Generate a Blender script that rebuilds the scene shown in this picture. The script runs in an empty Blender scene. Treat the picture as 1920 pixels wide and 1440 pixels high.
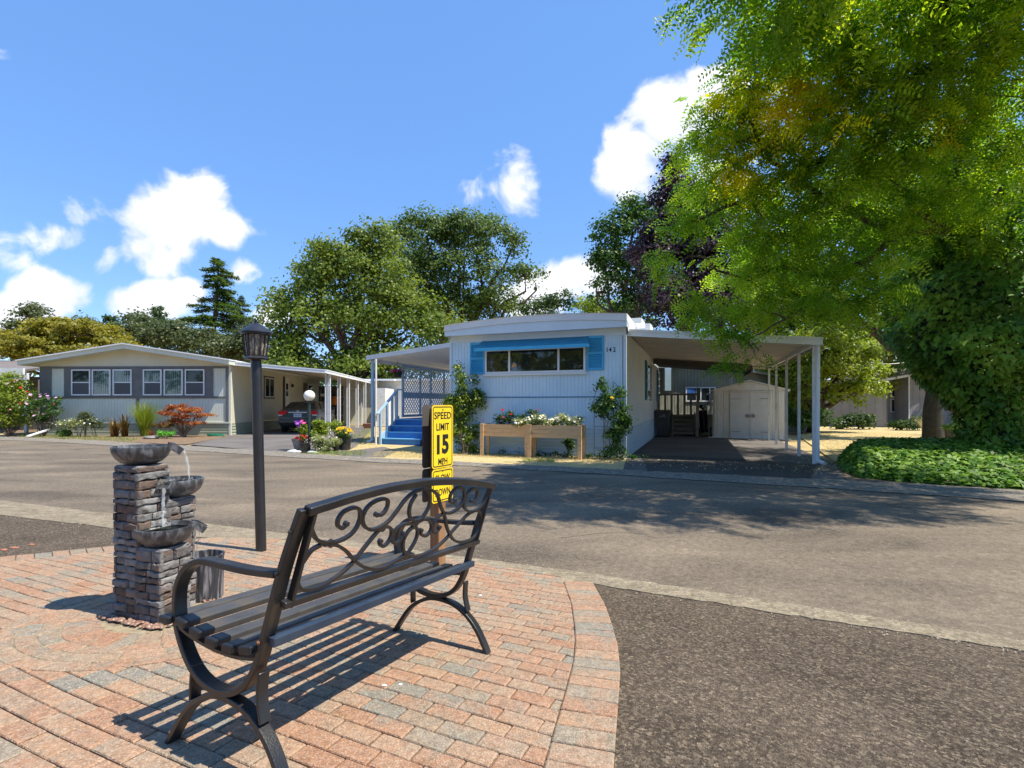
import bpy, math, random
import numpy as np
from mathutils import Vector, Matrix
R = math.radians
random.seed(4)
rng = np.random.default_rng(11)
sc = bpy.context.scene
COL = sc.collection

# ------------------------------------------------------------ camera, sun, sky
F, CX, YH, CH = 940.0, 960.0, 758.0, 1.3          # calibrated from the photograph (pixels at 1920 wide)
cam_d = bpy.data.cameras.new('camera')
cam = bpy.data.objects.new('camera', cam_d)
COL.objects.link(cam)
cam.location = (0, 0, CH)
cam.rotation_euler = (R(90), 0, 0)
cam_d.sensor_width = 36
cam_d.lens = 36 * F / 1920
cam_d.shift_y = (YH - 720) / 1920
cam_d.clip_start = .05
cam_d.clip_end = 2000
sc.camera = cam

SUN = Vector((.95 * math.cos(R(60)), -.31 * math.cos(R(60)), math.sin(R(60)))).normalized()
sd = bpy.data.lights.new('sun', 'SUN')
sd.energy = 4.4
sd.angle = R(.5)
sd.color = (1, .93, .80)
so = bpy.data.objects.new('sun', sd)
COL.objects.link(so)
so.rotation_euler = SUN.to_track_quat('Z', 'Y').to_euler()
so.location = (20, -8, 30)

sc.view_settings.view_transform = 'Standard'
sc.view_settings.look = 'None'
sc.view_settings.gamma = 1
sc.view_settings.exposure = .86

w = bpy.data.worlds.new('World')
sc.world = w
w.use_nodes = True
nt = w.node_tree
N, L = nt.nodes, nt.links
N.clear()


def nd(t, **k):
    n = N.new(t)
    for a, b in k.items():
        setattr(n, a, b)
    return n


def mth(op, a, b=None, c=None):
    n = nd('ShaderNodeMath', operation=op)
    for i, v in enumerate((a, b, c)):
        if v is None:
            continue
        if isinstance(v, (int, float)):
            n.inputs[i].default_value = v
        else:
            L.new(v, n.inputs[i])
    return n.outputs[0]


sky = nd('ShaderNodeTexSky', sky_type='NISHITA')
sky.sun_disc = False
sky.sun_elevation = math.asin(SUN.z)
sky.sun_rotation = math.atan2(SUN.x, SUN.y)
sky.air_density = 1.2
sky.altitude = 2500
sky.dust_density = 0.0
sky.ozone_density = 2.2
tc = nd('ShaderNodeTexCoord')
sep = nd('ShaderNodeSeparateXYZ')
L.new(tc.outputs['Generated'], sep.inputs[0])
yy = mth('MAXIMUM', sep.outputs[1], .02)
gx = mth('DIVIDE', sep.outputs[0], yy)
gz_ = mth('DIVIDE', sep.outputs[2], yy)
comb = nd('ShaderNodeCombineXYZ')
L.new(gx, comb.inputs[0])
L.new(gz_, comb.inputs[1])
noi = nd('ShaderNodeTexNoise')
noi.inputs['Scale'].default_value = 7.5
noi.inputs['Detail'].default_value = 9
noi.inputs['Roughness'].default_value = .56
noi.inputs['Distortion'].default_value = .35
L.new(comb.outputs[0], noi.inputs['Vector'])
noi2 = nd('ShaderNodeTexNoise')
noi2.inputs['Scale'].default_value = 3.2
noi2.inputs['Detail'].default_value = 5
L.new(comb.outputs[0], noi2.inputs['Vector'])
# clouds by direction: centre, radii (in picture units of the calibrated view), density
CL = [(320, 405, 125, 100, 1.0), (300, 470, 95, 65, .95), (420, 425, 105, 45, .8), (85, 550, 95, 65, 1.0), (20, 590, 90, 60, 1.0), (285, 565, 90, 55, 1.0), (350, 545, 60, 35, .8),
      (90, 450, 120, 42, .52), (150, 400, 60, 40, .33), (20, 470, 80, 60, .5), (185, 480, 90, 40, .4),
      (975, 340, 60, 75, .52), (905, 350, 55, 45, .38), (1065, 530, 130, 60, 1.0), (1010, 560, 110, 50, .9),
      (1195, 295, 95, 90, 1.0), (1265, 225, 110, 95, 1.0), (1345, 160, 75, 55, .95), (1290, 330, 120, 90, .9), (470, 515, 50, 30, .4),
      (-30, 100, 90, 30, .6), (1700, 700, 250, 70, .8), (-250, 520, 200, 100, .9), (2200, 300, 200, 120, .8), (500, 590, 60, 40, .6)]
cur = None
for (px, py, rx, ry, dn) in CL:
    a = mth('MULTIPLY_ADD', gx, F / rx, -(px - CX) / rx)
    b = mth('MULTIPLY_ADD', gz_, F / ry, -(YH - py) / ry)
    d2 = mth('ADD', mth('MULTIPLY', a, a), mth('MULTIPLY', b, b))
    m = mth('MULTIPLY', mth('SUBTRACT', 1.0, mth('SQRT', d2)), dn)
    m = mth('MINIMUM', m, dn * .62)
    cur = m if cur is None else mth('MAXIMUM', cur, m)
dens = mth('ADD', cur, mth('MULTIPLY', mth('SUBTRACT', noi.outputs[0], .5), 1.7))
mr = nd('ShaderNodeMapRange', interpolation_type='SMOOTHSTEP')
mr.inputs['From Min'].default_value = .10
mr.inputs['From Max'].default_value = .46
L.new(dens, mr.inputs['Value'])
cc = nd('ShaderNodeValToRGB')
cc.color_ramp.elements[0].position = .35
cc.color_ramp.elements[0].color = (4.2, 4.4, 4.9, 1)
cc.color_ramp.elements[1].position = .62
cc.color_ramp.elements[1].color = (5.3, 5.3, 5.4, 1)
L.new(noi2.outputs[0], cc.inputs[0])
mx = nd('ShaderNodeMix', data_type='RGBA')
L.new(mr.outputs[0], mx.inputs[0])
hs = nd('ShaderNodeHueSaturation')
hs.inputs['Saturation'].default_value = 1.08
hs.inputs['Value'].default_value = 1.25
L.new(sky.outputs[0], hs.inputs['Color'])
mxs = nd('ShaderNodeMix', data_type='RGBA')
mxs.inputs[0].default_value = .62
L.new(hs.outputs[0], mxs.inputs[6])
mxs.inputs[7].default_value = (.74, 1.78, 4.15, 1)
L.new(mxs.outputs[2], mx.inputs[6])
L.new(cc.outputs[0], mx.inputs[7])
bg = nd('ShaderNodeBackground')
bg.inputs[1].default_value = .128
L.new(mx.outputs[2], bg.inputs[0])
wo = nd('ShaderNodeOutputWorld')
L.new(bg.outputs[0], wo.inputs[0])

# ------------------------------------------------------------ the ground model
K0 = np.array([-.27, 4.21])                        # a point on the near kerb; the ground rises from there to the camera
NN = np.array([-.39, -.92]); NN /= np.linalg.norm(NN)
RR = np.array([-NN[1], NN[0]])                     # along the road, to the right
SL = .0766


def gz(x, y):
    t = (np.array([x, y]) - K0) @ NN
    return max(0.0, SL * min(t, 9.0))


def ray(px, py):
    return np.array([(px - CX) / F, 1.0, (YH - py) / F])


def G(px, py):
    D = ray(px, py)
    k = -CH / D[2]
    P = k * D
    if (P[:2] - K0) @ NN > 0:
        k = (CH + SL * (K0 @ NN)) / (SL * (D[:2] @ NN) - D[2])
        P = k * D
    return Vector((P[0], P[1], gz(P[0], P[1])))


def W(px, py, Y):
    D = ray(px, py)
    return Vector((D[0] * Y, Y, CH + D[2] * Y))


class Frame:
    """a vertical building frame: u along the front, v into the depth"""
    def __init__(s, o, eu, ev):
        s.o = Vector(o); s.eu = Vector((eu[0], eu[1], 0)); s.ev = Vector((ev[0], ev[1], 0))

    def p(s, u, v, z=0):
        return s.o + s.eu * u + s.ev * v + Vector((0, 0, z))

    def onv(s, px, py, v):
        D = ray(px, py); q = s.o + s.ev * v
        A = np.array([[s.eu.x, -D[0]], [s.eu.y, -1.0]])
        u, k = np.linalg.solve(A, -np.array([q.x, q.y]))
        return u, CH + D[2] * k

    def onu(s, px, py, u):
        D = ray(px, py); q = s.o + s.eu * u
        A = np.array([[s.ev.x, -D[0]], [s.ev.y, -1.0]])
        v, k = np.linalg.solve(A, -np.array([q.x, q.y]))
        return v, CH + D[2] * k


# ------------------------------------------------------------ things, parts, tags
def tag(o, label=None, cat=None, group=None, kind=None):
    if label: o['label'] = label
    if cat: o['category'] = cat
    if group: o['group'] = group
    if kind: o['kind'] = kind
    return o


def thing(name, label, cat, loc=(0, 0, 0), rz=0, group=None):
    o = bpy.data.objects.new(name, None)
    o.empty_display_size = .1
    COL.objects.link(o)
    o.location = loc
    o.rotation_euler = (0, 0, rz)
    o['W'] = 1
    del o['W']
    return tag(o, label, cat, group)


def wmat(o):
    m = Matrix.Translation(o.location) @ o.rotation_euler.to_matrix().to_4x4() @ Matrix.Diagonal(o.scale).to_4x4()
    return wmat(o.parent) @ m if o.parent else m


def kids(o):
    return [c for c in bpy.data.objects if c.parent == o]


def copy_tree(o, loc=None, rz=None, label=None, scale=None, parent=None):
    c = o.copy()
    COL.objects.link(c)
    c.parent = parent
    if loc is not None: c.location = loc
    if rz is not None: c.rotation_euler.z = rz
    if scale is not None: c.scale = (scale,) * 3 if isinstance(scale, (int, float)) else scale
    if label: c['label'] = label
    for k in kids(o):
        copy_tree(k, parent=c)
    return c


class MB:
    def __init__(s):
        s.v = []; s.f = []; s.r = []; s.m = []

    def add(s, vs, fs, rnd=None, m=0):
        b = len(s.v)
        s.v += [tuple(v) for v in vs]
        for f in fs:
            s.f.append(tuple(b + i for i in f)); s.r.append(random.random() if rnd is None else rnd); s.m.append(m)
        return s

    def box(s, a, b, fn=None, rnd=None, m=0):
        """axis box from corner a to corner b, mapped by fn"""
        x0, y0, z0 = a; x1, y1, z1 = b
        vs = [(x0, y0, z0), (x1, y0, z0), (x1, y1, z0), (x0, y1, z0), (x0, y0, z1), (x1, y0, z1), (x1, y1, z1), (x0, y1, z1)]
        if fn: vs = [fn(*v) for v in vs]
        fs = [(0, 3, 2, 1), (4, 5, 6, 7), (0, 1, 5, 4), (1, 2, 6, 5), (2, 3, 7, 6), (3, 0, 4, 7)]
        return s.add(vs, fs, random.random() if rnd is None else rnd, m)

    def hexa(s, lo, hi, rnd=None, m=0):
        """prism between two rings of points with equal count"""
        n = len(lo)
        fs = [tuple(range(n))[::-1], tuple(range(n, 2 * n))] + [(i, (i + 1) % n, n + (i + 1) % n, n + i) for i in range(n)]
        return s.add(list(lo) + list(hi), fs, random.random() if rnd is None else rnd, m)

    def bar(s, path, side, w, t, closed=False, rnd=None, m=0):
        """rectangular bar swept along path; side = constant width direction"""
        side = Vector(side).normalized(); n = len(path); P = [Vector(p) for p in path]; vs = []
        for i in range(n):
            if closed: tg = P[(i + 1) % n] - P[i - 1]
            else: tg = P[min(i + 1, n - 1)] - P[max(i - 1, 0)]
            tg.normalize(); nn = tg.cross(side).normalized()
            for a, b in ((-1, -1), (1, -1), (1, 1), (-1, 1)):
                vs.append(P[i] + side * (a * w / 2) + nn * (b * t / 2))
        fs = []
        for i in range(n if closed else n - 1):
            j = (i + 1) % n
            for k in range(4):
                fs.append((4 * i + k, 4 * i + (k + 1) % 4, 4 * j + (k + 1) % 4, 4 * j + k))
        if not closed: fs += [(3, 2, 1, 0), tuple(4 * (n - 1) + k for k in range(4))]
        return s.add(vs, fs, rnd, m)

    def tube(s, path, rad, n=8, rnd=None, m=0, cap=True):
        P = [Vector(p) for p in path]; k = len(P)
        if isinstance(rad, (int, float)): rad = [rad] * k
        vs = []; ref = Vector((.3, .2, 1)).normalized()
        for i in range(k):
            tg = (P[min(i + 1, k - 1)] - P[max(i - 1, 0)]).normalized()
            if abs(tg.dot(ref)) > .95: rf = Vector((1, .1, 0))
            else: rf = ref
            a = tg.cross(rf).normalized(); b = tg.cross(a)
            for j in range(n):
                th = 2 * math.pi * j / n
                vs.append(P[i] + (a * math.cos(th) + b * math.sin(th)) * rad[i])
        fs = [(i * n + j, i * n + (j + 1) % n, (i + 1) * n + (j + 1) % n, (i + 1) * n + j) for i in range(k - 1) for j in range(n)]
        if cap: fs += [tuple(range(n))[::-1], tuple((k - 1) * n + j for j in range(n))]
        return s.add(vs, fs, rnd, m)

    def lathe(s, prof, c=(0, 0, 0), n=24, rnd=None, m=0, sx=1, sy=1, a0=0):
        vs = []; k = len(prof)
        for r_, z in prof:
            for j in range(n):
                th = 2 * math.pi * j / n + a0
                vs.append((c[0] + r_ * sx * math.cos(th), c[1] + r_ * sy * math.sin(th), c[2] + z))
        fs = [(i * n + j, i * n + (j + 1) % n, (i + 1) * n + (j + 1) % n, (i + 1) * n + j) for i in range(k - 1) for j in range(n)]
        if prof[0][0] > 1e-4: fs.append(tuple(range(n))[::-1])
        if prof[-1][0] > 1e-4: fs.append(tuple((k - 1) * n + j for j in range(n)))
        return s.add(vs, fs, rnd, m)

    def build(s, name, mats, parent=None, smooth=False, label=None, world=False, bevel=0, kind=None):
        """world=True: vertices are given in world space and are moved into the parent's space"""
        vs = s.v
        if world and parent is not None:
            im = wmat(parent).inverted()
            vs = [im @ Vector(v) for v in vs]
        me = bpy.data.meshes.new(name)
        me.from_pydata([tuple(v) for v in vs], [], s.f)
        if not isinstance(mats, (list, tuple)): mats = [mats]
        for q in mats: me.materials.append(q)
        me.polygons.foreach_set('material_index', s.m)
        at = me.attributes.new('rnd', 'FLOAT', 'FACE')
        at.data.foreach_set('value', s.r)
        if smooth:
            me.polygons.foreach_set('use_smooth', [True] * len(me.polygons))
            me.set_sharp_from_angle(angle=R(38))
        me.update()
        o = bpy.data.objects.new(name, me)
        COL.objects.link(o)
        if parent is not None: o.parent = parent
        if bevel:
            b = o.modifiers.new('bevel', 'BEVEL'); b.width = bevel; b.segments = 2; b.limit_method = 'ANGLE'; b.angle_limit = R(50)
        if label: o['label'] = label
        if kind: o['kind'] = kind
        return o


def crom(pts, per=5, closed=False):
    P = [Vector(p) for p in pts]; n = len(P); out = []
    rngi = range(n if closed else n - 1)
    for i in rngi:
        p0 = P[i - 1] if (i > 0 or closed) else P[0]; p1 = P[i]; p2 = P[(i + 1) % n]
        p3 = P[(i + 2) % n] if (closed or i + 2 < n) else P[-1]
        for k in range(per):
            t = k / per
            out.append(.5 * ((2 * p1) + (p2 - p0) * t + (2 * p0 - 5 * p1 + 4 * p2 - p3) * t * t + (3 * p1 - p0 - 3 * p2 + p3) * t ** 3))
    if not closed: out.append(P[-1])
    return out


# ------------------------------------------------------------ materials
def mat(name, cols, scale=4, rough=.7, bump=0, bscale=60, metal=0, spec=.5, stretch=(1, 1, 1), attr=False, attr_mix=.0,
        trans=0, detail=6, sharp=.18, bstretch=None, coat=0, dist=0.0):
    """principled material; colour from a ramp over noise, or over the per-face random value (attr)"""
    m = bpy.data.materials.new(name); m.use_nodes = True
    t = m.node_tree; n = t.nodes; l = t.links
    b = n['Principled BSDF']
    b.inputs['Roughness'].default_value = rough
    b.inputs['Metallic'].default_value = metal
    b.inputs['Specular IOR Level'].default_value = spec
    b.inputs['Coat Weight'].default_value = coat
    if not isinstance(cols[0], (tuple, list)): cols = [cols]
    tcn = n.new('ShaderNodeTexCoord'); mp = n.new('ShaderNodeMapping'); mp.inputs['Scale'].default_value = stretch
    l.new(tcn.outputs['Object'], mp.inputs[0])
    if len(cols) > 1:
        rp = n.new('ShaderNodeValToRGB'); e = rp.color_ramp.elements
        while len(e) < len(cols): e.new(.5)
        for i, c in enumerate(cols):
            e[i].position = i / (len(cols) - 1) if attr else .5 + (i / (len(cols) - 1) - .5) * 2 * sharp
            e[i].color = (*c, 1)
        nz = n.new('ShaderNodeTexNoise'); nz.inputs['Scale'].default_value = scale; nz.inputs['Detail'].default_value = detail
        nz.inputs['Distortion'].default_value = dist
        l.new(mp.outputs[0], nz.inputs['Vector'])
        if attr:
            at = n.new('ShaderNodeAttribute'); at.attribute_name = 'rnd'
            if attr_mix:
                mm = n.new('ShaderNodeMath'); mm.operation = 'MULTIPLY_ADD'; mm.inputs[1].default_value = attr_mix * 2; mm.inputs[2].default_value = -attr_mix
                l.new(nz.outputs[0], mm.inputs[0])
                ad = n.new('ShaderNodeMath'); ad.operation = 'ADD'; ad.use_clamp = True
                l.new(at.outputs['Fac'], ad.inputs[0]); l.new(mm.outputs[0], ad.inputs[1])
                l.new(ad.outputs[0], rp.inputs[0])
            else: l.new(at.outputs['Fac'], rp.inputs[0])
        else: l.new(nz.outputs[0], rp.inputs[0])
        l.new(rp.outputs[0], b.inputs['Base Color'])
        csock = rp.outputs[0]
    else:
        b.inputs['Base Color'].default_value = (*cols[0], 1); csock = None
    if bump:
        n2 = n.new('ShaderNodeTexNoise'); n2.inputs['Scale'].default_value = bscale; n2.inputs['Detail'].default_value = 5
        l.new(mp.outputs[0], n2.inputs['Vector'])
        bp = n.new('ShaderNodeBump'); bp.inputs['Strength'].default_value = bump; bp.inputs['Distance'].default_value = .02
        l.new(n2.outputs[0], bp.inputs['Height']); l.new(bp.outputs[0], b.inputs['Normal'])
    if trans:
        tr = n.new('ShaderNodeBsdfTranslucent'); ms = n.new('ShaderNodeMixShader'); ms.inputs[0].default_value = trans
        if csock:
            hv = n.new('ShaderNodeHueSaturation'); hv.inputs['Value'].default_value = 1.5; hv.inputs['Saturation'].default_value = 1.05
            l.new(csock, hv.inputs['Color']); l.new(hv.outputs[0], tr.inputs[0])
        else: tr.inputs[0].default_value = (*[min(1, c * 1.5) for c in cols[0]], 1)
        l.new(b.outputs[0], ms.inputs[1]); l.new(tr.outputs[0], ms.inputs[2]); l.new(ms.outputs[0], n['Material Output'].inputs[0])
    m.diffuse_color = (*cols[0][:3], 1)
    return m


def leafmat(name, *cols, trans=.45, rough=.42):
    return mat(name, list(cols), attr=True, rough=rough, trans=trans, spec=.35, attr_mix=.25, scale=.8)


def asphalt(name, cols, speck, scale=1.2, stretch=(1, 1, 1), vs=140, spk=.35, bump=.35, big=.35):
    m = mat(name, cols, scale=scale, rough=.9, bump=bump, bscale=160, stretch=stretch, spec=.25, sharp=.2, dist=.6)
    return speckle(m, speck, vs, spk, big)


def speckle(m, speck, vs=140, spk=.35, big=.35, grain=.22):
    t = m.node_tree; n = t.nodes; l = t.links; b = n['Principled BSDF']
    src = b.inputs['Base Color'].links[0].from_socket
    tcn = n.new('ShaderNodeTexCoord')
    vo = n.new('ShaderNodeTexVoronoi'); vo.inputs['Scale'].default_value = vs
    l.new(tcn.outputs['Object'], vo.inputs['Vector'])
    sp = n.new('ShaderNodeSeparateColor'); l.new(vo.outputs['Color'], sp.inputs[0])
    gt = n.new('ShaderNodeMapRange'); gt.inputs['From Min'].default_value = .45; gt.inputs['From Max'].default_value = 1.0
    gt.inputs['To Max'].default_value = spk
    l.new(sp.outputs[0], gt.inputs['Value'])
    mxx = n.new('ShaderNodeMix'); mxx.data_type = 'RGBA'; l.new(gt.outputs[0], mxx.inputs[0])
    l.new(src, mxx.inputs[6]) if False else None; late = mxx; mxx.inputs[7].default_value = (*speck, 1)
    # mid-scale grain and worn patches
    tn = n.new('ShaderNodeTexNoise'); tn.inputs['Scale'].default_value = vs / 5; tn.inputs['Detail'].default_value = 4; l.new(tcn.outputs['Object'], tn.inputs['Vector'])
    tr_ = n.new('ShaderNodeMapRange'); tr_.inputs['From Min'].default_value = .3; tr_.inputs['From Max'].default_value = .7; tr_.inputs['To Min'].default_value = 1 - grain; tr_.inputs['To Max'].default_value = 1 + grain
    l.new(tn.outputs[0], tr_.inputs['Value'])
    vm = n.new('ShaderNodeVectorMath'); vm.operation = 'SCALE'; l.new(src, vm.inputs[0]); l.new(tr_.outputs[0], vm.inputs['Scale']); src = vm.outputs[0]
    # darker binder between the stones
    mul = n.new('ShaderNodeMix'); mul.data_type = 'RGBA'; mul.blend_type = 'MULTIPLY'
    g2 = n.new('ShaderNodeMapRange'); g2.inputs['From Min'].default_value = 0; g2.inputs['From Max'].default_value = .5
    g2.inputs['To Min'].default_value = 1.15; g2.inputs['To Max'].default_value = .55
    l.new(sp.outputs[1], g2.inputs['Value'])
    mul.inputs[0].default_value = big
    l.new(mxx.outputs[2], mul.inputs[6])
    l.new(src, late.inputs[6])
    cb = n.new('ShaderNodeCombineColor')
    for i in range(3): l.new(g2.outputs[0], cb.inputs[i])
    l.new(cb.outputs[0], mul.inputs[7])
    l.new(mul.outputs[2], b.inputs['Base Color'])
    return m


def glassmat(name, tint=(.02, .03, .03), refl=.12, see=.0):
    m = bpy.data.materials.new(name); m.use_nodes = True
    t = m.node_tree; n = t.nodes; l = t.links; b = n['Principled BSDF']
    b.inputs['Base Color'].default_value = (*tint, 1); b.inputs['Roughness'].default_value = .03
    b.inputs['Specular IOR Level'].default_value = .6
    if see:
        tr = n.new('ShaderNodeBsdfTransparent'); tr.inputs[0].default_value = (.85, .93, .92, 1)
        ms = n.new('ShaderNodeMixShader')
        fr = n.new('ShaderNodeFresnel'); fr.inputs[0].default_value = 1.6
        mm = n.new('ShaderNodeMath'); mm.operation = 'MULTIPLY_ADD'; mm.use_clamp = True
        mm.inputs[1].default_value = 1.0; mm.inputs[2].default_value = 1 - see
        l.new(fr.outputs[0], mm.inputs[0]); l.new(mm.outputs[0], ms.inputs[0])
        gl = n.new('ShaderNodeBsdfGlossy'); gl.inputs['Roughness'].default_value = .03
        l.new(tr.outputs[0], ms.inputs[1]); l.new(gl.outputs[0], ms.inputs[2]); l.new(ms.outputs[0], n['Material Output'].inputs[0])
    return m


M = {}
M['blackmetal'] = mat('black_metal', [(.007, .008, .009), (.015, .015, .016), (.035, .028, .02)], scale=7, rough=.36, bump=.12, bscale=180, spec=.6, sharp=.22)
M['slat'] = mat('slat_paint', [(.035, .036, .038), (.058, .057, .056), (.09, .072, .05)], scale=4, rough=.48, bump=.1, bscale=150, sharp=.25, stretch=(3, 3, 3))
M['cap'] = mat('black_plastic', [(.008, .009, .011), (.014, .014, .016)], rough=.45)
M['rust'] = mat('rust', [(.22, .10, .03), (.12, .06, .03)], rough=.9, scale=30)
M['lampblack'] = mat('lamp_black', [(.012, .013, .017), (.022, .022, .026)], rough=.35, scale=8, bump=.05, bscale=60, spec=.6)
M['white'] = mat('white_paint', [(.70, .72, .74), (.78, .79, .80)], rough=.45, scale=3)
M['whitedirty'] = mat('white_paint_aged', [(.62, .61, .57), (.74, .74, .72), (.50, .47, .42)], rough=.55, scale=5, sharp=.3)
M['pale'] = mat('pale_blue_siding', [(.55, .71, .83), (.61, .76, .87), (.58, .74, .85)], rough=.5, scale=1.6, bump=.03, bscale=20)
M['palewhite'] = mat('pale_blue_white', [(.60, .70, .78), (.66, .75, .82)], rough=.5, scale=2)
M['sideblue'] = mat('side_siding', [(.64, .69, .70), (.71, .76, .77)], rough=.55, scale=1.2)
M['skirt'] = mat('skirting', [(.46, .60, .69), (.52, .65, .74)], rough=.55, scale=3)
M['bright'] = mat('bright_blue_paint', [(.04, .37, .66), (.06, .43, .72)], rough=.45, scale=3)
M['teal'] = mat('teal_blue_paint', [(.03, .20, .32), (.045, .24, .36)], spec=.2, rough=.6, scale=3)
M['stripe'] = mat('dark_blue_trim', [(.05, .19, .34)], rough=.5)
M['stepblue'] = mat('step_blue', [(.015, .14, .40), (.025, .18, .46)], rough=.55, scale=4, bump=.05)
M['steplight'] = mat('step_edge_blue', [(.12, .35, .60)], rough=.6)
M['rail'] = mat('rail_blue_grey', [(.30, .44, .56), (.36, .50, .62)], rough=.5, scale=3)
M['ceil'] = mat('carport_underside', [(.60, .52, .43), (.70, .62, .52)], rough=.6, scale=2)
M['roofw'] = mat('roof_white', [(.66, .67, .68), (.76, .77, .78)], rough=.5, scale=1.5)
M['cream'] = mat('cream_siding', [(.60, .62, .52), (.66, .68, .58)], rough=.6, scale=1.2)
M['creamside'] = mat('cream_side', [(.60, .56, .41), (.66, .62, .47)], rough=.6, scale=1.2)
M['greenskirt'] = mat('skirt_green', [(.30, .34, .25), (.36, .40, .30)], rough=.6, scale=2)
M['greytrim'] = mat('grey_trim', [(.12, .118, .118), (.15, .148, .148)], rough=.6, scale=4)
M['curtain'] = mat('curtain', [(.30, .40, .40), (.42, .52, .50)], rough=.9, scale=6, stretch=(3, 3, .3))
M['dark'] = mat('dark_interior', [(.012, .014, .016)], rough=.9)
M['screen'] = mat('insect_screen', [(.07, .075, .085)], rough=.6)
M['glass'] = glassmat('window_glass')
M['glasssee'] = glassmat('clear_window_glass', see=.93)
M['shingle'] = mat('shingle', [(.13, .11, .10), (.20, .17, .16)], rough=.9, scale=9, bump=.3, bscale=40)
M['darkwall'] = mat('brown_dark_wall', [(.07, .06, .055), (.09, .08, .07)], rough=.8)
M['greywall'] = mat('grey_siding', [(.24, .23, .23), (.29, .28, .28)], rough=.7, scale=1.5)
M['olive'] = mat('olive_grey_siding', [(.20, .21, .17), (.25, .26, .21)], rough=.7, scale=1.5)
M['shed'] = mat('shed_metal', [(0.726, 0.704, 0.660), (0.836, 0.814, 0.770), (0.660, 0.627, 0.572)], rough=.5, scale=2.2, sharp=.3)
M['wood'] = mat('cedar_wood', [(.52, .30, .13), (.66, .42, .21), (.44, .24, .10)], rough=.75, scale=7, stretch=(.25, 1, 3), bump=.15, bscale=60, sharp=.3)
M['postwood'] = mat('weathered_post', [(.10, .05, .028), (.25, .13, .06), (.34, .19, .09)], rough=.85, scale=14, stretch=(2, 2, .12), bump=.3, bscale=60, sharp=.3)
M['greywood'] = mat('grey_deck_wood', [(.22, .195, .165), (.30, .27, .23)], rough=.85, scale=7)
M['mossbark'] = mat('mossy_dark_bark', [(.02, .017, .012), (.045, .04, .022)], scale=9, rough=.95, bump=.6, bscale=18)
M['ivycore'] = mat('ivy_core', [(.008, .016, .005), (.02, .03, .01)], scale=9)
M['bark'] = mat('bark', [(.05, .034, .024), (.12, .085, .06)], rough=.95, scale=9, stretch=(1, 1, .3), bump=.6, bscale=18)
M['yellow'] = mat('sign_yellow', [(.80, .56, .012), (.84, .60, .02)], rough=.4, scale=6)
M['signblack'] = mat('sign_black', [(.012, .011, .01)], rough=.5)
M['signback'] = mat('sign_back', [(.10, .095, .09), (.13, .12, .11)], rough=.5, scale=8, metal=.3)
M['stone'] = mat('stacked_stone', [(0.066, 0.055, 0.049), (0.133, 0.086, 0.064), (0.109, 0.102, 0.099), (0.187, 0.184, 0.181), (0.117, 0.114, 0.117), (0.203, 0.149, 0.117), (0.156, 0.153, 0.159), (0.250, 0.243, 0.235), (0.086, 0.074, 0.068), (0.140, 0.137, 0.140)], attr=True, attr_mix=.3,
                 scale=16, rough=.85, bump=.55, bscale=45)
M['mortar'] = mat('mortar', [(.04, .035, .032)], rough=.95)
M['bowl'] = mat('bowl_dark', [(.018, .018, .021), (.05, .052, .058), (.17, .175, .19)], scale=22, rough=.34, bump=.15, bscale=60, sharp=.2, stretch=(1, 1, .5), dist=1.2)
M['potstreak'] = mat('streaked_pot', [(.012, .012, .015), (.035, .035, .042), (.26, .26, .29)], scale=60, rough=.6, sharp=.2, stretch=(1, 1, .10), bump=.15)
M['brick'] = mat('paver_bricks', [(0.320, 0.164, 0.094), (0.359, 0.201, 0.121), (0.301, 0.212, 0.143), (0.339, 0.180, 0.105), (0.242, 0.212, 0.160), (0.378, 0.223, 0.132), (0.310, 0.228, 0.154), (0.213, 0.201, 0.165), (0.359, 0.196, 0.116), (0.330, 0.239, 0.165), (0.369, 0.217, 0.132), (0.262, 0.217, 0.160)],
                 attr=True, attr_mix=.14, scale=9, rough=.93, bump=.5, bscale=170, spec=.2)
speckle(M['brick'], (.60, .52, .42), 210, .38, .3)
M['sand'] = mat('joint_sand', [(.20, .16, .11), (.33, .27, .17), (.10, .085, .06)], scale=14, rough=1, bump=.4, bscale=200)
M['concrete'] = asphalt('kerb_concrete', [(.25, .205, .14), (.34, .285, .20), (.29, .24, .165)], (.12, .09, .06), scale=5, vs=60, spk=.5, bump=.6, big=.5)
M['gravelkerb'] = asphalt('kerb_aggregate', [(.26, .235, .20), (.36, .32, .26), (.30, .27, .22)], (.10, .09, .08), scale=5, vs=45, spk=.7, bump=.8, big=.7)
M['road'] = asphalt('road_asphalt', [(.10, .08, .06), (.155, .124, .092), (.195, .156, .113), (.26, .205, .146)], (.36, .30, .22), scale=1.3, stretch=(.4, 1.0, 1), vs=90, spk=.3, bump=.5, big=.5)
M['lot'] = asphalt('coarse_asphalt', [(.08, .058, .04), (.11, .082, .057), (.14, .105, .075)], (.42, .33, .23), scale=1.6, vs=95, spk=.5, bump=.8, big=.85)
M['drive'] = asphalt('driveway_asphalt', [(.12, .108, .10), (.155, .14, .13), (.19, .172, .158)], (.26, .23, .20), scale=.7, vs=110, spk=.25, big=.4)
M['patch'] = asphalt('patched_asphalt', [(.06, .055, .05), (.085, .078, .07)], (.16, .14, .12), scale=1.5, vs=120, spk=.25, big=.5)
M['earth'] = mat('dry_ground', [(.20, .15, .085), (.36, .27, .13), (.46, .345, .16), (.27, .215, .10)], scale=1.3, rough=1, bump=.5, bscale=60, sharp=.25, detail=9)
M['drylawn'] = mat('dry_lawn', [(.36, .27, .13), (.52, .40, .19), (.42, .33, .15), (.60, .46, .23)], scale=2.6, rough=1, bump=.5, bscale=90, sharp=.25, detail=9)
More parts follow.
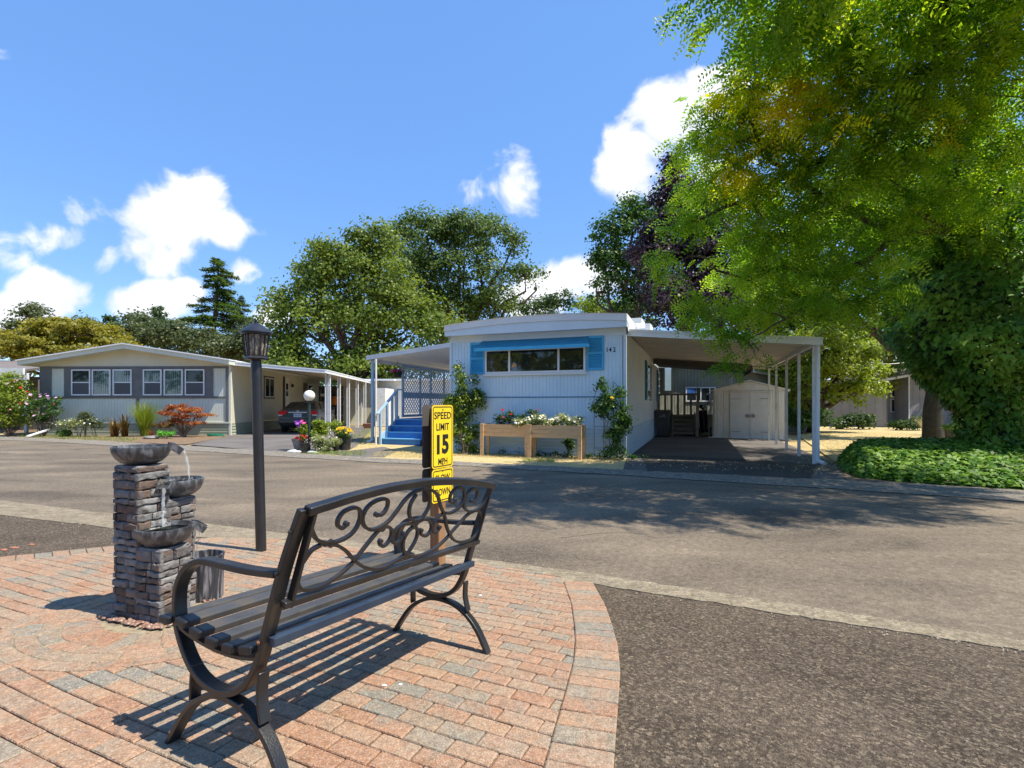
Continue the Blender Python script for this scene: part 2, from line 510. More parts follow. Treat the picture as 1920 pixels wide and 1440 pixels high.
M['mulch'] = mat('mulch', [(.10, .065, .04), (.19, .125, .075), (.27, .19, .10)], scale=8, rough=1, bump=.8, bscale=40, sharp=.25)
M['straw'] = mat('straw_blades', [(.38, .29, .13), (.60, .47, .22), (.68, .55, .30), (.36, .36, .11)], attr=True, rough=.8, trans=.2)
M['greenblade'] = mat('green_blades', [(.10, .18, .03), (.22, .30, .06), (.38, .36, .12)], attr=True, rough=.7, trans=.3)
M['pebble'] = mat('river_pebbles', [(.16, .06, .04), (.26, .12, .08), (.30, .24, .18), (.20, .09, .06)], attr=True, rough=.5, scale=20, attr_mix=.1)
M['carpaint'] = mat('car_paint', [(.03, .038, .042)], rough=.32, metal=.35, coat=.5)
M['chrome'] = mat('chrome', [(.7, .7, .72)], rough=.15, metal=1)
M['redlens'] = mat('red_lens', [(.60, .01, .006)], rough=.4, spec=.2)
M['clearlens'] = mat('clear_lens', [(.55, .5, .5)], rough=.15, coat=1)
M['tyre'] = mat('tyre_rubber', [(.015, .015, .016)], rough=.9)
M['plate'] = mat('licence_plate', [(.45, .55, .68)], rough=.5)
M['orange'] = mat('orange_plastic', [(.75, .22, .02)], rough=.6)
M['globe'] = mat('white_globe', [(.80, .77, .68)], rough=.3, spec=.6)
M['greenpole'] = mat('dark_green_pole', [(.012, .035, .032), (.02, .05, .045)], rough=.45)
M['blackpot'] = mat('black_pot', [(.015, .014, .014), (.03, .028, .027)], rough=.5, scale=8)
M['greypot'] = mat('grey_pot', [(.16, .15, .14), (.24, .22, .20)], rough=.7, scale=8)
M['terra'] = mat('terracotta', [(.35, .14, .07)], rough=.85)
M['rock'] = mat('pale_rocks', [(.42, .44, .45), (.62, .64, .64)], rough=.85, scale=12, bump=.4, bscale=20)
M['bin'] = mat('bin_plastic', [(.05, .047, .05), (.065, .06, .062)], rough=.55)
M['hose'] = mat('green_hose', [(.02, .25, .14)], rough=.4)
M['stem'] = mat('green_stem', [(.08, .12, .03), (.14, .16, .05)], rough=.7)
M['twig'] = mat('twigs', [(.14, .10, .07), (.22, .17, .12)], rough=.9)
M['water'] = glassmat('water', see=.80)
M['fall'] = mat('falling_water', [(.75, .80, .85)], rough=.1, spec=.8)
M['fall'].node_tree.nodes['Principled BSDF'].inputs['Alpha'].default_value = .22
M['lampglass'] = mat('rippled_lamp_glass', [(.05, .045, .04), (.16, .14, .12), (.42, .38, .34)], scale=16, rough=.15, sharp=.2, dist=2.5, stretch=(1, 1, .45), bump=.5, bscale=25)
for k_, c_ in dict(petal_yellow=(.85, .60, .02), petal_pink=(.62, .06, .33), petal_purple=(.28, .05, .45), petal_red=(.65, .02, .02), petal_white=(.85, .83, .80), petal_lilac=(.62, .36, .60), petal_cream=(.85, .80, .50)).items():
    M[k_] = mat(k_, [c_], rough=.6, trans=.25)
M['leaf_oak'] = leafmat('leaf_oak', (0.060, 0.097, 0.014), (0.120, 0.172, 0.022), (0.204, 0.255, 0.036), (0.144, 0.193, 0.034))
M['leaf_oak2'] = leafmat('leaf_oak_dark', (0.044, 0.080, 0.017), (0.088, 0.142, 0.024), (0.163, 0.217, 0.041))
M['leaf_maple'] = leafmat('leaf_maple_gold', (.09, .10, .012), (.19, .18, .018), (.31, .28, .03), (.24, .20, .02))
M['leaf_dark'] = leafmat('leaf_dark_green', (0.029, 0.061, 0.017), (0.058, 0.105, 0.026), (0.091, 0.135, 0.036))
M['leaf_olive'] = leafmat('leaf_olive', (0.052, 0.075, 0.028), (0.098, 0.125, 0.044), (0.127, 0.150, 0.055))
M['leaf_purple'] = leafmat('leaf_purple', (0.025, 0.016, 0.021), (0.055, 0.032, 0.041), (0.103, 0.052, 0.052), trans=.2)
M['leaf_locust'] = leafmat('leaf_locust', (.055, .13, .010), (.145, .275, .018), (.28, .42, .030), (.46, .54, .04), trans=.6)
M['leaf_locust_gold'] = leafmat('leaf_locust_gold', (.42, .45, .02), (.62, .58, .02), (.66, .52, .025), trans=.6)
M['leaf_ivy'] = leafmat('leaf_ivy', (0.035, 0.10, 0.012), (0.078, 0.185, 0.018), (0.15, 0.28, 0.025), (0.27, 0.40, 0.05), trans=.25, rough=.55)
M['leaf_lime'] = leafmat('leaf_lime', (.10, .16, .018), (.23, .30, .03), (.36, .40, .05))
M['leaf_shrub'] = leafmat('leaf_shrub', (.03, .075, .014), (.06, .13, .02), (.11, .19, .035))
M['leaf_red'] = leafmat('leaf_red_maple', (.20, .045, .018), (.38, .12, .035), (.45, .22, .06))
M['leaf_bronze'] = leafmat('leaf_bronze', (.08, .03, .015), (.16, .08, .02), (.24, .20, .04))
M['leaf_mid'] = leafmat('leaf_mid_green', (.06, .11, .012), (.13, .20, .02), (.24, .30, .03))
M['leaf_white'] = leafmat('leaf_variegated', (.16, .22, .06), (.30, .34, .14), (.42, .40, .18))


# ------------------------------------------------------------ foliage as many small faces
def rnd_dirs(n):
    v = rng.normal(size=(n, 3)); return v / np.linalg.norm(v, axis=1)[:, None]


def fast_mesh(name, verts, nper, mats, rnd, parent=None, kind=None, midx=None):
    """verts (N, nper, 3): N separate faces of nper corners"""
    n = len(verts); me = bpy.data.meshes.new(name)
    me.vertices.add(n * nper); me.vertices.foreach_set('co', np.ascontiguousarray(verts, dtype=np.float32).ravel())
    me.loops.add(n * nper); me.loops.foreach_set('vertex_index', np.arange(n * nper, dtype=np.int32))
    me.polygons.add(n); me.polygons.foreach_set('loop_start', np.arange(0, n * nper, nper, dtype=np.int32))
    me.update(calc_edges=True)
    if not isinstance(mats, (list, tuple)): mats = [mats]
    for q in mats: me.materials.append(q)
    if midx is not None: me.polygons.foreach_set('material_index', np.asarray(midx, dtype=np.int32))
    at = me.attributes.new('rnd', 'FLOAT', 'FACE'); at.data.foreach_set('value', np.asarray(rnd, dtype=np.float32))
    o = bpy.data.objects.new(name, me); COL.objects.link(o)
    if parent is not None: o.parent = parent
    if kind: o['kind'] = kind
    return o


def tri_frames(nrm, along):
    a = along - nrm * np.sum(along * nrm, 1)[:, None]
    a /= np.linalg.norm(a, axis=1)[:, None] + 1e-9
    return a, np.cross(nrm, a)


RH = np.array([(0, 0), (.5, .38), (1, 0), (.5, -.38)])                                   # rhombic leaf
IVY = np.array([(0, .0), (-.08, .30), (.28, .50), (.45, .26), (1, 0), (.45, -.26), (.28, -.50), (-.08, -.30)])   # lobed leaf
BL = np.array([(0, .5), (.5, .38), (1, 0), (.5, -.38), (0, -.5)])                        # blade


def leaves(pts, nrm, along, size, shape=RH, wid=1.0):
    a, b = tri_frames(nrm, along); n = len(pts)
    s = np.asarray(size) if np.ndim(size) else np.full(n, size)
    out = pts[:, None, :] + s[:, None, None] * (shape[None, :, 0:1] * a[:, None, :] + wid * shape[None, :, 1:2] * b[:, None, :])
    return out


def clump_points(blobs, nclump, per, cr, shell=.55, flat=.6, low=.35):
    """leaf points in clumps spread through the outer volume of ellipsoid blobs"""
    C = np.array([b[0] for b in blobs]); Rr = np.array([b[1] for b in blobs])
    wgt = (Rr[:, 0] * Rr[:, 2]); wgt = wgt / wgt.sum()
    idx = rng.choice(len(blobs), nclump, p=wgt)
    d = rnd_dirs(nclump); flip = (d[:, 2] < -.2) & (rng.random(nclump) > low); d[flip, 2] *= -1
    rr = rng.uniform(shell, 1.06, nclump)
    cc_ = C[idx] + d * Rr[idx] * rr[:, None]
    tone = rng.random(nclump)
    i2 = np.repeat(np.arange(nclump), per)
    g = rng.normal(size=(len(i2), 3)) * .5
    p = cc_[i2] + g * np.array([cr, cr, cr * flat]) * rng.uniform(.7, 1.3, nclump)[i2][:, None]
    outw = d[i2] * .8 + g * .7 + np.array([0, 0, .55])
    return p, outw, tone[i2], cc_


def foliage(name, blobs, m, parent, n=20000, size=.12, cr=.5, per=70, shell=.5, flat=.6, local=None, low=.35, wid=1.0, droop=.0):
    nc = max(6, n // per)
    p, ow, tone, cc_ = clump_points(blobs, nc, per, cr, shell, flat, low)
    k = len(p)
    nr = ow + rng.normal(size=(k, 3)) * .75
    nr /= np.linalg.norm(nr, axis=1)[:, None]
    al = rnd_dirs(k); al[:, 2] -= droop
    s = size * rng.uniform(.65, 1.3, k)
    V = leaves(p, nr, al, s, RH, wid)
    r_ = np.clip(tone * .55 + rng.random(k) * .5 - .02, 0, 1)
    if parent is not None:
        o = np.array(parent.location)
        V = V - o
    ob = fast_mesh(name, V, 4, m, r_, parent)
    return ob, cc_


def limb_path(a, b, sag=.1, n=6, jit=.08):
    a = Vector(a); b = Vector(b); d = (b - a).length; out = []
    for i in range(n + 1):
        t = i / n; p = a.lerp(b, t); p.z += math.sin(t * math.pi) * sag * d
        if 0 < i < n: p += Vector(rng.normal(size=3)) * jit * d * .5
        out.append(p)
    return out


def tree(name, label, cat, base, blobs, leaf, trunk_r=.25, fork=.35, n=20000, size=.12, cr=.5, per=70, limbs=14, group=None, shell=.5, flat=.6, low=.35, wid=1.0):
    """blobs: world ellipsoids; trunk, limbs and crown are parts of the tree"""
    base = Vector(base)
    t = thing(name, label, cat, base, 0, group)
    crown, cc_ = foliage('crown', blobs, leaf, t, n, size, cr, per, shell, flat, None, low, wid)
    top = Vector(np.mean([b[0] for b in blobs], 0)); fz = base.z + (top.z - base.z) * fork
    fk = Vector((base.x + (top.x - base.x) * .3, base.y + (top.y - base.y) * .3, fz))
    mb = MB()
    mb.tube(limb_path(base - Vector((0, 0, .1)), fk, 0, 5, .02), [trunk_r * (1.25 - .1 * i) for i in range(6)], 10)
    for b in blobs:
        c = Vector(b[0]); mb.tube(limb_path(fk, c, .05, 6, .07), [trunk_r * .6 * (1 - .13 * i) for i in range(7)], 7)
        near = [q for q in cc_ if (Vector(q) - c).length < max(b[1]) * 1.05]
        for q in random.sample(list(range(len(near))), min(len(near), max(3, limbs // len(blobs) + 2))):
            mb.tube(limb_path(c, near[q], .03, 4, .08), [trunk_r * .22 * (1 - .2 * i) for i in range(5)], 5)
    mb.build('trunk', M['bark'], t, smooth=True, world=True)
    return t


def blobs_px(lst, Y, dep=None):
    """blobs from picture measurements at depth Y: (px, py, rx, ry)"""
    out = []
    for q in lst:
        px, py, rx, ry = q[:4]; yq = Y + (q[4] if len(q) > 4 else 0)
        c = W(px, py, yq); rxm = rx / F * yq; rzm = ry / F * yq
        out.append((np.array(c), np.array([rxm, (dep or min(rxm, 3.5)), rzm])))
    return out


# ================================================================ THE SETTING
def polysheet(name, pts, z, m, kind='structure', label=None, cat=None, on_slope=False):
    mb = MB()
    mb.add([(p[0], p[1], (gz(p[0], p[1]) if on_slope else 0) + z) for p in pts], [tuple(range(len(pts)))], .5)
    o = mb.build(name, m)
    tag(o, label, cat, None, kind)
    if o.data.polygons[0].normal.z < 0: o.data.flip_normals()
    return o


def strip(name, up, lo, z, m, ext=None):
    """quad strip between two picture polylines"""
    mb = MB(); n = len(up)
    vs = [(p.x, p.y, gz(p.x, p.y) + z) for p in up] + [(p.x, p.y, gz(p.x, p.y) + z) for p in lo]
    mb.add(vs, [(n + i, n + i + 1, i + 1, i) for i in range(n - 1)], .5)
    return tag(mb.build(name, m), kind='structure')


def lerp_poly(P, px):
    P = sorted(P)
    for (x0, y0), (x1, y1) in zip(P, P[1:]):
        if x0 <= px <= x1: return y0 + (y1 - y0) * (px - x0) / (x1 - x0)
    (x0, y0), (x1, y1) = (P[0], P[1]) if px < P[0][0] else (P[-2], P[-1])
    return y0 + (y1 - y0) * (px - x0) / (x1 - x0)


g = MB().add([(-400, -120, -.03), (400, -120, -.03), (400, 700, -.03), (-400, 700, -.03)], [(0, 1, 2, 3)], .5).build('ground', M['earth'])
tag(g, kind='structure')
FARU = [(0, 819), (100, 822), (300, 833), (500, 846), (700, 859), (850, 866), (1000, 873), (1180, 882), (1400, 893), (1600, 902), (1780, 912), (1920, 920)]
FARL = [(0, 826), (100, 829), (300, 842), (500, 855), (700, 867), (850, 873), (1000, 882), (1180, 893), (1400, 907), (1600, 920), (1780, 932), (1920, 942)]
NEARU = [(0, 939), (213, 965), (369, 981), (550, 1003), (647, 1015), (890, 1048), (1108, 1077), (1400, 1121), (1700, 1168), (1920, 1204)]
NEARL = [(0, 966), (213, 991), (400, 1011), (540, 1013), (647, 1025), (890, 1057), (1108, 1096), (1400, 1142), (1700, 1188), (1920, 1223)]
xs = list(range(0, 1921, 20))
jt = lambda s_: random.gauss(0, s_)
fu = [G(x, lerp_poly(FARU, x) + jt(.5)) for x in xs]; fl = [G(x, lerp_poly(FARL, x) + jt(.35)) for x in xs]
nu = [G(x, lerp_poly(NEARU, x)) for x in xs]; nl = [G(x, lerp_poly(NEARL, x)) for x in xs]
nu = [p + Vector((0, jt(.009), 0)) for p in nu]; nl = [p + Vector((0, jt(.009), 0)) for p in nl]


def extend(P, a=14, b=10):
    d0 = (P[0] - P[12]).normalized(); d1 = (P[-1] - P[-13]).normalized()
    return [P[0] + d0 * a] + P + [P[-1] + d1 * b]


fu, fl, nu, nl = extend(fu), extend(fl), extend(nu), extend(nl)
strip('road', [p + Vector((0, .1, 0)) for p in fl], [p - Vector((0, .03, 0)) for p in nu], .002, M['road'])
strip('far_kerb', fu, fl, .012, M['gravelkerb'])
mbk = MB()
# near kerb strip: a low raised concrete edge with real thickness
n_ = len(nu)
lo = [(p.x, p.y, gz(p.x, p.y)) for p in nu] + [(p.x, p.y, gz(p.x, p.y)) for p in nl]
hi = [(p[0], p[1], p[2] + .008) for p in lo]
mbk.add(lo + hi, [(3 * n_ + i, 3 * n_ + i + 1, 2 * n_ + i + 1, 2 * n_ + i) for i in range(n_ - 1)] + [(i, i + 1, 2 * n_ + i + 1, 2 * n_ + i)[::-1] for i in range(n_ - 1)]
        + [(n_ + i, n_ + i + 1, 3 * n_ + i + 1, 3 * n_ + i) for i in range(n_ - 1)], .5)
tag(mbk.build('near_kerb', M['concrete']), kind='structure')
# the coarse asphalt of the lot rises towards the camera
mbl = MB()
ts = [0, 1, 2, 3, 4, 6, 9, 14]; rs = [-26, -12, -6, -3, 0, 3, 6, 12, 20]
vs = []
for t_ in ts:
    for r_ in rs:
        q = K0 + NN * (t_ + .02) + RR * r_
        vs.append((q[0], q[1], SL * min(t_, 9) + .004))
k_ = len(rs)
mbl.add(vs, [(i * k_ + j, (i + 1) * k_ + j, (i + 1) * k_ + j + 1, i * k_ + j + 1) for i in range(len(ts) - 1) for j in range(k_ - 1)], .5)
tag(mbl.build('lot_asphalt', M['lot']), kind='structure')

# ---------------------------------------------------------------- brick patio
outl = [G(*q) for q in [(1111, 1096), (1135, 1140), (1150, 1185), (1158, 1215), (1163, 1260), (1161, 1300), (1152, 1353), (1138, 1410)]]
outl += [Vector((x, y, 0)) for x, y in [(.24, 1.25), (0, .95), (-.6, .55), (-1.5, .35), (-2.7, .5), (-3.7, 1.0), (-4.3, 1.9), (-4.45, 2.7), (-4.25, 3.35)]]
outl += [G(*q) for q in [(0, 1053), (80, 1044), (145, 1037), (219, 1029)]]
topl = [G(*q) for q in [(290, 1020), (400, 1012), (540, 1014), (647, 1026), (770, 1041), (890, 1058), (1000, 1076)]]
poly = [(p.x, p.y) for p in outl + topl]


def to_rt(x, y):
    d = np.array([x, y]) - K0; return d @ RR, d @ NN


def from_rt(r_, t_, z=0):
    q = K0 + RR * r_ + NN * t_; return (q[0], q[1], SL * max(0, min(t_, 9)) + z)


prt = [to_rt(*p) for p in poly]
area = sum(prt[i][0] * prt[(i + 1) % len(prt)][1] - prt[(i + 1) % len(prt)][0] * prt[i][1] for i in range(len(prt)))
if area < 0: prt = prt[::-1]
base_ = MB().add([from_rt(a, b, .009) for a, b in prt], [tuple(range(len(prt)))], .5).build('patio_bed', M['sand'])
if base_.data.polygons[0].normal.z < 0: base_.data.flip_normals()
tag(base_, kind='structure')


def clip(poly_, a, b):
    """keep the part of poly_ left of the line a->b"""
    out = []; n = len(poly_)
    sd_ = lambda p: (b[0] - a[0]) * (p[1] - a[1]) - (b[1] - a[1]) * (p[0] - a[0])
    for i in range(n):
        p, q = poly_[i], poly_[(i + 1) % n]; sp, sq = sd_(p), sd_(q)
        if sp >= 0: out.append(p)
        if (sp >= 0) != (sq >= 0):
            t = sp / (sp - sq); out.append((p[0] + (q[0] - p[0]) * t, p[1] + (q[1] - p[1]) * t))
    return out


def convex(P):
    P = sorted(set(P))
    def half(P):
        h = []
        for p in P:
            while len(h) >= 2 and (h[-1][0] - h[-2][0]) * (p[1] - h[-2][1]) - (h[-1][1] - h[-2][1]) * (p[0] - h[-2][0]) <= 0: h.pop()
            h.append(p)
        return h
    return half(P)[:-1] + half(P[::-1])[:-1]


hull = convex(prt)
n_h = len(hull)
cen = (sum(p[0] for p in hull) / n_h, sum(p[1] for p in hull) / n_h)
RIM = .205


def inset_lines(d, only=None):
    out = []
    for i in range(n_h):
        a, b = hull[i], hull[(i + 1) % n_h]; l_ = math.hypot(b[0] - a[0], b[1] - a[1])
        nx, ny = -(b[1] - a[1]) / l_, (b[0] - a[0]) / l_
        top = (a[1] < .45 and b[1] < .45)
        k = .012 if top else d
        out.append(((a[0] + nx * k, a[1] + ny * k), (b[0] + nx * k, b[1] + ny * k)))
    return out


def brick_shape(mb, P, z0, z1, rn, ins=.0045):
    """a paver: outline P in lot coordinates, a worn chamfer and slightly uneven top"""
    n = len(P); cx_ = sum(p[0] for p in P) / n; cy_ = sum(p[1] for p in P) / n
    if n < 3: return
    ar = abs(sum(P[i][0] * P[(i + 1) % n][1] - P[(i + 1) % n][0] * P[i][1] for i in range(n))) / 2
    if ar < .0006: return
    tl = [random.uniform(-.0015, .0015) for _ in range(3)]
    def q(p, k, z):
        dx, dy = cx_ - p[0], cy_ - p[1]; l_ = math.hypot(dx, dy) + 1e-6
        x, y = p[0] + dx / l_ * k * 1.4, p[1] + dy / l_ * k * 1.4
        return from_rt(x, y, z + tl[0] + (x - cx_) * tl[1] * 8 + (y - cy_) * tl[2] * 8)
    lo_ = [from_rt(p[0], p[1], z0) for p in P]; mi = [q(p, 0, z1 - .004) for p in P]; hi_ = [q(p, ins, z1) for p in P]
    vs = lo_ + mi + hi_
    fs = [(i, (i + 1) % n, n + (i + 1) % n, n + i) for i in range(n)] + [(n + i, n + (i + 1) % n, 2 * n + (i + 1) % n, 2 * n + i) for i in range(n)] + [tuple(range(2 * n, 3 * n))]
    mb.add(vs, fs, rn)


FT0 = G(302, 1184)                                   # foot of the fountain's front corner
fx = Vector((.945, -.33, 0)).normalized(); fy = Vector((.33, .945, 0)).normalized()
fc = FT0 + fx * (-.15) + fy * .14
frt = to_rt(fc.x, fc.y)
RING0, RING1 = .27, .66
mbb = MB()
lines = inset_lines(RIM + .004)
bl, bw, gap = .160, .079, .0045
rmin, rmax = min(p[0] for p in hull), max(p[0] for p in hull); tmin, tmax = min(p[1] for p in hull), max(p[1] for p in hull)
j = 0
t_ = tmin - .02
while t_ < tmax:
    r_ = rmin - bl + (j % 2) * bl / 2 + random.uniform(-.02, .02)
    while r_ < rmax:
        def wv(r, t): return (r + .008 * math.sin(t * 2.1), t + .035 * math.sin(r * .9 + .6) + .006 * math.sin(r * 4 + t))
        P = [wv(r_ + gap / 2, t_ + gap / 2), wv(r_ + bl - gap / 2, t_ + gap / 2), wv(r_ + bl - gap / 2, t_ + bw - gap / 2), wv(r_ + gap / 2, t_ + bw - gap / 2)]
        c_ = (r_ + bl / 2, t_ + bw / 2)
        if math.hypot(c_[0] - frt[0], c_[1] - frt[1]) > RING1 - .12:
            for a, b in lines:
                P = clip(P, a, b)
                if len(P) < 3: break
            if len(P) >= 3: brick_shape(mbb, P, .009, .021, random.random())
        r_ += bl
    t_ += bw; j += 1
mbb.add([from_rt(frt[0] + RING1 * math.cos(a * .1745), frt[1] + RING1 * math.sin(a * .1745), .0228) for a in range(36)], [tuple(range(36))], .95, 1)
# rings of pavers round the fountain
rr_ = RING0
while rr_ < RING1 - .02:
    soldier = rr_ == RING0
    dep_ = .160 if soldier else .079
    nb_ = int(2 * math.pi * (rr_ + dep_ / 2) / (.082 if soldier else .163))
    off = random.random()
    for i in range(nb_):
        a0, a1 = (i + off) / nb_ * 2 * math.pi, (i + 1 + off) / nb_ * 2 * math.pi
        g_ = .003 / rr_
        P = [(frt[0] + r * math.cos(a), frt[1] + r * math.sin(a)) for r, a in ((rr_ + .002, a0 + g_), (rr_ + dep_ - .002, a0 + g_), (rr_ + dep_ - .002, (a0 + a1) / 2), (rr_ + dep_ - .002, a1 - g_), (rr_ + .002, a1 - g_), (rr_ + .002, (a0 + a1) / 2))]
        if all(p[1] > tmin + .02 for p in P): brick_shape(mbb, P, .015, .0265, random.random())
    rr_ += dep_
# the soldier course on the rim
for i in range(n_h):
    pass
per_pts = []
for i in range(n_h):
    a, b = hull[i], hull[(i + 1) % n_h]
    if a[1] < .45 and b[1] < .45: continue
    l_ = math.hypot(b[0] - a[0], b[1] - a[1]); k = max(1, int(l_ / .02))
    per_pts += [(a[0] + (b[0] - a[0]) * t / k, a[1] + (b[1] - a[1]) * t / k) for t in range(k)]
# order starts after the kerb edge
start = max(range(len(per_pts)), key=lambda i: math.hypot(per_pts[i][0] - per_pts[i - 1][0], per_pts[i][1] - per_pts[i - 1][1]))
per_pts = per_pts[start:] + per_pts[:start]
acc = 0; last = per_pts[0]; pts_ = [last]
for p in per_pts[1:]:
    acc += math.hypot(p[0] - last[0], p[1] - last[1]); last = p
    if acc >= .083: pts_.append(p); acc = 0


def inward(i):
    a, b = pts_[max(0, i - 3)], pts_[min(len(pts_) - 1, i + 3)]; l_ = math.hypot(b[0] - a[0], b[1] - a[1])
    return -(b[1] - a[1]) / l_, (b[0] - a[0]) / l_


for i in range(len(pts_) - 1):
    a, b = pts_[i], pts_[i + 1]; na, nb2 = inward(i), inward(i + 1)
    ux, uy = (b[0] - a[0]), (b[1] - a[1]); l_ = math.hypot(ux, uy); ux, uy = ux / l_ * .002, uy / l_ * .002
    brick_shape(mbb, [(a[0] + ux, a[1] + uy), (b[0] - ux, b[1] - uy), (b[0] - ux + nb2[0] * RIM, b[1] - uy + nb2[1] * RIM), (a[0] + ux + na[0] * RIM, a[1] + uy + na[1] * RIM)], .009, .021, random.random())
pat = mbb.build('brick_patio', [M['brick'], M['sand']])
tag(pat, kind='structure')
PZ = .021

# ---------------------------------------------------------------- yards and drives beyond the road
HF = Frame(G(1173, 859.5), (.9375, -.348), (.348, .9375))          # the pale blue home: front right corner
p_ = HF.p
polysheet('carport_driveway', [G(1168, 882), G(1280, 888), G(1400, 893.5), G(1588, 901.5), p_(4.45, 0.2), p_(4.3, 9.6), p_(.02, 9.6), p_(.02, 0)], .006, M['drive'])
polysheet('asphalt_patch', [G(1215, 885.5), G(1330, 891), G(1520, 898), p_(4.0, .1), p_(2.9, .75), p_(.25, .9)], .010, M['patch'])
polysheet('front_yard', [G(590, 853), G(700, 858.5), G(850, 866), G(1000, 873), G(1178, 881.5), p_(.01, -.0), p_(-4.7, .0), p_(-9.4, 3.4)], .004, M['drylawn'])
polysheet('side_lawn', [p_(4.5, .6), G(1582, 872), G(1700, 868), G(1800, 850), G(1900, 815), G(1800, 803), G(1540, 800), G(1490, 812)], .004, M['drylawn'])
polysheet('garden_soil', [G(1586, 901.3), G(1610, 902), G(1780, 911), G(1910, 918), p_(11, -3.4), p_(11, 3), p_(5.2, .5), p_(4.5, .2)], .006, M['mulch'])
polysheet('neighbour_driveway', [G(355, 834), G(500, 845.5), G(640, 851), G(668, 838), G(690, 812), G(700, 799), G(432, 800), G(432, 817)], .005, M['drive'])
polysheet('neighbour_garden', [G(20, 820), G(100, 821.5), G(300, 832), G(350, 833.5), G(430, 818), G(432, 812), G(100, 806), G(0, 808)], .003, M['mulch'])
polysheet('garden_path', [G(600, 850), G(650, 856), G(720, 858), G(745, 846), G(720, 838), G(650, 846)], .008, M['drive'])
cr = MB()
for a, b, w_ in [(p_(1.0, -1.3), p_(1.5, 1.2), .012), (p_(.6, -.9), p_(1.0, 1.2), .008), (p_(4.3, -.5), p_(4.7, -1.2), .02)]:
    cr.bar([Vector((q.x, q.y, .0125)) for q in limb_path((a.x, a.y, .014), (b.x, b.y, .014), 0, 8, .02)], (0, 0, 1), .002, w_)
tag(cr.build('driveway_cracks', M['mulch']), kind='structure')


def blades(name, region, n, h, m, spread=1.0, label=None, cat=None):
    """short blades scattered in world polygons"""
    P = []
    for (a, b, c, d, k) in region:
        a, b, c, d = (np.array((q[0], q[1])) for q in (a, b, c, d))
        s_, t2 = rng.random((int(n * k), 1)), rng.random((int(n * k), 1))
        P.append((a * (1 - s_) + b * s_) * (1 - t2) + (d * (1 - s_) + c * s_) * t2)
    P = np.concatenate(P); k = len(P)
    z = np.zeros(k)
    pts = np.column_stack([P, z])
    al = np.column_stack([rng.normal(size=(k, 2)) * .8, np.abs(rng.normal(size=k)) * .7 + .35])
    nr = rnd_dirs(k); hh = h * rng.uniform(.5, 1.3, k)
    V = leaves(pts, nr, al / np.linalg.norm(al, axis=1)[:, None], hh, np.array([(0, .5), (1, 0), (0, -.5)]), .16)
    o = fast_mesh(name, V, 3, m, rng.random(k))
    return tag(o, label, cat, kind='stuff')


blades('dry_grass', [(p_(-4.6, -.95), p_(0, -1.15), p_(-.1, -.05), p_(-4.6, -.1), .5), (G(690, 856), G(850, 863), p_(-4.7, -.1), G(720, 842), .3),
                     (p_(4.7, .8), G(1600, 868), G(1780, 815), G(1500, 806), .75), (G(650, 845), G(720, 840), G(700, 815), G(672, 815), .12)], 16000, .055, M['straw'],
       label='short sun bleached grass in front of the blue home and on the lawn', cat='grass')
blades('garden_grass', [(G(30, 819), G(250, 829), G(260, 822), G(40, 812), .7), (G(560, 852), G(680, 856), G(690, 846), G(600, 848), .3), (G(640, 826), G(700, 832), G(700, 806), G(690, 803), .3),
                        (G(980, 866), G(1040, 869), G(1040, 862), G(980, 860), .1)], 5000, .075, M['greenblade'], label='patchy green grass at the neighbour garden edge', cat='grass')
# dry weeds in the joints of the patio
wd = []
for i in range(90):
    r_, t_ = random.uniform(-3.2, .9), random.uniform(.25, 2.3)
    if all((b[0] - a[0]) * (t_ - a[1]) - (b[1] - a[1]) * (r_ - a[0]) > .05 for a, b in inset_lines(.1)):
        t_ = round(t_ / bw) * bw + tmin
        q = from_rt(r_, t_, .02)
        for k in range(random.randint(3, 16)): wd.append((q[0] + random.gauss(0, .022), q[1] + random.gauss(0, .008), q[2]))
wd = np.array(wd); k = len(wd)
al = np.column_stack([rng.normal(size=(k, 2)), np.abs(rng.normal(size=k)) * .35]); al /= np.linalg.norm(al, axis=1)[:, None]
tag(fast_mesh('patio_weeds', leaves(wd, rnd_dirs(k), al, rng.uniform(.008, .026, k), np.array([(0, .5), (1, 0), (0, -.5)]), .09), 3, M['straw'], rng.random(k)),
    'dry straw weeds in the joints of the brick patio', 'weeds', kind='stuff')
# dry leaf litter on the soil and the shaded drive
lt = []
for i in range(900):
    u, v = random.uniform(3.6, 7.5), random.uniform(-1.2, 1.6)
    q = p_(u, v); lt.append((q.x, q.y, .016))
for i in range(260):
    q = p_(random.uniform(.1, 4.6), random.uniform(-1.7, -.2)); lt.append((q.x, q.y, .018))
lt = np.array(lt); k = len(lt); nr = rng.normal(size=(k, 3)) * .25 + np.array([0, 0, 1])
tag(fast_mesh('leaf_litter', leaves(lt, nr, rnd_dirs(k), rng.uniform(.02, .05, k)), 4, M['straw'], rng.random(k)), 'small fallen dry leaves on the driveway edge and soil', 'leaf litter', kind='stuff')

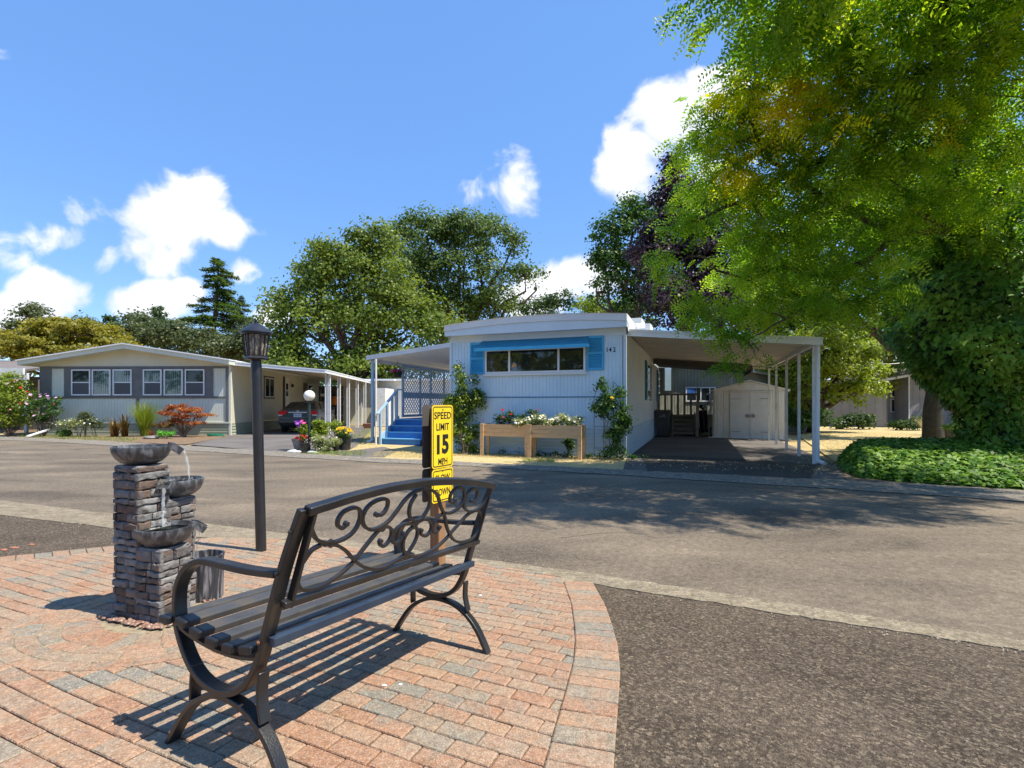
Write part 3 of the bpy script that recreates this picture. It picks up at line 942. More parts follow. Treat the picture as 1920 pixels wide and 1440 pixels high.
# grit washed to the kerbs, small stones on the road and the lot
gp = []
def grit(P0_, P1_, n, w_, z=.006):
    for _ in range(n):
        t = random.random(); a = P0_.lerp(P1_, t); x, y = a.x + random.gauss(0, w_ * .3), a.y + random.gauss(0, w_); gp.append((x, y, gz(x, y) + z, random.uniform(.003, .009)))
for i in range(2, len(nu) - 2):
    grit(nu[i] + Vector((0, .08, 0)), nu[i + 1] + Vector((0, .08, 0)), 4, .10); grit(nl[i] - Vector((0, .05, 0)), nl[i + 1] - Vector((0, .05, 0)), 3, .06, .008); grit(fl[i] - Vector((0, .1, 0)), fl[i + 1] - Vector((0, .1, 0)), 4, .12)
for _ in range(220):
    x, y = random.uniform(-3, 6), random.uniform(1.8, 9); gp.append((x, y, gz(x, y) + .006, random.uniform(.002, .008)))
mbg = MB()
for x, y, z, r_ in gp:
    a = random.uniform(0, 3); k = random.uniform(.6, 1)
    mbg.add([(x + r_ * math.cos(a), y + r_ * math.sin(a), z), (x - r_ * k * math.sin(a), y + r_ * k * math.cos(a), z), (x - r_ * math.cos(a), y - r_ * math.sin(a), z), (x + r_ * k * math.sin(a), y - r_ * k * math.cos(a), z), (x, y, z + r_ * .8)], [(0, 1, 4), (1, 2, 4), (2, 3, 4), (3, 0, 4)])
tag(mbg.build('road_grit', mat('grit', [(.10, .08, .06), (.30, .25, .18), (.45, .38, .28)], attr=True, rough=.9)), 'loose grit and small stones along the kerbs of the road', 'grit', kind='stuff')

def flat_mark(name, blobs, m, label, z=.006):
    mb = MB()
    for px, py, rx, ry in blobs:
        pts = []
        for k in range(12):
            a = k / 12 * 6.283; q = G(px + rx * math.cos(a) * random.uniform(.7, 1.15), py + ry * math.sin(a) * random.uniform(.7, 1.15)); pts.append((q.x, q.y, q.z + z))
        mb.add(pts, [tuple(range(12))[::-1]], .5)
    return tag(mb.build(name, m), label, 'mark', kind='structure')


flat_mark('paint_marks', [(8, 1032, 7, 2.2), (28, 1028, 9, 2), (60, 1022, 6, 1.6)], mat('faded_red_paint', [(.42, .14, .07), (.30, .14, .09)], rough=.9, scale=30), None, .007)
flat_mark('bird_droppings', [(721, 1296, 5, 2.6), (751, 1294, 3.6, 2), (901, 1123, 2.5, 1.5)], M['white'], None, .024)
flat_mark('oil_stains', [(762, 913, 26, 1.3), (905, 960, 30, 1.2), (1395, 1046, 34, 1.6), (1300, 1040, 16, 1.2), (390, 880, 20, 1.0), (410, 905, 14, .8), (1010, 905, 14, 1.2)], mat('oil_dark_asphalt', [(.07, .056, .045), (.10, .08, .062)], rough=.8, scale=20), None, .0035)
ck = MB()
for pts, w_ in ([[(1470, 1132), (1466, 1142), (1471, 1150)], .010], [[(60, 905), (200, 912), (330, 935), (480, 950)], .005], [[(1050, 1010), (1180, 1000), (1330, 1035), (1500, 1050), (1640, 1100)], .005]):
    if not w_: continue
    P = crom([G(*q) for q in pts], 14)
    ck.bar([Vector((p.x + jt(.006), p.y + jt(.006), gz(p.x, p.y) + (.0055 if p.y > 3 or w_ < .006 else .0115))) for p in P], (0, 0, 1), .0016, w_)
tag(ck.build('asphalt_cracks', mat('crack_dark', [(.045, .035, .028)], rough=1)), kind='structure')


# ================================================================ BENCH
BO = Vector((-.4854, 2.5042, .1267)); BL_ = Vector((-.45079, -.88937, .07619)); BD = Vector((.89213, -.45174, .00519)); BU = Vector((.02981, .07031, .99708))
BLEN = 1.085
BO = BO + BU * .012


def bp(s, a, z): return BO + BL_ * s + BD * a + BU * z


bench = thing('park_bench', 'black metal park bench with scrollwork back standing on the brick patio', 'bench', bp(BLEN / 2, .13, 0))
LOOP = [(.326, .594), (.204, .586), (.09, .586), (-.007, .586), (-.057, .575), (-.099, .55), (-.125, .515), (-.137, .48), (-.137, .441), (-.131, .408), (-.12, .371),
        (-.098, .333), (-.067, .294), (-.031, .261), (.015, .235), (.072, .222), (.13, .222), (.184, .238), (.228, .268), (.257, .309), (.278, .358), (.293, .415), (.308, .469), (.325, .534), (.343, .598), (.364, .66), (.39, .729), (.413, .785)]
ARCH = [(-.127, 0), (-.105, .035), (-.079, .075), (-.046, .121), (-.008, .158), (.041, .187), (.089, .205), (.137, .21), (.198, .205), (.245, .192), (.29, .168), (.328, .138), (.361, .102), (.39, .058), (.412, .02), (.42, 0)]
frames = []
for s_ in (0.0, BLEN):
    mb = MB(); mb.bar(crom([bp(s_, a, z) for a, z in LOOP], 3), BL_, .040, .020, rnd=.5)
    fr_ = mb.build('end_frame', M['blackmetal'], bench, smooth=True, world=True, bevel=.003); frames.append(fr_)
    mb = MB(); mb.bar(crom([bp(s_, a, z) for a, z in ARCH], 3), BL_, .038, .017, rnd=.5)
    mb.bar(crom([bp(s_, a, z) for a, z in [(.286, .315), (.284, .27), (.287, .235), (.305, .178)]], 3), BL_, .036, .010)
    mb.bar(crom([bp(s_, a, z) for a, z in [(-.022, .27), (-.024, .23), (-.02, .165)]], 3), BL_, .036, .010)
    mb.build('leg', M['blackmetal'], bench, smooth=True, world=True, bevel=.003)
    mb = MB(); mb.bar(crom([bp(s_, a, z) for a, z in [(-.12, .372), (-.04, .352), (.04, .34), (.116, .335), (.19, .337), (.272, .35)]], 3), BL_, .034, .009)
    mb.build('seat_rail', M['blackmetal'], bench, smooth=True, world=True)
    mb = MB()
    sg = -1 if s_ == 0 else 1
    for a, z in [(.34, .60), (.283, .40), (.385, .72)]:
        mb = MB(); c = bp(s_ + sg * .021, a, z); mb.tube([c - BL_ * .004 * sg, c + BL_ * .003 * sg, c + BL_ * .006 * sg], [.006, .006, .003], 10)
        mb.build('bolt', M['rust' if z == .40 else 'blackmetal'], fr_, world=True)
for i, (a, z, t_) in enumerate([(-.160, .385, .0), (-.073, .379, -.16), (.003, .363, -.14), (.083, .352, -.05), (.163, .350, .05), (.240, .361, .16)]):
    dirv = (BD * math.cos(t_) + BU * math.sin(t_)).normalized()
    up = BL_.cross(dirv); up = up if up.z > 0 else -up
    mb = MB()
    def bx(mb_, s0, s1, w_, h_):
        pts = []
        for s in (s0, s1):
            c = bp(s, a, z + (.012 if i else 0))
            pts.append([c + dirv * x * w_ / 2 + up * y * h_ / 2 for x, y in ((-1, -1), (1, -1), (1, 1), (-1, 1))])
        mb_.hexa(pts[0], pts[1])
    bx(mb, -.018, BLEN + .018, .050, .022)
    sl = mb.build('seat_slat', M['slat'], bench, world=True, bevel=.004)
    for e0, e1_ in ((BLEN + .018, BLEN + .034), (-.034, -.018)):
        mb = MB(); bx(mb, e0, e1_, .0515, .0235); mb.build('end_cap', M['cap'], sl, world=True, bevel=.004)
mb = MB(); mb.bar([bp(-.005, .316, .402), bp(BLEN + .005, .316, .402)], BD, .026, .026)
mb.build('rear_rail', mat('rear_rail_paint', [(.018, .03, .055), (.03, .045, .07)], rough=.35, scale=8), bench, world=True, bevel=.003)
# backrest plane
bd_ = (BD * .27036 + BU * .96276).normalized(); bn_ = BL_.cross(bd_).normalized()


def bk(s, h): return bp(s, .3158, .4023) + bd_ * h


SCR = dict(
    A=[(1.063, .350), (1.043, .321), (1.021, .297), (.992, .283), (.961, .276), (.932, .276), (.904, .281), (.88, .293), (.865, .313), (.861, .337), (.865, .357), (.875, .372), (.891, .38), (.913, .381), (.938, .374), (.951, .362), (.956, .348), (.952, .332), (.938, .32), (.924, .32), (.916, .33)],
    B=[(1.0, .276), (1.029, .266), (1.045, .244), (1.056, .221), (1.058, .191), (1.048, .164), (1.03, .145), (1.007, .137), (.976, .133), (.944, .135), (.909, .146), (.876, .160), (.839, .186), (.823, .204), (.803, .229), (.781, .254), (.762, .274), (.749, .284), (.727, .291), (.705, .289), (.683, .274), (.676, .253), (.68, .235), (.692, .222), (.711, .219), (.727, .230), (.728, .24)],
    C=[(.989, .275), (.959, .271), (.931, .262), (.902, .246), (.875, .227), (.845, .201), (.815, .179), (.786, .161), (.749, .145), (.719, .136), (.68, .131), (.65, .133), (.617, .140), (.582, .150), (.555, .160)],
    D=[(.786, .344), (.764, .34), (.748, .349), (.741, .367), (.745, .386), (.759, .396), (.786, .398), (.816, .391), (.837, .378), (.848, .36), (.849, .338), (.835, .315), (.813, .299), (.787, .291), (.761, .292), (.728, .302), (.704, .318), (.687, .338), (.672, .357), (.654, .380), (.63, .399), (.597, .412), (.562, .416)],
    E=[(.592, .398), (.61, .372), (.612, .344), (.601, .318), (.579, .299), (.551, .290), (.522, .294), (.505, .311), (.492, .336), (.495, .366), (.51, .394), (.526, .409)],
    F=[(.562, .414), (.532, .413), (.505, .408), (.48, .398), (.451, .380), (.428, .354), (.403, .326), (.375, .300), (.352, .275), (.332, .246), (.301, .212), (.27, .185), (.237, .161), (.188, .141), (.13, .132), (.073, .134), (.039, .152), (.027, .184), (.035, .222), (.051, .252), (.08, .272), (.119, .278), (.165, .269), (.206, .246), (.24, .221), (.272, .197), (.29, .181), (.323, .162), (.357, .147), (.408, .136), (.46, .133), (.504, .139), (.539, .151), (.568, .167), (.588, .192), (.595, .222), (.586, .246), (.569, .262), (.544, .263), (.523, .247), (.517, .221), (.523, .197), (.535, .176), (.547, .158)],
    G=[(.313, .347), (.327, .338), (.344, .343), (.355, .36), (.356, .38), (.338, .397), (.308, .404), (.272, .395), (.251, .37), (.244, .344), (.255, .319), (.284, .301), (.325, .293), (.362, .298)],
    H=[(.174, .331), (.156, .324), (.142, .334), (.136, .354), (.145, .376), (.168, .388), (.202, .386), (.227, .368), (.236, .341), (.226, .312), (.192, .288), (.148, .278), (.1, .282), (.064, .297), (.04, .323), (.012, .356)],
    I=[(.552, .279), (.529, .285), (.505, .289), (.478, .285), (.45, .27), (.434, .247), (.437, .227), (.454, .216), (.481, .22), (.499, .233), (.5, .244)],
    J=[(.370, .293), (.403, .289), (.421, .27), (.426, .246), (.415, .226), (.394, .217), (.38, .225), (.375, .238)],
    K=[(.552, .279), (.591, .284), (.621, .286), (.65, .278), (.666, .262), (.667, .242), (.655, .223), (.635, .215), (.619, .223), (.611, .237), (.606, .247)])
mb = MB()
for k, v in SCR.items():
    P = crom([bk(s, h) for s, h in v], 4)
    mb.bar(P, bn_, .0115, .0105)
    if k in 'ABDGHIJK':
        for e_ in ([P[-1]] if k in 'ABIJK' else [P[0]] if k in 'GD' else [P[0]]):
            mb.tube([e_ - bn_ * .007, e_ + bn_ * .007], .0085, 12)
for s, h in [(.96, .274), (.560, .152), (.552, .279), (.735, .289)]:
    c = bk(s, h); mb.tube([c - bn_ * .0055, c + bn_ * .0055], .013 if s != .552 else .018, 12)
scroll = mb.build('scrollwork', M['blackmetal'], bench, smooth=True, world=True)
mb = MB()
TOPR = crom([bk(s, h) for s, h in [(1.085, .392), (1.0, .405), (.93, .416), (.787, .432), (.66, .4395), (.54, .442), (.408, .437), (.25, .424), (.1, .404), (0, .388)]], 4)
mb.bar(TOPR, bn_, .028, .026); mb.build('top_rail', M['blackmetal'], bench, smooth=True, world=True, bevel=.003)
mb = MB(); mb.bar([bk(0, .112), bk(BLEN, .112)], bn_, .024, .020); mb.build('lower_rail', M['blackmetal'], bench, world=True, bevel=.003)
for s in (.026, BLEN - .026):
    mb = MB(); mb.bar([bk(s, .10), bk(s, .398)], bn_, .024, .012); mb.build('back_frame', M['blackmetal'], bench, world=True, bevel=.002)

# ================================================================ FOUNTAIN
FRZ = math.atan2(fx.y, fx.x)
fount = thing('tiered_fountain', 'stacked stone garden fountain with three dark bowls and a round catch pot', 'fountain', (FT0.x, FT0.y, FT0.z), FRZ)


def stone_wall(mb, x0, y0, x1, y1, z0, z1, core):
    """faces of split stones round a square column"""
    core.box((x0 + .008, y0 + .008, z0), (x1 - .008, y1 - .008, z1 - .01), rnd=.5)
    sides = [((x0, y0), (x1, y0)), ((x1, y0), (x1, y1)), ((x1, y1), (x0, y1)), ((x0, y1), (x0, y0))]
    z = z0
    while z < z1 - .012:
        h = min(random.uniform(.030, .049), z1 - z)
        if z1 - z - h < .028: h = z1 - z
        for si, (a, b) in enumerate(sides):
            L_ = math.hypot(b[0] - a[0], b[1] - a[1]); dx, dy = (b[0] - a[0]) / L_, (b[1] - a[1]) / L_; nx, ny = dy, -dx
            s = 0
            while s < L_ - .001:
                w_ = random.uniform(.05, .13)
                if L_ - s - w_ < .045: w_ = L_ - s
                pr = random.uniform(.003, .015); gp = .0022
                e0, e1 = (s + gp if s > 0 else -pr * .8), (s + w_ - gp if s + w_ < L_ - .001 else L_ + pr * .8)
                n = 5; lo_, hi_ = [], []
                jz = [random.uniform(-.0045, .0045) for _ in range(12)]
                bot = [(e0 + (e1 - e0) * i / 4, z + gp + jz[i]) for i in range(5)]
                top = [(e0 + (e1 - e0) * i / 4, z + h - gp + jz[5 + i]) for i in range(5)][::-1]
                ring = bot + top
                cs, cz = (e0 + e1) / 2, z + h / 2
                def q(s_, z_, o): return (a[0] + dx * s_ + nx * o, a[1] + dy * s_ + ny * o, max(z_, z0))
                r0 = [q(s_, z_, -.012) for s_, z_ in ring]
                r1 = [q(s_, z_, pr * .45) for s_, z_ in ring]
                r2 = [q(cs + (s_ - cs) * (1 - .006 / (e1 - e0 + .01) * 2), cz + (z_ - cz) * .74, pr + random.uniform(-.0012, .0012)) for s_, z_ in ring]
                k = len(ring); vs = r0 + r1 + r2 + [q(cs, cz, pr + .002)]
                fs = [(i, (i + 1) % k, k + (i + 1) % k, k + i) for i in range(k)] + [(k + i, k + (i + 1) % k, 2 * k + (i + 1) % k, 2 * k + i) for i in range(k)] + [(2 * k + i, 2 * k + (i + 1) % k, 3 * k) for i in range(k)]
                mb.add(vs, fs, random.random())
                s += w_
        z += h
    # cap stones
    mb.hexa([(x0 - .006, y0 - .006, z1 - .004), (x1 + .006, y0 - .006, z1 - .004), (x1 + .006, y1 + .006, z1 - .004), (x0 - .006, y1 + .006, z1 - .004)],
            [(x0, y0, z1 + .006), (x1, y0, z1 + .006), (x1, y1, z1 + .006), (x0, y1, z1 + .006)], .7)


zoff = -.02
for (x0, y0, x1, y1, zt) in [(-.197, 0, -.004, .178, 0), (-.405, .006, -.205, .180, 0), (-.405, .19, -.20, .37, 0)]:
    pass
lowt = W(302, 1034, (FT0.y)).z - FT0.z
tall_c = FT0 - fx * .17
tallt = W(255, 877, tall_c.y).z - FT0.z
midt = W(367, 930, (FT0 + fy * .31 - fx * .165).y).z - FT0.z
FS = .83
cols_ = [(-.197 * FS, 0, -.004, .178 * FS, lowt), (-.405 * FS, .004, -.203 * FS, .180 * FS, tallt), (-.405 * FS, .185 * FS, -.20 * FS, .37 * FS, midt)]
for c in cols_:
    mb, co = MB(), MB(); stone_wall(mb, c[0], c[1], c[2], c[3], zoff, c[4], co)
    s_ = mb.build('stone_column', M['stone'], fount, smooth=True); co.build('core', M['mortar'], s_)


def bowl(parent, c, r, h, spout_ang, name='bowl', sp=1):
    pr = [(.0, 0), (r * .42, 0), (r * .68, h * .15), (r * .87, h * .42), (r * .97, h * .75), (r, h), (r * .985, h + .006), (r * .93, h + .006), (r * .90, h * .86), (r * .78, h * .55), (r * .5, h * .3), (0, h * .24)]
    mb = MB(); mb.lathe(pr, c, 40)
    b = mb.build(name, M['bowl'], parent, smooth=True)
    mb = MB(); mb.lathe([(0, h * .80), (r * .885, h * .80)], c, 32); mb.build('water_surface', M['water'], b)
    if sp:
        d = Vector((math.cos(spout_ang), math.sin(spout_ang), 0)); sdv = Vector((-d.y, d.x, 0)); c = Vector(c)
        mb = MB()
        o = c + d * r * .84 + Vector((0, 0, h * .9)); e = c + d * (r + .045) + Vector((0, 0, h * .74))
        mb.bar([o, c + d * r * 1.02 + Vector((0, 0, h * .86)), e], sdv, .052, .006)
        for k in (-1, 1): mb.bar([o + sdv * .028 * k + Vector((0, 0, .012)), c + d * r * 1.02 + sdv * .028 * k + Vector((0, 0, h * .86 + .01)), e + sdv * .027 * k + Vector((0, 0, -.012))], sdv, .010, .036)
        mb.build('spout', M['bowl'], b, smooth=True)
        return b, e
    return b, None


imf = wmat(fount).inverted()


def fl_(P): return imf @ Vector(P)


c1 = (-.253, .078, tallt + .006); c2 = (-.225, .25, midt + .006); c3 = (-.083, .08, lowt + .006)
b1, e1 = bowl(fount, c1, .133, .092, math.atan2(.285 - .092 - .02, .13))
b2, e2 = bowl(fount, c2, .133, .092, math.atan2(.09 - .285, .13))
b3, e3 = bowl(fount, c3, .133, .092, math.atan2(.25, .20))
pot_c = fl_(G(383, 1128)); pot_c.z = -.02
mb = MB(); pr_ = .100; ph = .27
mb.lathe([(0, 0), (pr_ * .98, 0), (pr_ * 1.0, ph * .5), (pr_ * 1.01, ph * .93), (pr_ * 1.05, ph * .945), (pr_ * 1.05, ph), (pr_ * .93, ph), (pr_ * .9, ph * .8), (0, ph * .78)], pot_c, 36)
cp = mb.build('catch_pot', M['potstreak'], fount, smooth=True)


def stream(a, b, wd_=.012, n=14):
    """a thin fall of water: ragged ribbon of joined drops"""
    a = Vector(a); b = Vector(b); hd = Vector((b.x - a.x, b.y - a.y, 0)); P = []; Rd = []
    for i in range(n + 1):
        t = i / n; P.append(Vector((a.x + hd.x * t ** .6, a.y + hd.y * t ** .6, a.z + (b.z - a.z) * t ** 1.4)) + Vector(rng.normal(size=3)) * .0016); Rd.append(wd_ * (.35 + .35 * random.random()) * (1 - .3 * t))
    mb = MB(); mb.tube(P, Rd, 8)
    for i in range(12):
        c = Vector(b) + Vector((random.gauss(0, .02), random.gauss(0, .02), random.uniform(0, .035))); mb.lathe([(0, -.003), (.003, 0), (0, .003)], c, 6)
    mb.build('water_stream', M['fall'], fount, smooth=True)


stream(e1, (e1.x + .03, e1.y + .025, c2[2] + .085)); stream(e2, (e2.x + .015, e2.y - .01, c3[2] + .085), .016)
stream(e3, (pot_c.x - .035, pot_c.y - .03, ph * .8 + pot_c.z), .009)
# pebbles round its foot: each could be picked up, but there are many and tiny
pb = MB()
for i in range(230):
    k = random.random()
    side = random.choice('ffffrrlb')
    if side == 'f': x, y = random.uniform(-.37, .03), random.uniform(-.06, -.015)
    elif side == 'r': x, y = random.uniform(.012, .05), random.uniform(-.06, .37)
    elif side == 'l': x, y = random.uniform(-.39, -.35), random.uniform(-.05, .35)
    else: x, y = random.uniform(-.35, .1), random.uniform(.33, .39)
    s = random.uniform(.007, .014)
    c = wmat(fount) @ Vector((x, y, 0)); zz = gz(c.x, c.y) + .032
    a_ = random.uniform(0, 3); pb.lathe([(0, -s * .5), (s * .8, -s * .25), (s, .1 * s), (s * .7, s * .5), (0, s * .65)], (c.x, c.y, zz + s * .4), 8, sx=1.25 if i % 2 else .9)
tag(pb.build('pebbles', M['pebble'], smooth=True), 'reddish brown river pebbles around the foot of the stone fountain', 'pebbles', kind='stuff')

# ================================================================ LAMP POST
LB = G(490, 1037); LB.z = gz(LB.x, LB.y) + .012
lamp = thing('lamp_post', 'black lamp post with fluted glass lantern at the kerb behind the fountain', 'lamp post', LB)
topz = W(480, 672, LB.y).z - LB.z
lean = Vector((W(480, 672, LB.y).x - LB.x, 0, topz))
mb = MB(); mb.tube([Vector((0, 0, -.05)), lean * .5, lean * .9], .041, 24); mb.build('pole', M['lampblack'], lamp, smooth=True)
mb = MB(); mb.tube([lean * .9, lean * .96, lean * 1.0], [.0425, .0425, .036], 24); mb.build('collar', M['lampblack'], lamp, smooth=True)
HS = (W(480, 597, LB.y).z - W(480, 672, LB.y).z) / .345
lz = lambda prof: [(r * HS, z * HS) for r, z in prof]
tp = lean
mb = MB()
mb.lathe(lz([(.038, -.02), (.095, -.012), (.100, .0), (.092, .010), (.084, .018), (.0, .018)]), tp, 6, a0=.35)
mb.lathe(lz([(.080, .018), (.082, .024), (.0, .024)]), tp, 6, a0=.35)
lb_ = mb.build('lantern_base', M['lampblack'], lamp)
mb = MB()
mb.lathe(lz([(.106, .198), (.118, .203), (.118, .212), (.134, .216), (.134, .224), (.118, .236), (.098, .255), (.078, .268), (.066, .274), (.056, .284), (.032, .296), (.016, .304), (.014, .312), (.021, .317), (.012, .322), (.011, .328), (.017, .335), (.012, .344), (0, .347)]), tp, 12, a0=.35)
mb.build('lantern_roof', M['lampblack'], lamp, smooth=True)
mb = MB(); mb.lathe(lz([(.076, .022), (.100, .200)]), tp, 6, a0=.35); mb.build('lantern_glass', M['lampglass'], lamp)
mb = MB()
for i in range(6):
    a_ = .35 + i * math.pi / 3; d_ = Vector((math.cos(a_), math.sin(a_), 0))
    mb.bar([tp + d_ * .080 * HS + Vector((0, 0, .018 * HS)), tp + d_ * .105 * HS + Vector((0, 0, .20 * HS))], Vector((-d_.y, d_.x, 0)), .012, .010)
    a2 = a_ + math.pi / 6; d2_ = Vector((math.cos(a2), math.sin(a2), 0))
    mb.bar([tp + d2_ * .070 * HS + Vector((0, 0, .018 * HS)), tp + d2_ * .091 * HS + Vector((0, 0, .20 * HS))], Vector((-d2_.y, d2_.x, 0)), .006, .006)
mb.build('lantern_cage', M['lampblack'], lamp)

# ================================================================ SPEED SIGN
SB = G(821, 1064)
sn = Vector((.866, -.5, 0)); sx_ = Vector((.5, .866, 0))             # face normal, rightwards along the face
sign = thing('sign_post', 'brown wooden sign post carrying yellow speed limit sign', 'sign post', SB)


def spt(x, y, z): return SB + sx_ * x + sn * y + Vector((0, 0, z))


hp = .043
ztop = W(820, 765, SB.y).z - SB.z
mb = MB(); mb.hexa([spt(x, y, -.1) for x, y in ((-hp, -hp), (hp, -hp), (hp, hp), (-hp, hp))], [spt(x, y, ztop) for x, y in ((-hp, -hp), (hp, -hp), (hp, hp), (-hp, hp))])
mb.build('post', M['postwood'], sign, world=True, bevel=.004)


def rrect(w_, h_, r_, n=6):
    out = []
    for cx_, cy_, a0 in ((w_ / 2 - r_, h_ / 2 - r_, 0), (-w_ / 2 + r_, h_ / 2 - r_, 90), (-w_ / 2 + r_, -h_ / 2 + r_, 180), (w_ / 2 - r_, -h_ / 2 + r_, 270)):
        for i in range(n + 1): a = R(a0 + 90 * i / n); out.append((cx_ + r_ * math.cos(a), cy_ + r_ * math.sin(a)))
    return out


_tc = {}


def text_mesh(s, size, thick=0.0015, bold=0.0):
    c = bpy.data.curves.new('t', 'FONT'); c.body = s; c.size = size; c.align_x = 'CENTER'; c.align_y = 'CENTER'; c.extrude = thick; c.offset = bold; c.resolution_u = 4
    o = bpy.data.objects.new('t', c); COL.objects.link(o)
    bpy.context.view_layer.update()
    me = bpy.data.meshes.new_from_object(o.evaluated_get(bpy.context.evaluated_depsgraph_get()))
    V = [v.co.copy() for v in me.vertices]; Fc = [tuple(p.vertices) for p in me.polygons]
    bpy.data.objects.remove(o); bpy.data.curves.remove(c); bpy.data.meshes.remove(me)
    return V, Fc


def put_text(mb, s, size, fn, width=None, height=None, bold=0.0):
    V, Fc = text_mesh(s, size, bold=bold)
    x0, x1 = min(v.x for v in V), max(v.x for v in V); y0, y1 = min(v.y for v in V), max(v.y for v in V)
    kx = width / (x1 - x0) if width else 1; ky = height / (y1 - y0) if height else 1
    mb.add([fn((v.x - (x0 + x1) / 2) * kx, (v.y - (y0 + y1) / 2) * ky, v.z) for v in V], Fc, .5)


za = [W(826, y, SB.y + .0).z - SB.z for y in (759.5, 876)]; zb = [W(826, y, SB.y).z - SB.z for y in (877.5, 939)]
SWd = .262
for nm, (z1, z0), words in (('speed_sign', za, [('SPEED', .80, .113, .835), ('LIMIT', .60, .113, .655), ('15', .56, .31, .375), ('MPH', .43, .10, .105)]),
                            ('slow_down_sign', zb, [('SLOW', .68, .21, .72), ('DOWN', .70, .21, .30)])):
    h = z1 - z0; zc = (z0 + z1) / 2
    for side in (1, -1):
        of = side * (hp + .003)
        rr2 = rrect(SWd, h, .028)
        def sp3(x, z, o, side=side, of=of): return spt(x * side, of + side * o, zc + z)
        mb = MB(); mb.hexa([sp3(x, z, 0) for x, z in rr2], [sp3(x, z, .002) for x, z in rr2])
        plate = mb.build(nm if side == 1 else 'rear_' + nm, M['yellow'] if side == 1 else M['signback'], sign, world=True)
        if side == 1:
            mb = MB(); mb.hexa([sp3(x, z, -.0014) for x, z in rr2], [sp3(x, z, -.0002) for x, z in rr2]); mb.build('backing', M['signback'], plate, world=True)
            mb = MB(); o_ = rrect(SWd - .022, h - .022, .022); i_ = rrect(SWd - .036, h - .036, .016); k = len(o_)
            mb.add([sp3(x, z, .0035) for x, z in o_] + [sp3(x, z, .0035) for x, z in i_], [(i, (i + 1) % k, k + (i + 1) % k, k + i) for i in range(k)], .5)
            for s, wf, hf, zf in words:
                put_text(mb, s, .1, lambda x, y, z, zf=zf: sp3(x, -h / 2 + zf * h + y, .0035 + z * .2), SWd * wf, h * hf, .0012 if s != '15' else .0045)
            mb.build('lettering', M['signblack'], plate, world=True)
        for zf in (.93, .06):
            mb = MB(); c = sp3(0, -h / 2 + zf * h, .002); n3 = sn * side
            mb.tube([c, c + n3 * .004, c + n3 * .006], [.006, .006, .003], 8)
            mb.build('bolt', M['signback'], plate, world=True)


# ================================================================ BUILDINGS
def grooved(mb, fn, s0, s1, z0, z1, pitch=.1, gw=.014, gd=.008, thick=.08):
    """wall sheet with vertical grooves; fn(s, out, z) -> world; z0/z1 numbers or functions of s"""
    f0 = z0 if callable(z0) else (lambda s: z0); f1 = z1 if callable(z1) else (lambda s: z1)
    pr = [(s0, 0)]; s = s0 + pitch * .6
    while s < s1 - gw * 1.5:
        pr += [(s - gw / 2, 0), (s - gw / 4, -gd), (s + gw / 4, -gd), (s + gw / 2, 0)]; s += pitch
    pr.append((s1, 0)); n = len(pr)
    vs = [fn(a, o, f0(a)) for a, o in pr] + [fn(a, o, f1(a)) for a, o in pr] + [fn(s0, -thick, f0(s0)), fn(s1, -thick, f0(s1)), fn(s0, -thick, f1(s0)), fn(s1, -thick, f1(s1))]
    fs = [(i, i + 1, n + i + 1, n + i) for i in range(n - 1)] + [(2 * n, 2 * n + 1, 2 * n + 3, 2 * n + 2), (0, n, 2 * n + 2, 2 * n), (n - 1, 2 * n + 1, 2 * n + 3, 2 * n - 1)]
    mb.add(vs, fs, .5)


def lapped(mb, fn, s0, s1, z0, z1, pitch=.09, d=.012):
    """horizontal ribbed skirting"""
    z = z0; pr = []
    while z < z1 - .01:
        zz = min(z + pitch, z1); pr += [(d, z), (d, z + (zz - z) * .45), (0, z + (zz - z) * .6), (0, zz - .003)]; z = zz
    n = len(pr); vs = [fn(s0, o, z_) for o, z_ in pr] + [fn(s1, o, z_) for o, z_ in pr]
    mb.add(vs, [(i, n + i, n + i + 1, i + 1) for i in range(n - 1)], .5)


def fr(F_, axis, off=0):
    """fn(s, out, z) for a wall of frame F_: 'front' faces -v, 'right' faces +u, 'left' faces -u"""
    if axis == 'front': return lambda s, o, z: F_.p(s, off - o, z)
    if axis == 'right': return lambda s, o, z: F_.p(off + o, s, z)
    return lambda s, o, z: F_.p(off - o, s, z)


def boxf(mb, fn, s0, s1, o0, o1, z0, z1, rnd=None, m=0):
    return mb.hexa([fn(s0, o0, z0), fn(s1, o0, z0), fn(s1, o1, z0), fn(s0, o1, z0)], [fn(s0, o0, z1), fn(s1, o0, z1), fn(s1, o1, z1), fn(s0, o1, z1)], rnd, m)


def frame4(mb, fn, s0, s1, z0, z1, w_, o0, o1):
    boxf(mb, fn, s0, s1, o0, o1, z1 - w_, z1); boxf(mb, fn, s0, s1, o0, o1, z0, z0 + w_)
    boxf(mb, fn, s0, s0 + w_, o0, o1, z0 + w_, z1 - w_); boxf(mb, fn, s1 - w_, s1, o0, o1, z0 + w_, z1 - w_)


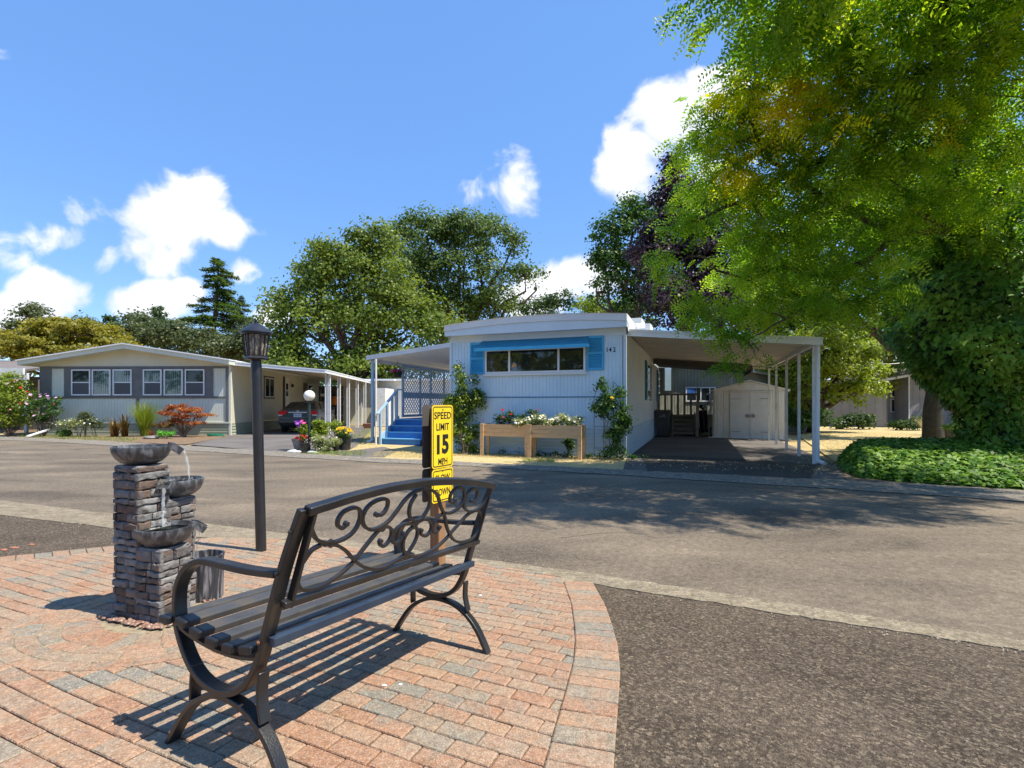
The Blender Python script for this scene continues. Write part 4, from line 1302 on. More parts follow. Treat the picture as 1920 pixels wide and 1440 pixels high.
def window(parent, fn, s0, s1, z0, z1, fm, mull=(), bars=(), w_=.04, curtain=False, clear=False, proud=.05, back=None, label=None, bm=None):
    """frame, mullions, pane, optional curtain in a shallow box proud of the wall"""
    mb = MB(); frame4(mb, fn, s0, s1, z0, z1, w_, .003, proud)
    for t in mull: s = s0 + (s1 - s0) * t; boxf(mb, fn, s - w_ * .5, s + w_ * .5, .006, proud - .003, z0 + w_, z1 - w_)
    for t in bars: z = z0 + (z1 - z0) * t; boxf(mb, fn, s0 + w_, s1 - w_, .008, proud - .005, z - w_ * .4, z + w_ * .4)
    f_ = mb.build('window', fm, parent, world=True, label=label)
    mb = MB(); boxf(mb, fn, s0 + w_ * .5, s1 - w_ * .5, .004, .008, z0 + w_ * .5, z1 - w_ * .5); mb.build('window_back', back or M['dark'], f_, world=True)
    if curtain:
        mb = MB(); n = 26; a, b = s0 + w_, s1 - w_
        P = [(a + (b - a) * i / n, .012 + .008 * math.sin(i * 1.9) * (1 if i % 5 else .3)) for i in range(n + 1)]
        mb.add([fn(s, o, z0 + w_) for s, o in P] + [fn(s, o, z1 - w_) for s, o in P], [(i, i + 1, n + 2 + i, n + 1 + i) for i in range(n)], .5)
        mb.build('curtain', M['curtain'], f_, smooth=True, world=True)
    mb = MB()
    if clear or curtain: a, b, c_, d_ = s0 + w_ * .6, s1 - w_ * .6, z0 + w_ * .6, z1 - w_ * .6; mb.add([fn(a, proud * .6, c_), fn(b, proud * .6, c_), fn(b, proud * .6, d_), fn(a, proud * .6, d_)], [(0, 1, 2, 3)], .5)
    else: boxf(mb, fn, s0 + w_ * .6, s1 - w_ * .6, proud * .55, proud * .55 + .004, z0 + w_ * .6, z1 - w_ * .6)
    mb.build('pane', M['glasssee'] if (clear or curtain) else M['glass'], f_, world=True)
    return f_


# ---------------------------------------------------------------- pale blue home
H0 = HF.o
home = thing('mobile_home', 'pale blue mobile home number 142 with bright blue shutters and awning', 'home', H0)
WD, DP = 4.70, 17.0
ff, rf, lf = fr(HF, 'front'), fr(HF, 'right'), fr(HF, 'left', -WD)
mb = MB(); grooved(mb, ff, -WD, 0, .70, 2.97, .092); mb.build('front_wall', M['pale'], home, world=True)
mb = MB(); lapped(mb, ff, -WD, 0, 0, .70, .085); mb.build('skirting', M['skirt'], home, world=True)
mb = MB(); grooved(mb, rf, 0, DP, .72, 3.05, .11, .01, .005); mb.build('side_wall', M['sideblue'], home, world=True)
mb = MB(); lapped(mb, rf, 0, DP, 0, .72, .085); mb.build('skirting', M['skirt'], home, world=True)
mb = MB(); grooved(mb, lf, 0, DP, 0, 3.05, .11, .01, .005); mb.build('side_wall', M['pale'], home, world=True)
mb = MB(); boxf(mb, ff, -WD - .015, .015, -.06, .02, 2.97, 3.16); mb.build('frieze', M['palewhite'], home, world=True)
mb = MB()
boxf(mb, ff, -.045, .02, -.045, .018, 0, 2.97); mb.build('corner_trim', M['palewhite'], home, world=True)
mb = MB(); boxf(mb, ff, -WD - .02, -WD + .045, -.045, .018, 0, 2.97); mb.build('corner_trim', M['palewhite'], home, world=True)
mb = MB(); boxf(mb, ff, -WD + .05, -.05, .001, .016, 1.470, 1.495); mb.build('trim_stripe', M['stripe'], home, world=True)
# shallow arched roof
US = [-WD - .02 + (WD + .09) * i / 24 for i in range(25)]
arch = lambda u: 3.40 + .115 * (1 - ((u + 2.2) / 2.45) ** 2)
lowf = lambda u: 3.12
mid = lambda u: arch(u) - .155
mb = MB()
for i in range(24):
    a, b = US[i], US[i + 1]
    mb.add([HF.p(a, -.32, mid(a)), HF.p(b, -.32, mid(b)), HF.p(b, -.32, arch(b)), HF.p(a, -.32, arch(a)), HF.p(a, -.34, arch(a) + .012), HF.p(b, -.34, arch(b) + .012), HF.p(b, -.1, arch(b) + .03), HF.p(a, -.1, arch(a) + .03), HF.p(b, DP, arch(b) + .03), HF.p(a, DP, arch(a) + .03)],
           [(0, 1, 2, 3), (3, 2, 5, 4), (4, 5, 6, 7), (7, 6, 8, 9)], .5)
for u in (US[0], US[-1]): mb.add([HF.p(u, -.32, mid(u)), HF.p(u, -.32, arch(u) + .012), HF.p(u, DP, arch(u) + .03), HF.p(u, DP, 3.05), HF.p(u, -.05, 3.05)], [(0, 1, 2, 3, 4)], .5)
roof = mb.build('roof', M['roofw'], home, world=True)
mb = MB()
for i in range(24):
    a, b = US[i], US[i + 1]
    mb.add([HF.p(a, -.30, lowf(a)), HF.p(b, -.30, lowf(b)), HF.p(b, -.30, mid(b) + .01), HF.p(a, -.30, mid(a) + .01), HF.p(a, -.02, lowf(a) + .02), HF.p(b, -.02, lowf(b) + .02)], [(0, 1, 2, 3), (1, 0, 4, 5)], .5)
for u in (US[0], US[-1]): mb.add([HF.p(u, -.30, lowf(u)), HF.p(u, -.30, mid(u)), HF.p(u, 0, mid(u)), HF.p(u, 0, lowf(u))], [(0, 1, 2, 3)], .5)
mb.build('fascia', M['palewhite'], home, world=True)
mb = MB(); mb.tube([HF.p(-4.3, 2.2, 3.3), HF.p(-4.3, 2.2, 3.62)], .06, 12); mb.build('roof_vent', M['roofw'], home, world=True)
for a_, b_, c_, d_ in ((1.2, 2.1, .25, 3.56), (2.6, 3.6, .35, 3.62)):
    mb = MB(); boxf(mb, rf, a_, b_, -c_, c_, 3.42, d_); mb.build('roof_vent', M['roofw'], home, world=True)
# front window
s0, za_ = HF.onv(910.5, 693, 0); s1, zb_ = HF.onv(1098.5, 641, 0); s0b, _ = HF.onv(956, 690, 0); s1b, _ = HF.onv(1048, 686, 0)
Z0, Z1 = 2.10, 2.74
m0, m1 = (s0b - s0) / (s1 - s0), (s1b - s0) / (s1 - s0)
wn = window(home, ff, s0, s1, Z0, Z1, M['white'], (m0, m1), (), .05, False, True, .06, mat('warm_dark_room', [(.02, .014, .010), (.035, .024, .016)], scale=2))
mb = MB(); boxf(mb, ff, s0 - .04, s1 + .04, .004, .075, Z0 - .055, Z0 - .004); mb.build('sill', M['white'], wn, world=True)
lampx, _ = HF.onv(966, 680, 0)
mb = MB(); c = HF.p(lampx, -.024, 2.36); mb.lathe([(.05, 0), (.095, -.10)], c, 16, sx=1, sy=.06); mb.build('lampshade', mat('orange_lampshade', [(.8, .33, .05)]), wn, world=True)
mb = MB(); c = HF.p(s0 + .22, -.02, 0)
n = 12; mb.add([ff(s0 + .06 + .03 * i, .014 + .006 * (i % 2), Z0 + .05) for i in range(n + 1)] + [ff(s0 + .06 + .03 * i, .014 + .006 * (i % 2), Z1 - .05) for i in range(n + 1)], [(i, i + 1, n + 2 + i, n + 1 + i) for i in range(n)], .5)
mb.build('drape', mat('brown_drape', [(.10, .06, .035), (.14, .08, .045)]), wn, world=True)


def shutter(parent, fn, s0, s1, z0, z1, m, name='shutter'):
    mb = MB(); w_ = min(.045, (s1 - s0) * .2)
    boxf(mb, fn, s0, s0 + w_, .001, .034, z0, z1); boxf(mb, fn, s1 - w_, s1, .001, .034, z0, z1)
    zm = (z0 + z1) / 2
    for a, b in ((z0, z0 + .06), (zm - .03, zm + .03), (z1 - .06, z1)): boxf(mb, fn, s0 + w_, s1 - w_, .001, .033, a, b)
    boxf(mb, fn, s0 + w_, s1 - w_, .001, .006, z0 + .06, z1 - .06)
    for a, b in ((z0 + .06, zm - .03), (zm + .03, z1 - .06)):
        n = int((b - a) / .034)
        for i in range(n):
            z = a + (b - a) * (i + .5) / n
            mb.hexa([fn(s0 + w_, .008, z + .006), fn(s1 - w_, .008, z + .006), fn(s1 - w_, .028, z - .013), fn(s0 + w_, .028, z - .013)],
                    [fn(s0 + w_, .009, z + .012), fn(s1 - w_, .009, z + .012), fn(s1 - w_, .030, z - .007), fn(s0 + w_, .030, z - .007)])
    return mb.build(name, m, parent, world=True)


a0, _ = HF.onv(882, 700, 0); a1, _ = HF.onv(909, 700, 0); b0, _ = HF.onv(1101, 690, 0); b1, _ = HF.onv(1132, 690, 0)
shutter(home, ff, a0, a1, HF.onv(895, 702, 0)[1], HF.onv(895, 643, 0)[1], M['bright'])
shutter(home, ff, b0, b1, HF.onv(1117, 694.5, 0)[1], HF.onv(1117, 629.5, 0)[1], M['bright'])
# awning of overlapping slats
aw0, _ = HF.onv(905, 640, 0); aw1, _ = HF.onv(1104, 630, 0)
mb = MB(); nS = 6
for i in range(nS):
    o0, o1 = .03 + i * .055, .03 + (i + 1) * .055 + .014; z0_, z1_ = 2.975 - i * .038, 2.975 - i * .038 - .046
    ex = .012 * i
    mb.hexa([ff(aw0 - ex, o0, z0_ - .006), ff(aw1 + ex, o0, z0_ - .006), ff(aw1 + ex, o1, z1_ - .006), ff(aw0 - ex, o1, z1_ - .006)],
            [ff(aw0 - ex, o0, z0_), ff(aw1 + ex, o0, z0_), ff(aw1 + ex, o1, z1_), ff(aw0 - ex, o1, z1_)])
awn = mb.build('awning', M['teal'], home, world=True)
mb = MB(); boxf(mb, ff, aw0 - .08, aw1 + .08, .365, .385, 2.67, 2.745); mb.build('valance', M['bright'], awn, world=True)
for k in (.28, .76):
    mb = MB(); s = aw0 + (aw1 - aw0) * k; boxf(mb, ff, s - .015, s + .015, .0, .03, 2.78, 2.98); mb.build('bracket', M['teal'], awn, world=True)
mb = MB(); u, z = HF.onv(1146.5, 655.5, 0)
for ch, dx, wd_ in (('1', -.105, .018), ('4', -.03, .065), ('2', .07, .06)):
    mb = MB(); put_text(mb, ch, .15, lambda x, y, zz: HF.p(u + dx + x, -.004 - abs(zz), z + y), wd_, .115, .0022); mb.build('house_number', M['signblack'], home, world=True)
# side windows with shutters
for (pa, pb_, py0, py1, nm) in ((1209.5, 1219.5, 655, 748, 1), (1232, 1238, 679, 719, 2)):
    v0, za1 = HF.onu(pa, 700, 0); v1, zb1 = HF.onu(pb_, 700, 0)
    if nm == 2: v0, v1 = v0 - .2, v0 + 1.2
    zz1, zz0 = (2.70, 1.48)
    L_ = v1 - v0
    window(home, rf, v0 + L_ * .2, v1 - L_ * .2, zz0, zz1, M['white'], (), (.25, .5, .75), .05, False, False, .05)
    shutter(home, rf, v0 - .08, v0 + L_ * .18, zz0 - .05, zz1 + .05, M['teal']); shutter(home, rf, v1 - L_ * .18, v1 + .08, zz0 - .05, zz1 + .05, M['teal'])

# ---------------------------------------------------------------- carport
cpt = thing('carport', 'white metal carport with slender posts on the right side of the blue home', 'carport', HF.p(4.03, .25))


def sl_roof(parent, F_, u0, u1, v0, v1, za0, za1, th, top_m, under_m, fas=.16, names=('roof', 'fascia'), rib=.10, front=True, fm=None):
    """mono pitch deck: height za0 at u0 to za1 at u1; ribbed underside, fascia round it"""
    zf = lambda u: za0 + (za1 - za0) * (u - u0) / (u1 - u0)
    mb = MB(); n = int((v1 - v0) / rib)
    mb.hexa([F_.p(u0, v0, zf(u0) - .012), F_.p(u1, v0, zf(u1) - .012), F_.p(u1, v1, zf(u1) - .012), F_.p(u0, v1, zf(u0) - .012)], [F_.p(u0, v0, zf(u0)), F_.p(u1, v0, zf(u1)), F_.p(u1, v1, zf(u1)), F_.p(u0, v1, zf(u0))])
    rf_ = mb.build(names[0], top_m, parent, world=True)
    mb = MB(); vs = []
    for i in range(n + 1):
        v = v0 + (v1 - v0) * i / n; w2 = (v1 - v0) / n
        for dv, dz in ((0, 0), (w2 * .12, -.022), (w2 * .55, -.022), (w2 * .67, 0)):
            if v + dv <= v1: vs.append((v + dv, -.03 + dz))
    k = len(vs)
    mb.add([F_.p(u0, v, zf(u0) + z) for v, z in vs] + [F_.p(u1, v, zf(u1) + z) for v, z in vs], [(i, i + 1, k + i + 1, k + i) for i in range(k - 1)], .5)
    mb.build('soffit', under_m, rf_, world=True)
    mb = MB()
    def edge(a, b, za_2, zb_2, t=.03):
        A, B = F_.p(*a), F_.p(*b); d = (B - A).normalized(); nn = Vector((d.y, -d.x, 0))
        for (lo2, hi2, o2) in ((-fas, .02, 0), (-fas, -fas + .03, .012), (-.02, .03, .012)):
            P = [A + nn * 0, B + nn * 0, B + nn * (t + o2), A + nn * (t + o2)]
            zz = [za_2, zb_2, zb_2, za_2]
            mb.hexa([p + Vector((0, 0, z + lo2)) for p, z in zip(P, zz)], [p + Vector((0, 0, z + hi2)) for p, z in zip(P, zz)])
    if front: edge((u0, v0), (u1, v0), zf(u0), zf(u1))
    edge((u1, v0), (u1, v1), zf(u1), zf(u1)) if names[1] != 'x' else None
    mb.build('fascia', fm or M['roofw'], parent, world=True)
    return zf


zf = sl_roof(cpt, HF, .03, 4.10, .12, 7.9, 3.09, 2.70, .16, M['roofw'], M['ceil'], .14)
for v in (.25, 1.98, 3.85, 5.85, 7.6):
    mb = MB(); s_ = .032
    mb.hexa([HF.p(3.99 + a * s_, v + b * s_, 0) for a, b in ((-1, -1), (1, -1), (1, 1), (-1, 1))], [HF.p(3.99 + a * s_, v + b * s_, 2.64) for a, b in ((-1, -1), (1, -1), (1, 1), (-1, 1))])
    mb.build('post', M['whitedirty'], cpt, world=True)
mb = MB(); mb.bar([HF.p(3.99, .14, 2.62), HF.p(3.99, 7.9, 2.62)], (0, 0, 1), .10, .05); mb.build('beam', M['whitedirty'], cpt, world=True)
mb = MB(); mb.tube(crom([HF.p(4.06, .2, 2.62), HF.p(4.055, .2, 1.4), HF.p(4.05, .2, .16), HF.p(4.07, .14, .08), HF.p(4.14, -.02, .045)], 5), .042, 8)
mb.build('downspout', M['white'], cpt, smooth=True, world=True)
mb = MB(); mb.bar([HF.p(.03, 7.88, 2.96), HF.p(4.1, 7.88, 2.58)], (0, 0, 1), .08, .04); mb.build('beam', M['ceil'], cpt, world=True)
cp2 = thing('rear_carport', 'lower dark carport roof behind the white carport', 'carport', HF.p(2.6, 11))
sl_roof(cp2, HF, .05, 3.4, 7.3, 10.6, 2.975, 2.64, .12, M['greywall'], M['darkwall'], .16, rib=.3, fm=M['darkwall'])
for v in (9.0, 10.4):
    mb = MB(); mb.tube([HF.p(2.85, v, 0), HF.p(2.85, v, 2.4)], .035, 8); mb.build('post', M['palewhite'], cp2, world=True)

# ---------------------------------------------------------------- porch on the left
porch = thing('porch_cover', 'white ribbed porch roof on posts with lattice screen left of the blue home', 'porch', HF.p(-8.6, 2.1))
zl = sl_roof(porch, HF, -8.85, -4.72, 1.9, 8.0, 2.90, 3.30, .12, M['roofw'], M['white'], .11, names=('roof', 'x'))
mb = MB(); mb.bar([HF.p(-8.85, 1.9, 2.85), HF.p(-8.85, 8.0, 2.85)], (0, 0, 1), .11, .04); mb.build('gutter', M['roofw'], porch, world=True)
mb = MB(); mb.bar([HF.p(-8.6, 2.0, 2.74), HF.p(-8.6, 8.0, 2.74)], (0, 0, 1), .10, .05); mb.build('beam', M['whitedirty'], porch, world=True)
for (px, py) in ((698.5, 830), (705, 833.5)):
    q = G(px, py); mb = MB(); r_ = .055 if px < 700 else .032
    mb.tube([Vector((q.x, q.y, 0)), Vector((q.x, q.y, 2.76))], r_, 8)
    mb.build('post', M['rail'] if px < 700 else M['whitedirty'], porch, world=True)
mb = MB(); q = G(698.5, 830); mb.tube([Vector((q.x, q.y - .02, .12)), Vector((q.x - .05, q.y - .1, .05)), Vector((q.x - .14, q.y - .16, .04))], .045, 8); mb.build('downspout', M['white'], porch, world=True)
# lattice screen along the outer edge of the deck
UL = -8.22
lat = thing('lattice_screen', 'pale blue diagonal lattice screen at the outer edge of the porch deck', 'lattice', HF.p(UL, 4))
fnl = fr(HF, 'left', UL)
v0 = HF.onu(755, 780, UL)[0]; v1 = v0 + 4.1
mb = MB(); pitch = .17; sw = .036
for sgn in (1, -1):
    k = -40
    while k < 90:
        # strip z = zc + sgn*(s-s_k), clipped to the panel
        sk = v0 + k * pitch; za_, zb_ = .98, 2.66
        if sgn == 1: a, b = max(v0, sk), min(v1, sk + (zb_ - za_)); P = [(s, za_ + (s - sk)) for s in (a, b)]
        else: a, b = max(v0, sk), min(v1, sk + (zb_ - za_)); P = [(s, zb_ - (s - sk)) for s in (a, b)]
        if b - a > .02: mb.bar([fnl(P[0][0], .004 * sgn, P[0][1]), fnl(P[1][0], .004 * sgn, P[1][1])], HF.eu, .007, sw)
        k += 1
mb.build('lattice', M['palewhite'], lat, world=True)
mb = MB(); frame4(mb, fnl, v0 - .03, v1 + .03, .84, 2.72, .09, -.02, .03)
for s in (v0 + 1.2, v0 + 2.0, v0 + 3.1): boxf(mb, fnl, s - .03, s + .03, -.025, .035, .93, 2.63)
boxf(mb, fnl, v0 + .06, v1 - .06, -.022, .033, 1.52, 1.74)
mb.build('frame', M['rail'], lat, world=True)
# deck and steps
stp = thing('porch_steps', 'blue painted wooden steps with grey blue handrail leading to the porch', 'steps', HF.p(-7.3, 1.7))
UA, UB, VA = -7.98, -6.55, 1.5
for i in range(4):
    v = VA + i * .27; z = .2 * (i + 1)
    mb = MB(); mb.box((UA, v + .02, z - .2), (UB, v + .04, z - .03), HF.p); mb.build('riser', M['stepblue'], stp, world=True)
    mb = MB(); mb.box((UA - .02, v - .005, z - .03), (UB + .02, v + .30, z), HF.p); mb.build('tread', M['steplight'], stp, world=True)
mb = MB(); mb.box((-8.2, VA + 4 * .27, .60), (-4.72, 7.6, .80), HF.p); mb.build('deck', M['stepblue'], stp, world=True)
for u in (UA, ):
    for i, (v, z0_, z1_) in enumerate([(VA - .05, 0, 1.06), (VA + .32, .2, 1.32), (VA + .62, .45, 1.54), (VA + .88, .6, 1.73)]):
        mb = MB(); k = .035
        mb.hexa([HF.p(u + a * k, v + b * k, z0_) for a, b in ((-1, -1), (1, -1), (1, 1), (-1, 1))], [HF.p(u + a * k, v + b * k, z1_) for a, b in ((-1, -1), (1, -1), (1, 1), (-1, 1))]); mb.build('baluster', M['rail'], stp, world=True)
    mb = MB(); mb.bar([HF.p(u, VA - .2, .99), HF.p(u, VA + .95, 1.80), HF.p(u, VA + 1.25, 1.80)], HF.eu, .09, .045); mb.build('handrail', M['rail'], stp, world=True)
    mb = MB(); mb.hexa([HF.p(u - .03, VA, .0), HF.p(u - .03, VA + 1.1, .62), HF.p(u - .03, VA + 1.1, .9), HF.p(u - .03, VA, .28)], [HF.p(u - .06, VA, .0), HF.p(u - .06, VA + 1.1, .62), HF.p(u - .06, VA + 1.1, .9), HF.p(u - .06, VA, .28)]); mb.build('stringer', M['rail'], stp, world=True)
mb = MB(); mb.box((-8.2, VA + 1.1, 0), (-4.72, VA + 1.13, .6), HF.p); mb.build('deck_skirt', M['rail'], stp, world=True)
mb = MB(); mb.box((UB + .02, VA + .1, 0), (UB + .06, VA + 1.1, .75), HF.p); mb.build('stringer', M['rail'], stp, world=True)

# ---------------------------------------------------------------- cream home on the left
BF = Frame(G(432, 816.5), (1.0, -.03), (-.10, 1.0))
cream = thing('mobile_home', 'cream and pale green mobile home with dark grey window bands and low gable', 'home', BF.o)
bf, br_ = fr(BF, 'front'), fr(BF, 'right')
CW, CD = 8.15, 13.2
zb0, zb1 = 1.55, 2.90
gab = lambda u: 3.02 + (.62 * (1 - abs(u + CW * .52) / (CW * .52)) if u > -CW * .52 else .62 * (1 - abs(u + CW * .52) / (CW * .48)))
mb = MB(); grooved(mb, bf, -CW, 0, .55, 2.86, .13, .02, .010); mb.build('front_wall', M['cream'], cream, world=True)
mb = MB(); US2 = [-CW, -CW * .52, 0]
mb.add([bf(u, 0, 2.86) for u in US2] + [bf(u, 0, gab(u)) for u in US2], [(0, 1, 4, 3), (1, 2, 5, 4)], .5); mb.build('gable', M['creamside'], cream, world=True)
mb = MB(); lapped(mb, bf, -CW, 0, 0, .5, .12, .015); mb.build('skirting', M['greenskirt'], cream, world=True)
mb = MB(); boxf(mb, bf, -CW, .02, .0, .05, .50, .56); mb.build('skirt_cap', M['cream'], cream, world=True)
mb = MB(); grooved(mb, br_, 0, CD, .5, 2.98, .11, .015, .007); mb.build('side_wall', M['creamside'], cream, world=True)
mb = MB(); lapped(mb, br_, 0, CD, 0, .5, .12, .015); mb.build('skirting', M['greenskirt'], cream, world=True)
mb = MB(); boxf(mb, bf, -.06, .03, -.05, .03, 0, 3.0); mb.build('corner_trim', M['cream'], cream, world=True)
uw = lambda px: BF.onv(px, 720, 0)[0]
tr = []
mb = MB()
for z0_, z1_ in ((2.80, 2.89), (1.545, 1.63)): boxf(mb, bf, -CW, -.07, .002, .035, z0_, z1_)
for a, b, z0_, z1_ in ((-CW, uw(97), .56, 2.89), (uw(423.5), -.07, .56, 2.80), (uw(121), uw(135.5), 1.63, 2.80), (uw(247.5), uw(269), 1.63, 2.80), (uw(383.5), uw(400), 1.63, 2.80), (uw(256), uw(261), .56, 1.545)):
    boxf(mb, bf, a, b, .002, .033, z0_, z1_)
boxf(mb, bf, uw(135), uw(384), .002, .018, 1.63, 2.80)
mb.build('trim_bands', M['greytrim'], cream, world=True)
for px0, px1, ty in ((135.5, 171, 0), (174, 209, 1), (213, 248.5, 2), (269.5, 304.5, 2), (308.5, 344, 1), (348, 384.5, 0)):
    a, b = uw(px0), uw(px1)
    w_ = window(cream, lambda s, o, z: bf(s, o + .018, z), a, b, 1.67, 2.76, M['white'], (), (() if ty == 1 else (.5,)), .05, ty >= 1, False, .05,
                M['dark'] if ty else mat('window_blue_dark', [(.012, .05, .075)]))
    if ty != 1:
        mb = MB(); boxf(mb, lambda s, o, z: bf(s, o + .018, z), a + .09, b - .06, .040, .043, 1.72, 2.19); mb.build('screen', M['screen'], w_, world=True)
mb = MB()
for u0, u1 in ((-CW - .55, -CW * .52), (-CW * .52, .18)):
    e = lambda u: 3.14 + .62 * (1 - abs(u + CW * .52) / (CW * .5))
    mb.hexa([BF.p(u0, -.5, e(u0) - .17), BF.p(u1, -.5, e(u1) - .17), BF.p(u1, CD + .3, e(u1) - .17), BF.p(u0, CD + .3, e(u0) - .17)], [BF.p(u0, -.5, e(u0)), BF.p(u1, -.5, e(u1)), BF.p(u1, CD + .3, e(u1)), BF.p(u0, CD + .3, e(u0))])
rf2 = mb.build('roof', M['cream'], cream, world=True)
mb = MB()
for u0, u1 in ((-CW - .6, -CW * .52), (-CW * .52, .2)):
    mb.hexa([BF.p(u0, -.56, e(u0)), BF.p(u1, -.56, e(u1)), BF.p(u1, CD + .3, e(u1)), BF.p(u0, CD + .3, e(u0))], [BF.p(u0, -.56, e(u0) + .05), BF.p(u1, -.56, e(u1) + .05), BF.p(u1, CD + .3, e(u1) + .05), BF.p(u0, CD + .3, e(u0) + .05)])
mb.build('roof_sheet', M['white'], rf2, world=True)
vs0 = lambda px: BF.onu(px, 720, 0)[0]
window(cream, br_, vs0(495.5), vs0(513), 1.65, 2.62, M['white'], (.5,), (), .05, False, False, .05)
mb = MB(); frame4(mb, br_, vs0(494.6), vs0(514), 1.58, 2.69, .06, .001, .03); mb.build('window_trim', M['darkwall'], cream, world=True)
window(cream, br_, vs0(577), vs0(586.5), 1.65, 2.55, M['white'], (), (), .06, False, False, .05)
mb = MB(); boxf(mb, br_, vs0(569), vs0(575.5), .001, .04, 1.60, 2.60); mb.build('shutter', mat('brown_shutter', [(.10, .07, .055)]), cream, world=True)
dr = MB(); boxf(dr, br_, vs0(533), vs0(541.5), .001, .04, .75, 2.75); door_ = dr.build('door', M['white'], cream, world=True)
mb = MB(); boxf(mb, br_, vs0(535), vs0(539), .041, .046, 1.75, 2.45); mb.build('pane', M['glass'], door_, world=True)
mb = MB(); boxf(mb, br_, vs0(530.5), vs0(533) - .005, .001, .06, .7, 2.8); mb.build('door_trim', M['darkwall'], cream, world=True)
mb = MB(); c = br_(vs0(546), .08, 2.35); mb.lathe([(0, -.1), (.07, -.06), (.08, .03), (.03, .09), (0, .12)], c, 10); mb.build('wall_lamp', M['lampblack'], cream, world=True)
q = W(427.5, 719, 20.95)
for ch, dz, wd_ in (('1', .15, .03), ('4', -.12, .11), ('1', -.38, .03)):
    mb = MB(); put_text(mb, ch, .3, lambda x, y, z: Vector((q.x + x, q.y - .04, q.z + dz + y)), wd_, .2); mb.build('house_number', M['signblack'], cream, world=True)
# its carport
ccp = thing('carport', 'white flat carport roof on white posts above the dark parked car', 'carport', BF.p(3.8, .7))
sl_roof(ccp, BF, .2, 3.98, .1, 13.4, 3.05, 2.72, .12, M['roofw'], M['ceil'], .13, rib=.25)
for i, (px, py) in enumerate([(613, 814), (616.5, 814), (635.5, 809), (652.8, 805.6), (669.5, 802), (684, 799.6), (698, 796), (712, 793)]):
    q = G(px, py); mb = MB()
    for dx in (-.055, .055):
        mb.hexa([Vector((q.x + dx + a * .022, q.y + b * .03, 0)) for a, b in ((-1, -1), (1, -1), (1, 1), (-1, 1))], [Vector((q.x + dx + a * .022, q.y + b * .03, 2.62)) for a, b in ((-1, -1), (1, -1), (1, 1), (-1, 1))])
    for z in (.4, .8, 1.2, 1.6, 2.0, 2.4): mb.box((q.x - .05, q.y - .01, z), (q.x + .05, q.y + .01, z + .02))
    mb.build('post', M['white'], ccp, world=True)
# storage room at the back of the carport
sr = thing('storage_room', 'beige storage shed with framed door at the back of the neighbour carport', 'shed', W(665, 797, 31.5).xy.to_3d())
yR = 31.2
X = lambda px, Y=yR: (px - CX) / F * Y
mb = MB(); grooved(mb, lambda s, o, z: Vector((s, yR - o, z)), X(636), X(704), 0, 2.75, .3, .02, .01); mb.build('wall', M['creamside'], sr, world=True)
mb = MB(); mb.box((X(704), yR, 0), (X(704) + .05, yR + 6, 2.75)); mb.build('side_wall', M['creamside'], sr, world=True)
mb = MB(); mb.box((X(645), yR - .05, 0), (X(677), yR - .003, 2.15)); d2 = mb.build('door', M['cream'], sr, world=True)
mb = MB(); mb.box((X(645) - .08, yR - .06, 0), (X(645) - .005, yR - .003, 2.2)); mb.box((X(677) + .005, yR - .06, 0), (X(677) + .08, yR - .003, 2.2)); mb.box((X(645) - .08, yR - .06, 2.205), (X(677) + .08, yR - .003, 2.3)); mb.build('door_frame', M['white'], sr, world=True)
mb = MB(); mb.lathe([(0, -.03), (.03, 0), (0, .03)], (X(647.5), yR - .09, 1.05), 8); mb.build('handle', M['chrome'], d2, world=True)
mb = MB(); mb.box((X(634), yR - .3, 2.76), (X(740), yR + 6.5, 2.86)); mb.build('roof', M['roofw'], sr, world=True)
# shelves with stored boxes under the carport
shf = thing('storage_shelf', 'open storage shelf with pale containers under the neighbour carport', 'shelf', (X(618, 30), 30, 0))
for px in (602, 618, 638):
    mb = MB(); mb.box((X(px, 30) - .03, 29.9, 0), (X(px, 30) + .03, 30, 2.2)); mb.build('upright', M['greytrim'], shf, world=True)
for z in (.6, 1.25, 1.75):
    mb = MB(); mb.box((X(601, 30), 29.85, z), (X(640, 30), 30.25, z + .04)); mb.build('board', M['greywall'], shf, world=True)
mb = MB(); mb.box((X(600, 30) - .2, 30.3, 0), (X(640, 30), 30.35, 2.4)); mb.build('back_panel', M['darkwall'], shf, world=True)
for i, (px, z, c_, w2, h2) in enumerate([(605, 1.29, 'white', .22, .14), (613, 1.29, 'petal_yellow', .25, .10), (622, 1.29, 'white', .15, .28), (607, 1.79, 'white', .3, .12), (617, 1.79, 'greytrim', .25, .2), (609, .64, 'plate', .3, .22), (623, .64, 'white', .2, .3)]):
    mb = MB(); x = X(px, 30); mb.box((x - w2 / 2, 29.88, z), (x + w2 / 2, 30.1, z + h2)); mb.box((x - w2 / 2 - .01, 29.87, z + h2), (x + w2 / 2 + .01, 30.11, z + h2 + .02))
    tag(mb.build('storage_box', M[c_], bevel=.01), ['low white lidded box at the left on middle shelf', 'yellow lidded box on the middle shelf', 'tall white box right on the middle shelf', 'long white box on the top shelf', 'dark grey box on the top shelf', 'pale blue box on the bottom shelf', 'tall white box on the bottom shelf'][i], 'box', 'boxes on the neighbour storage shelf')
mb = MB(); x = X(630.5, 29.9); mb.lathe([(0, 0), (.2, .02), (.23, .2), (.22, .38), (.14, .5), (.08, .52), (0, .5)], (x, 29.9, 1.26), 14, sx=1.2)
tag(mb.build('orange_jug', M['orange'], smooth=True), 'bright orange water jug standing on the storage shelf', 'jug')

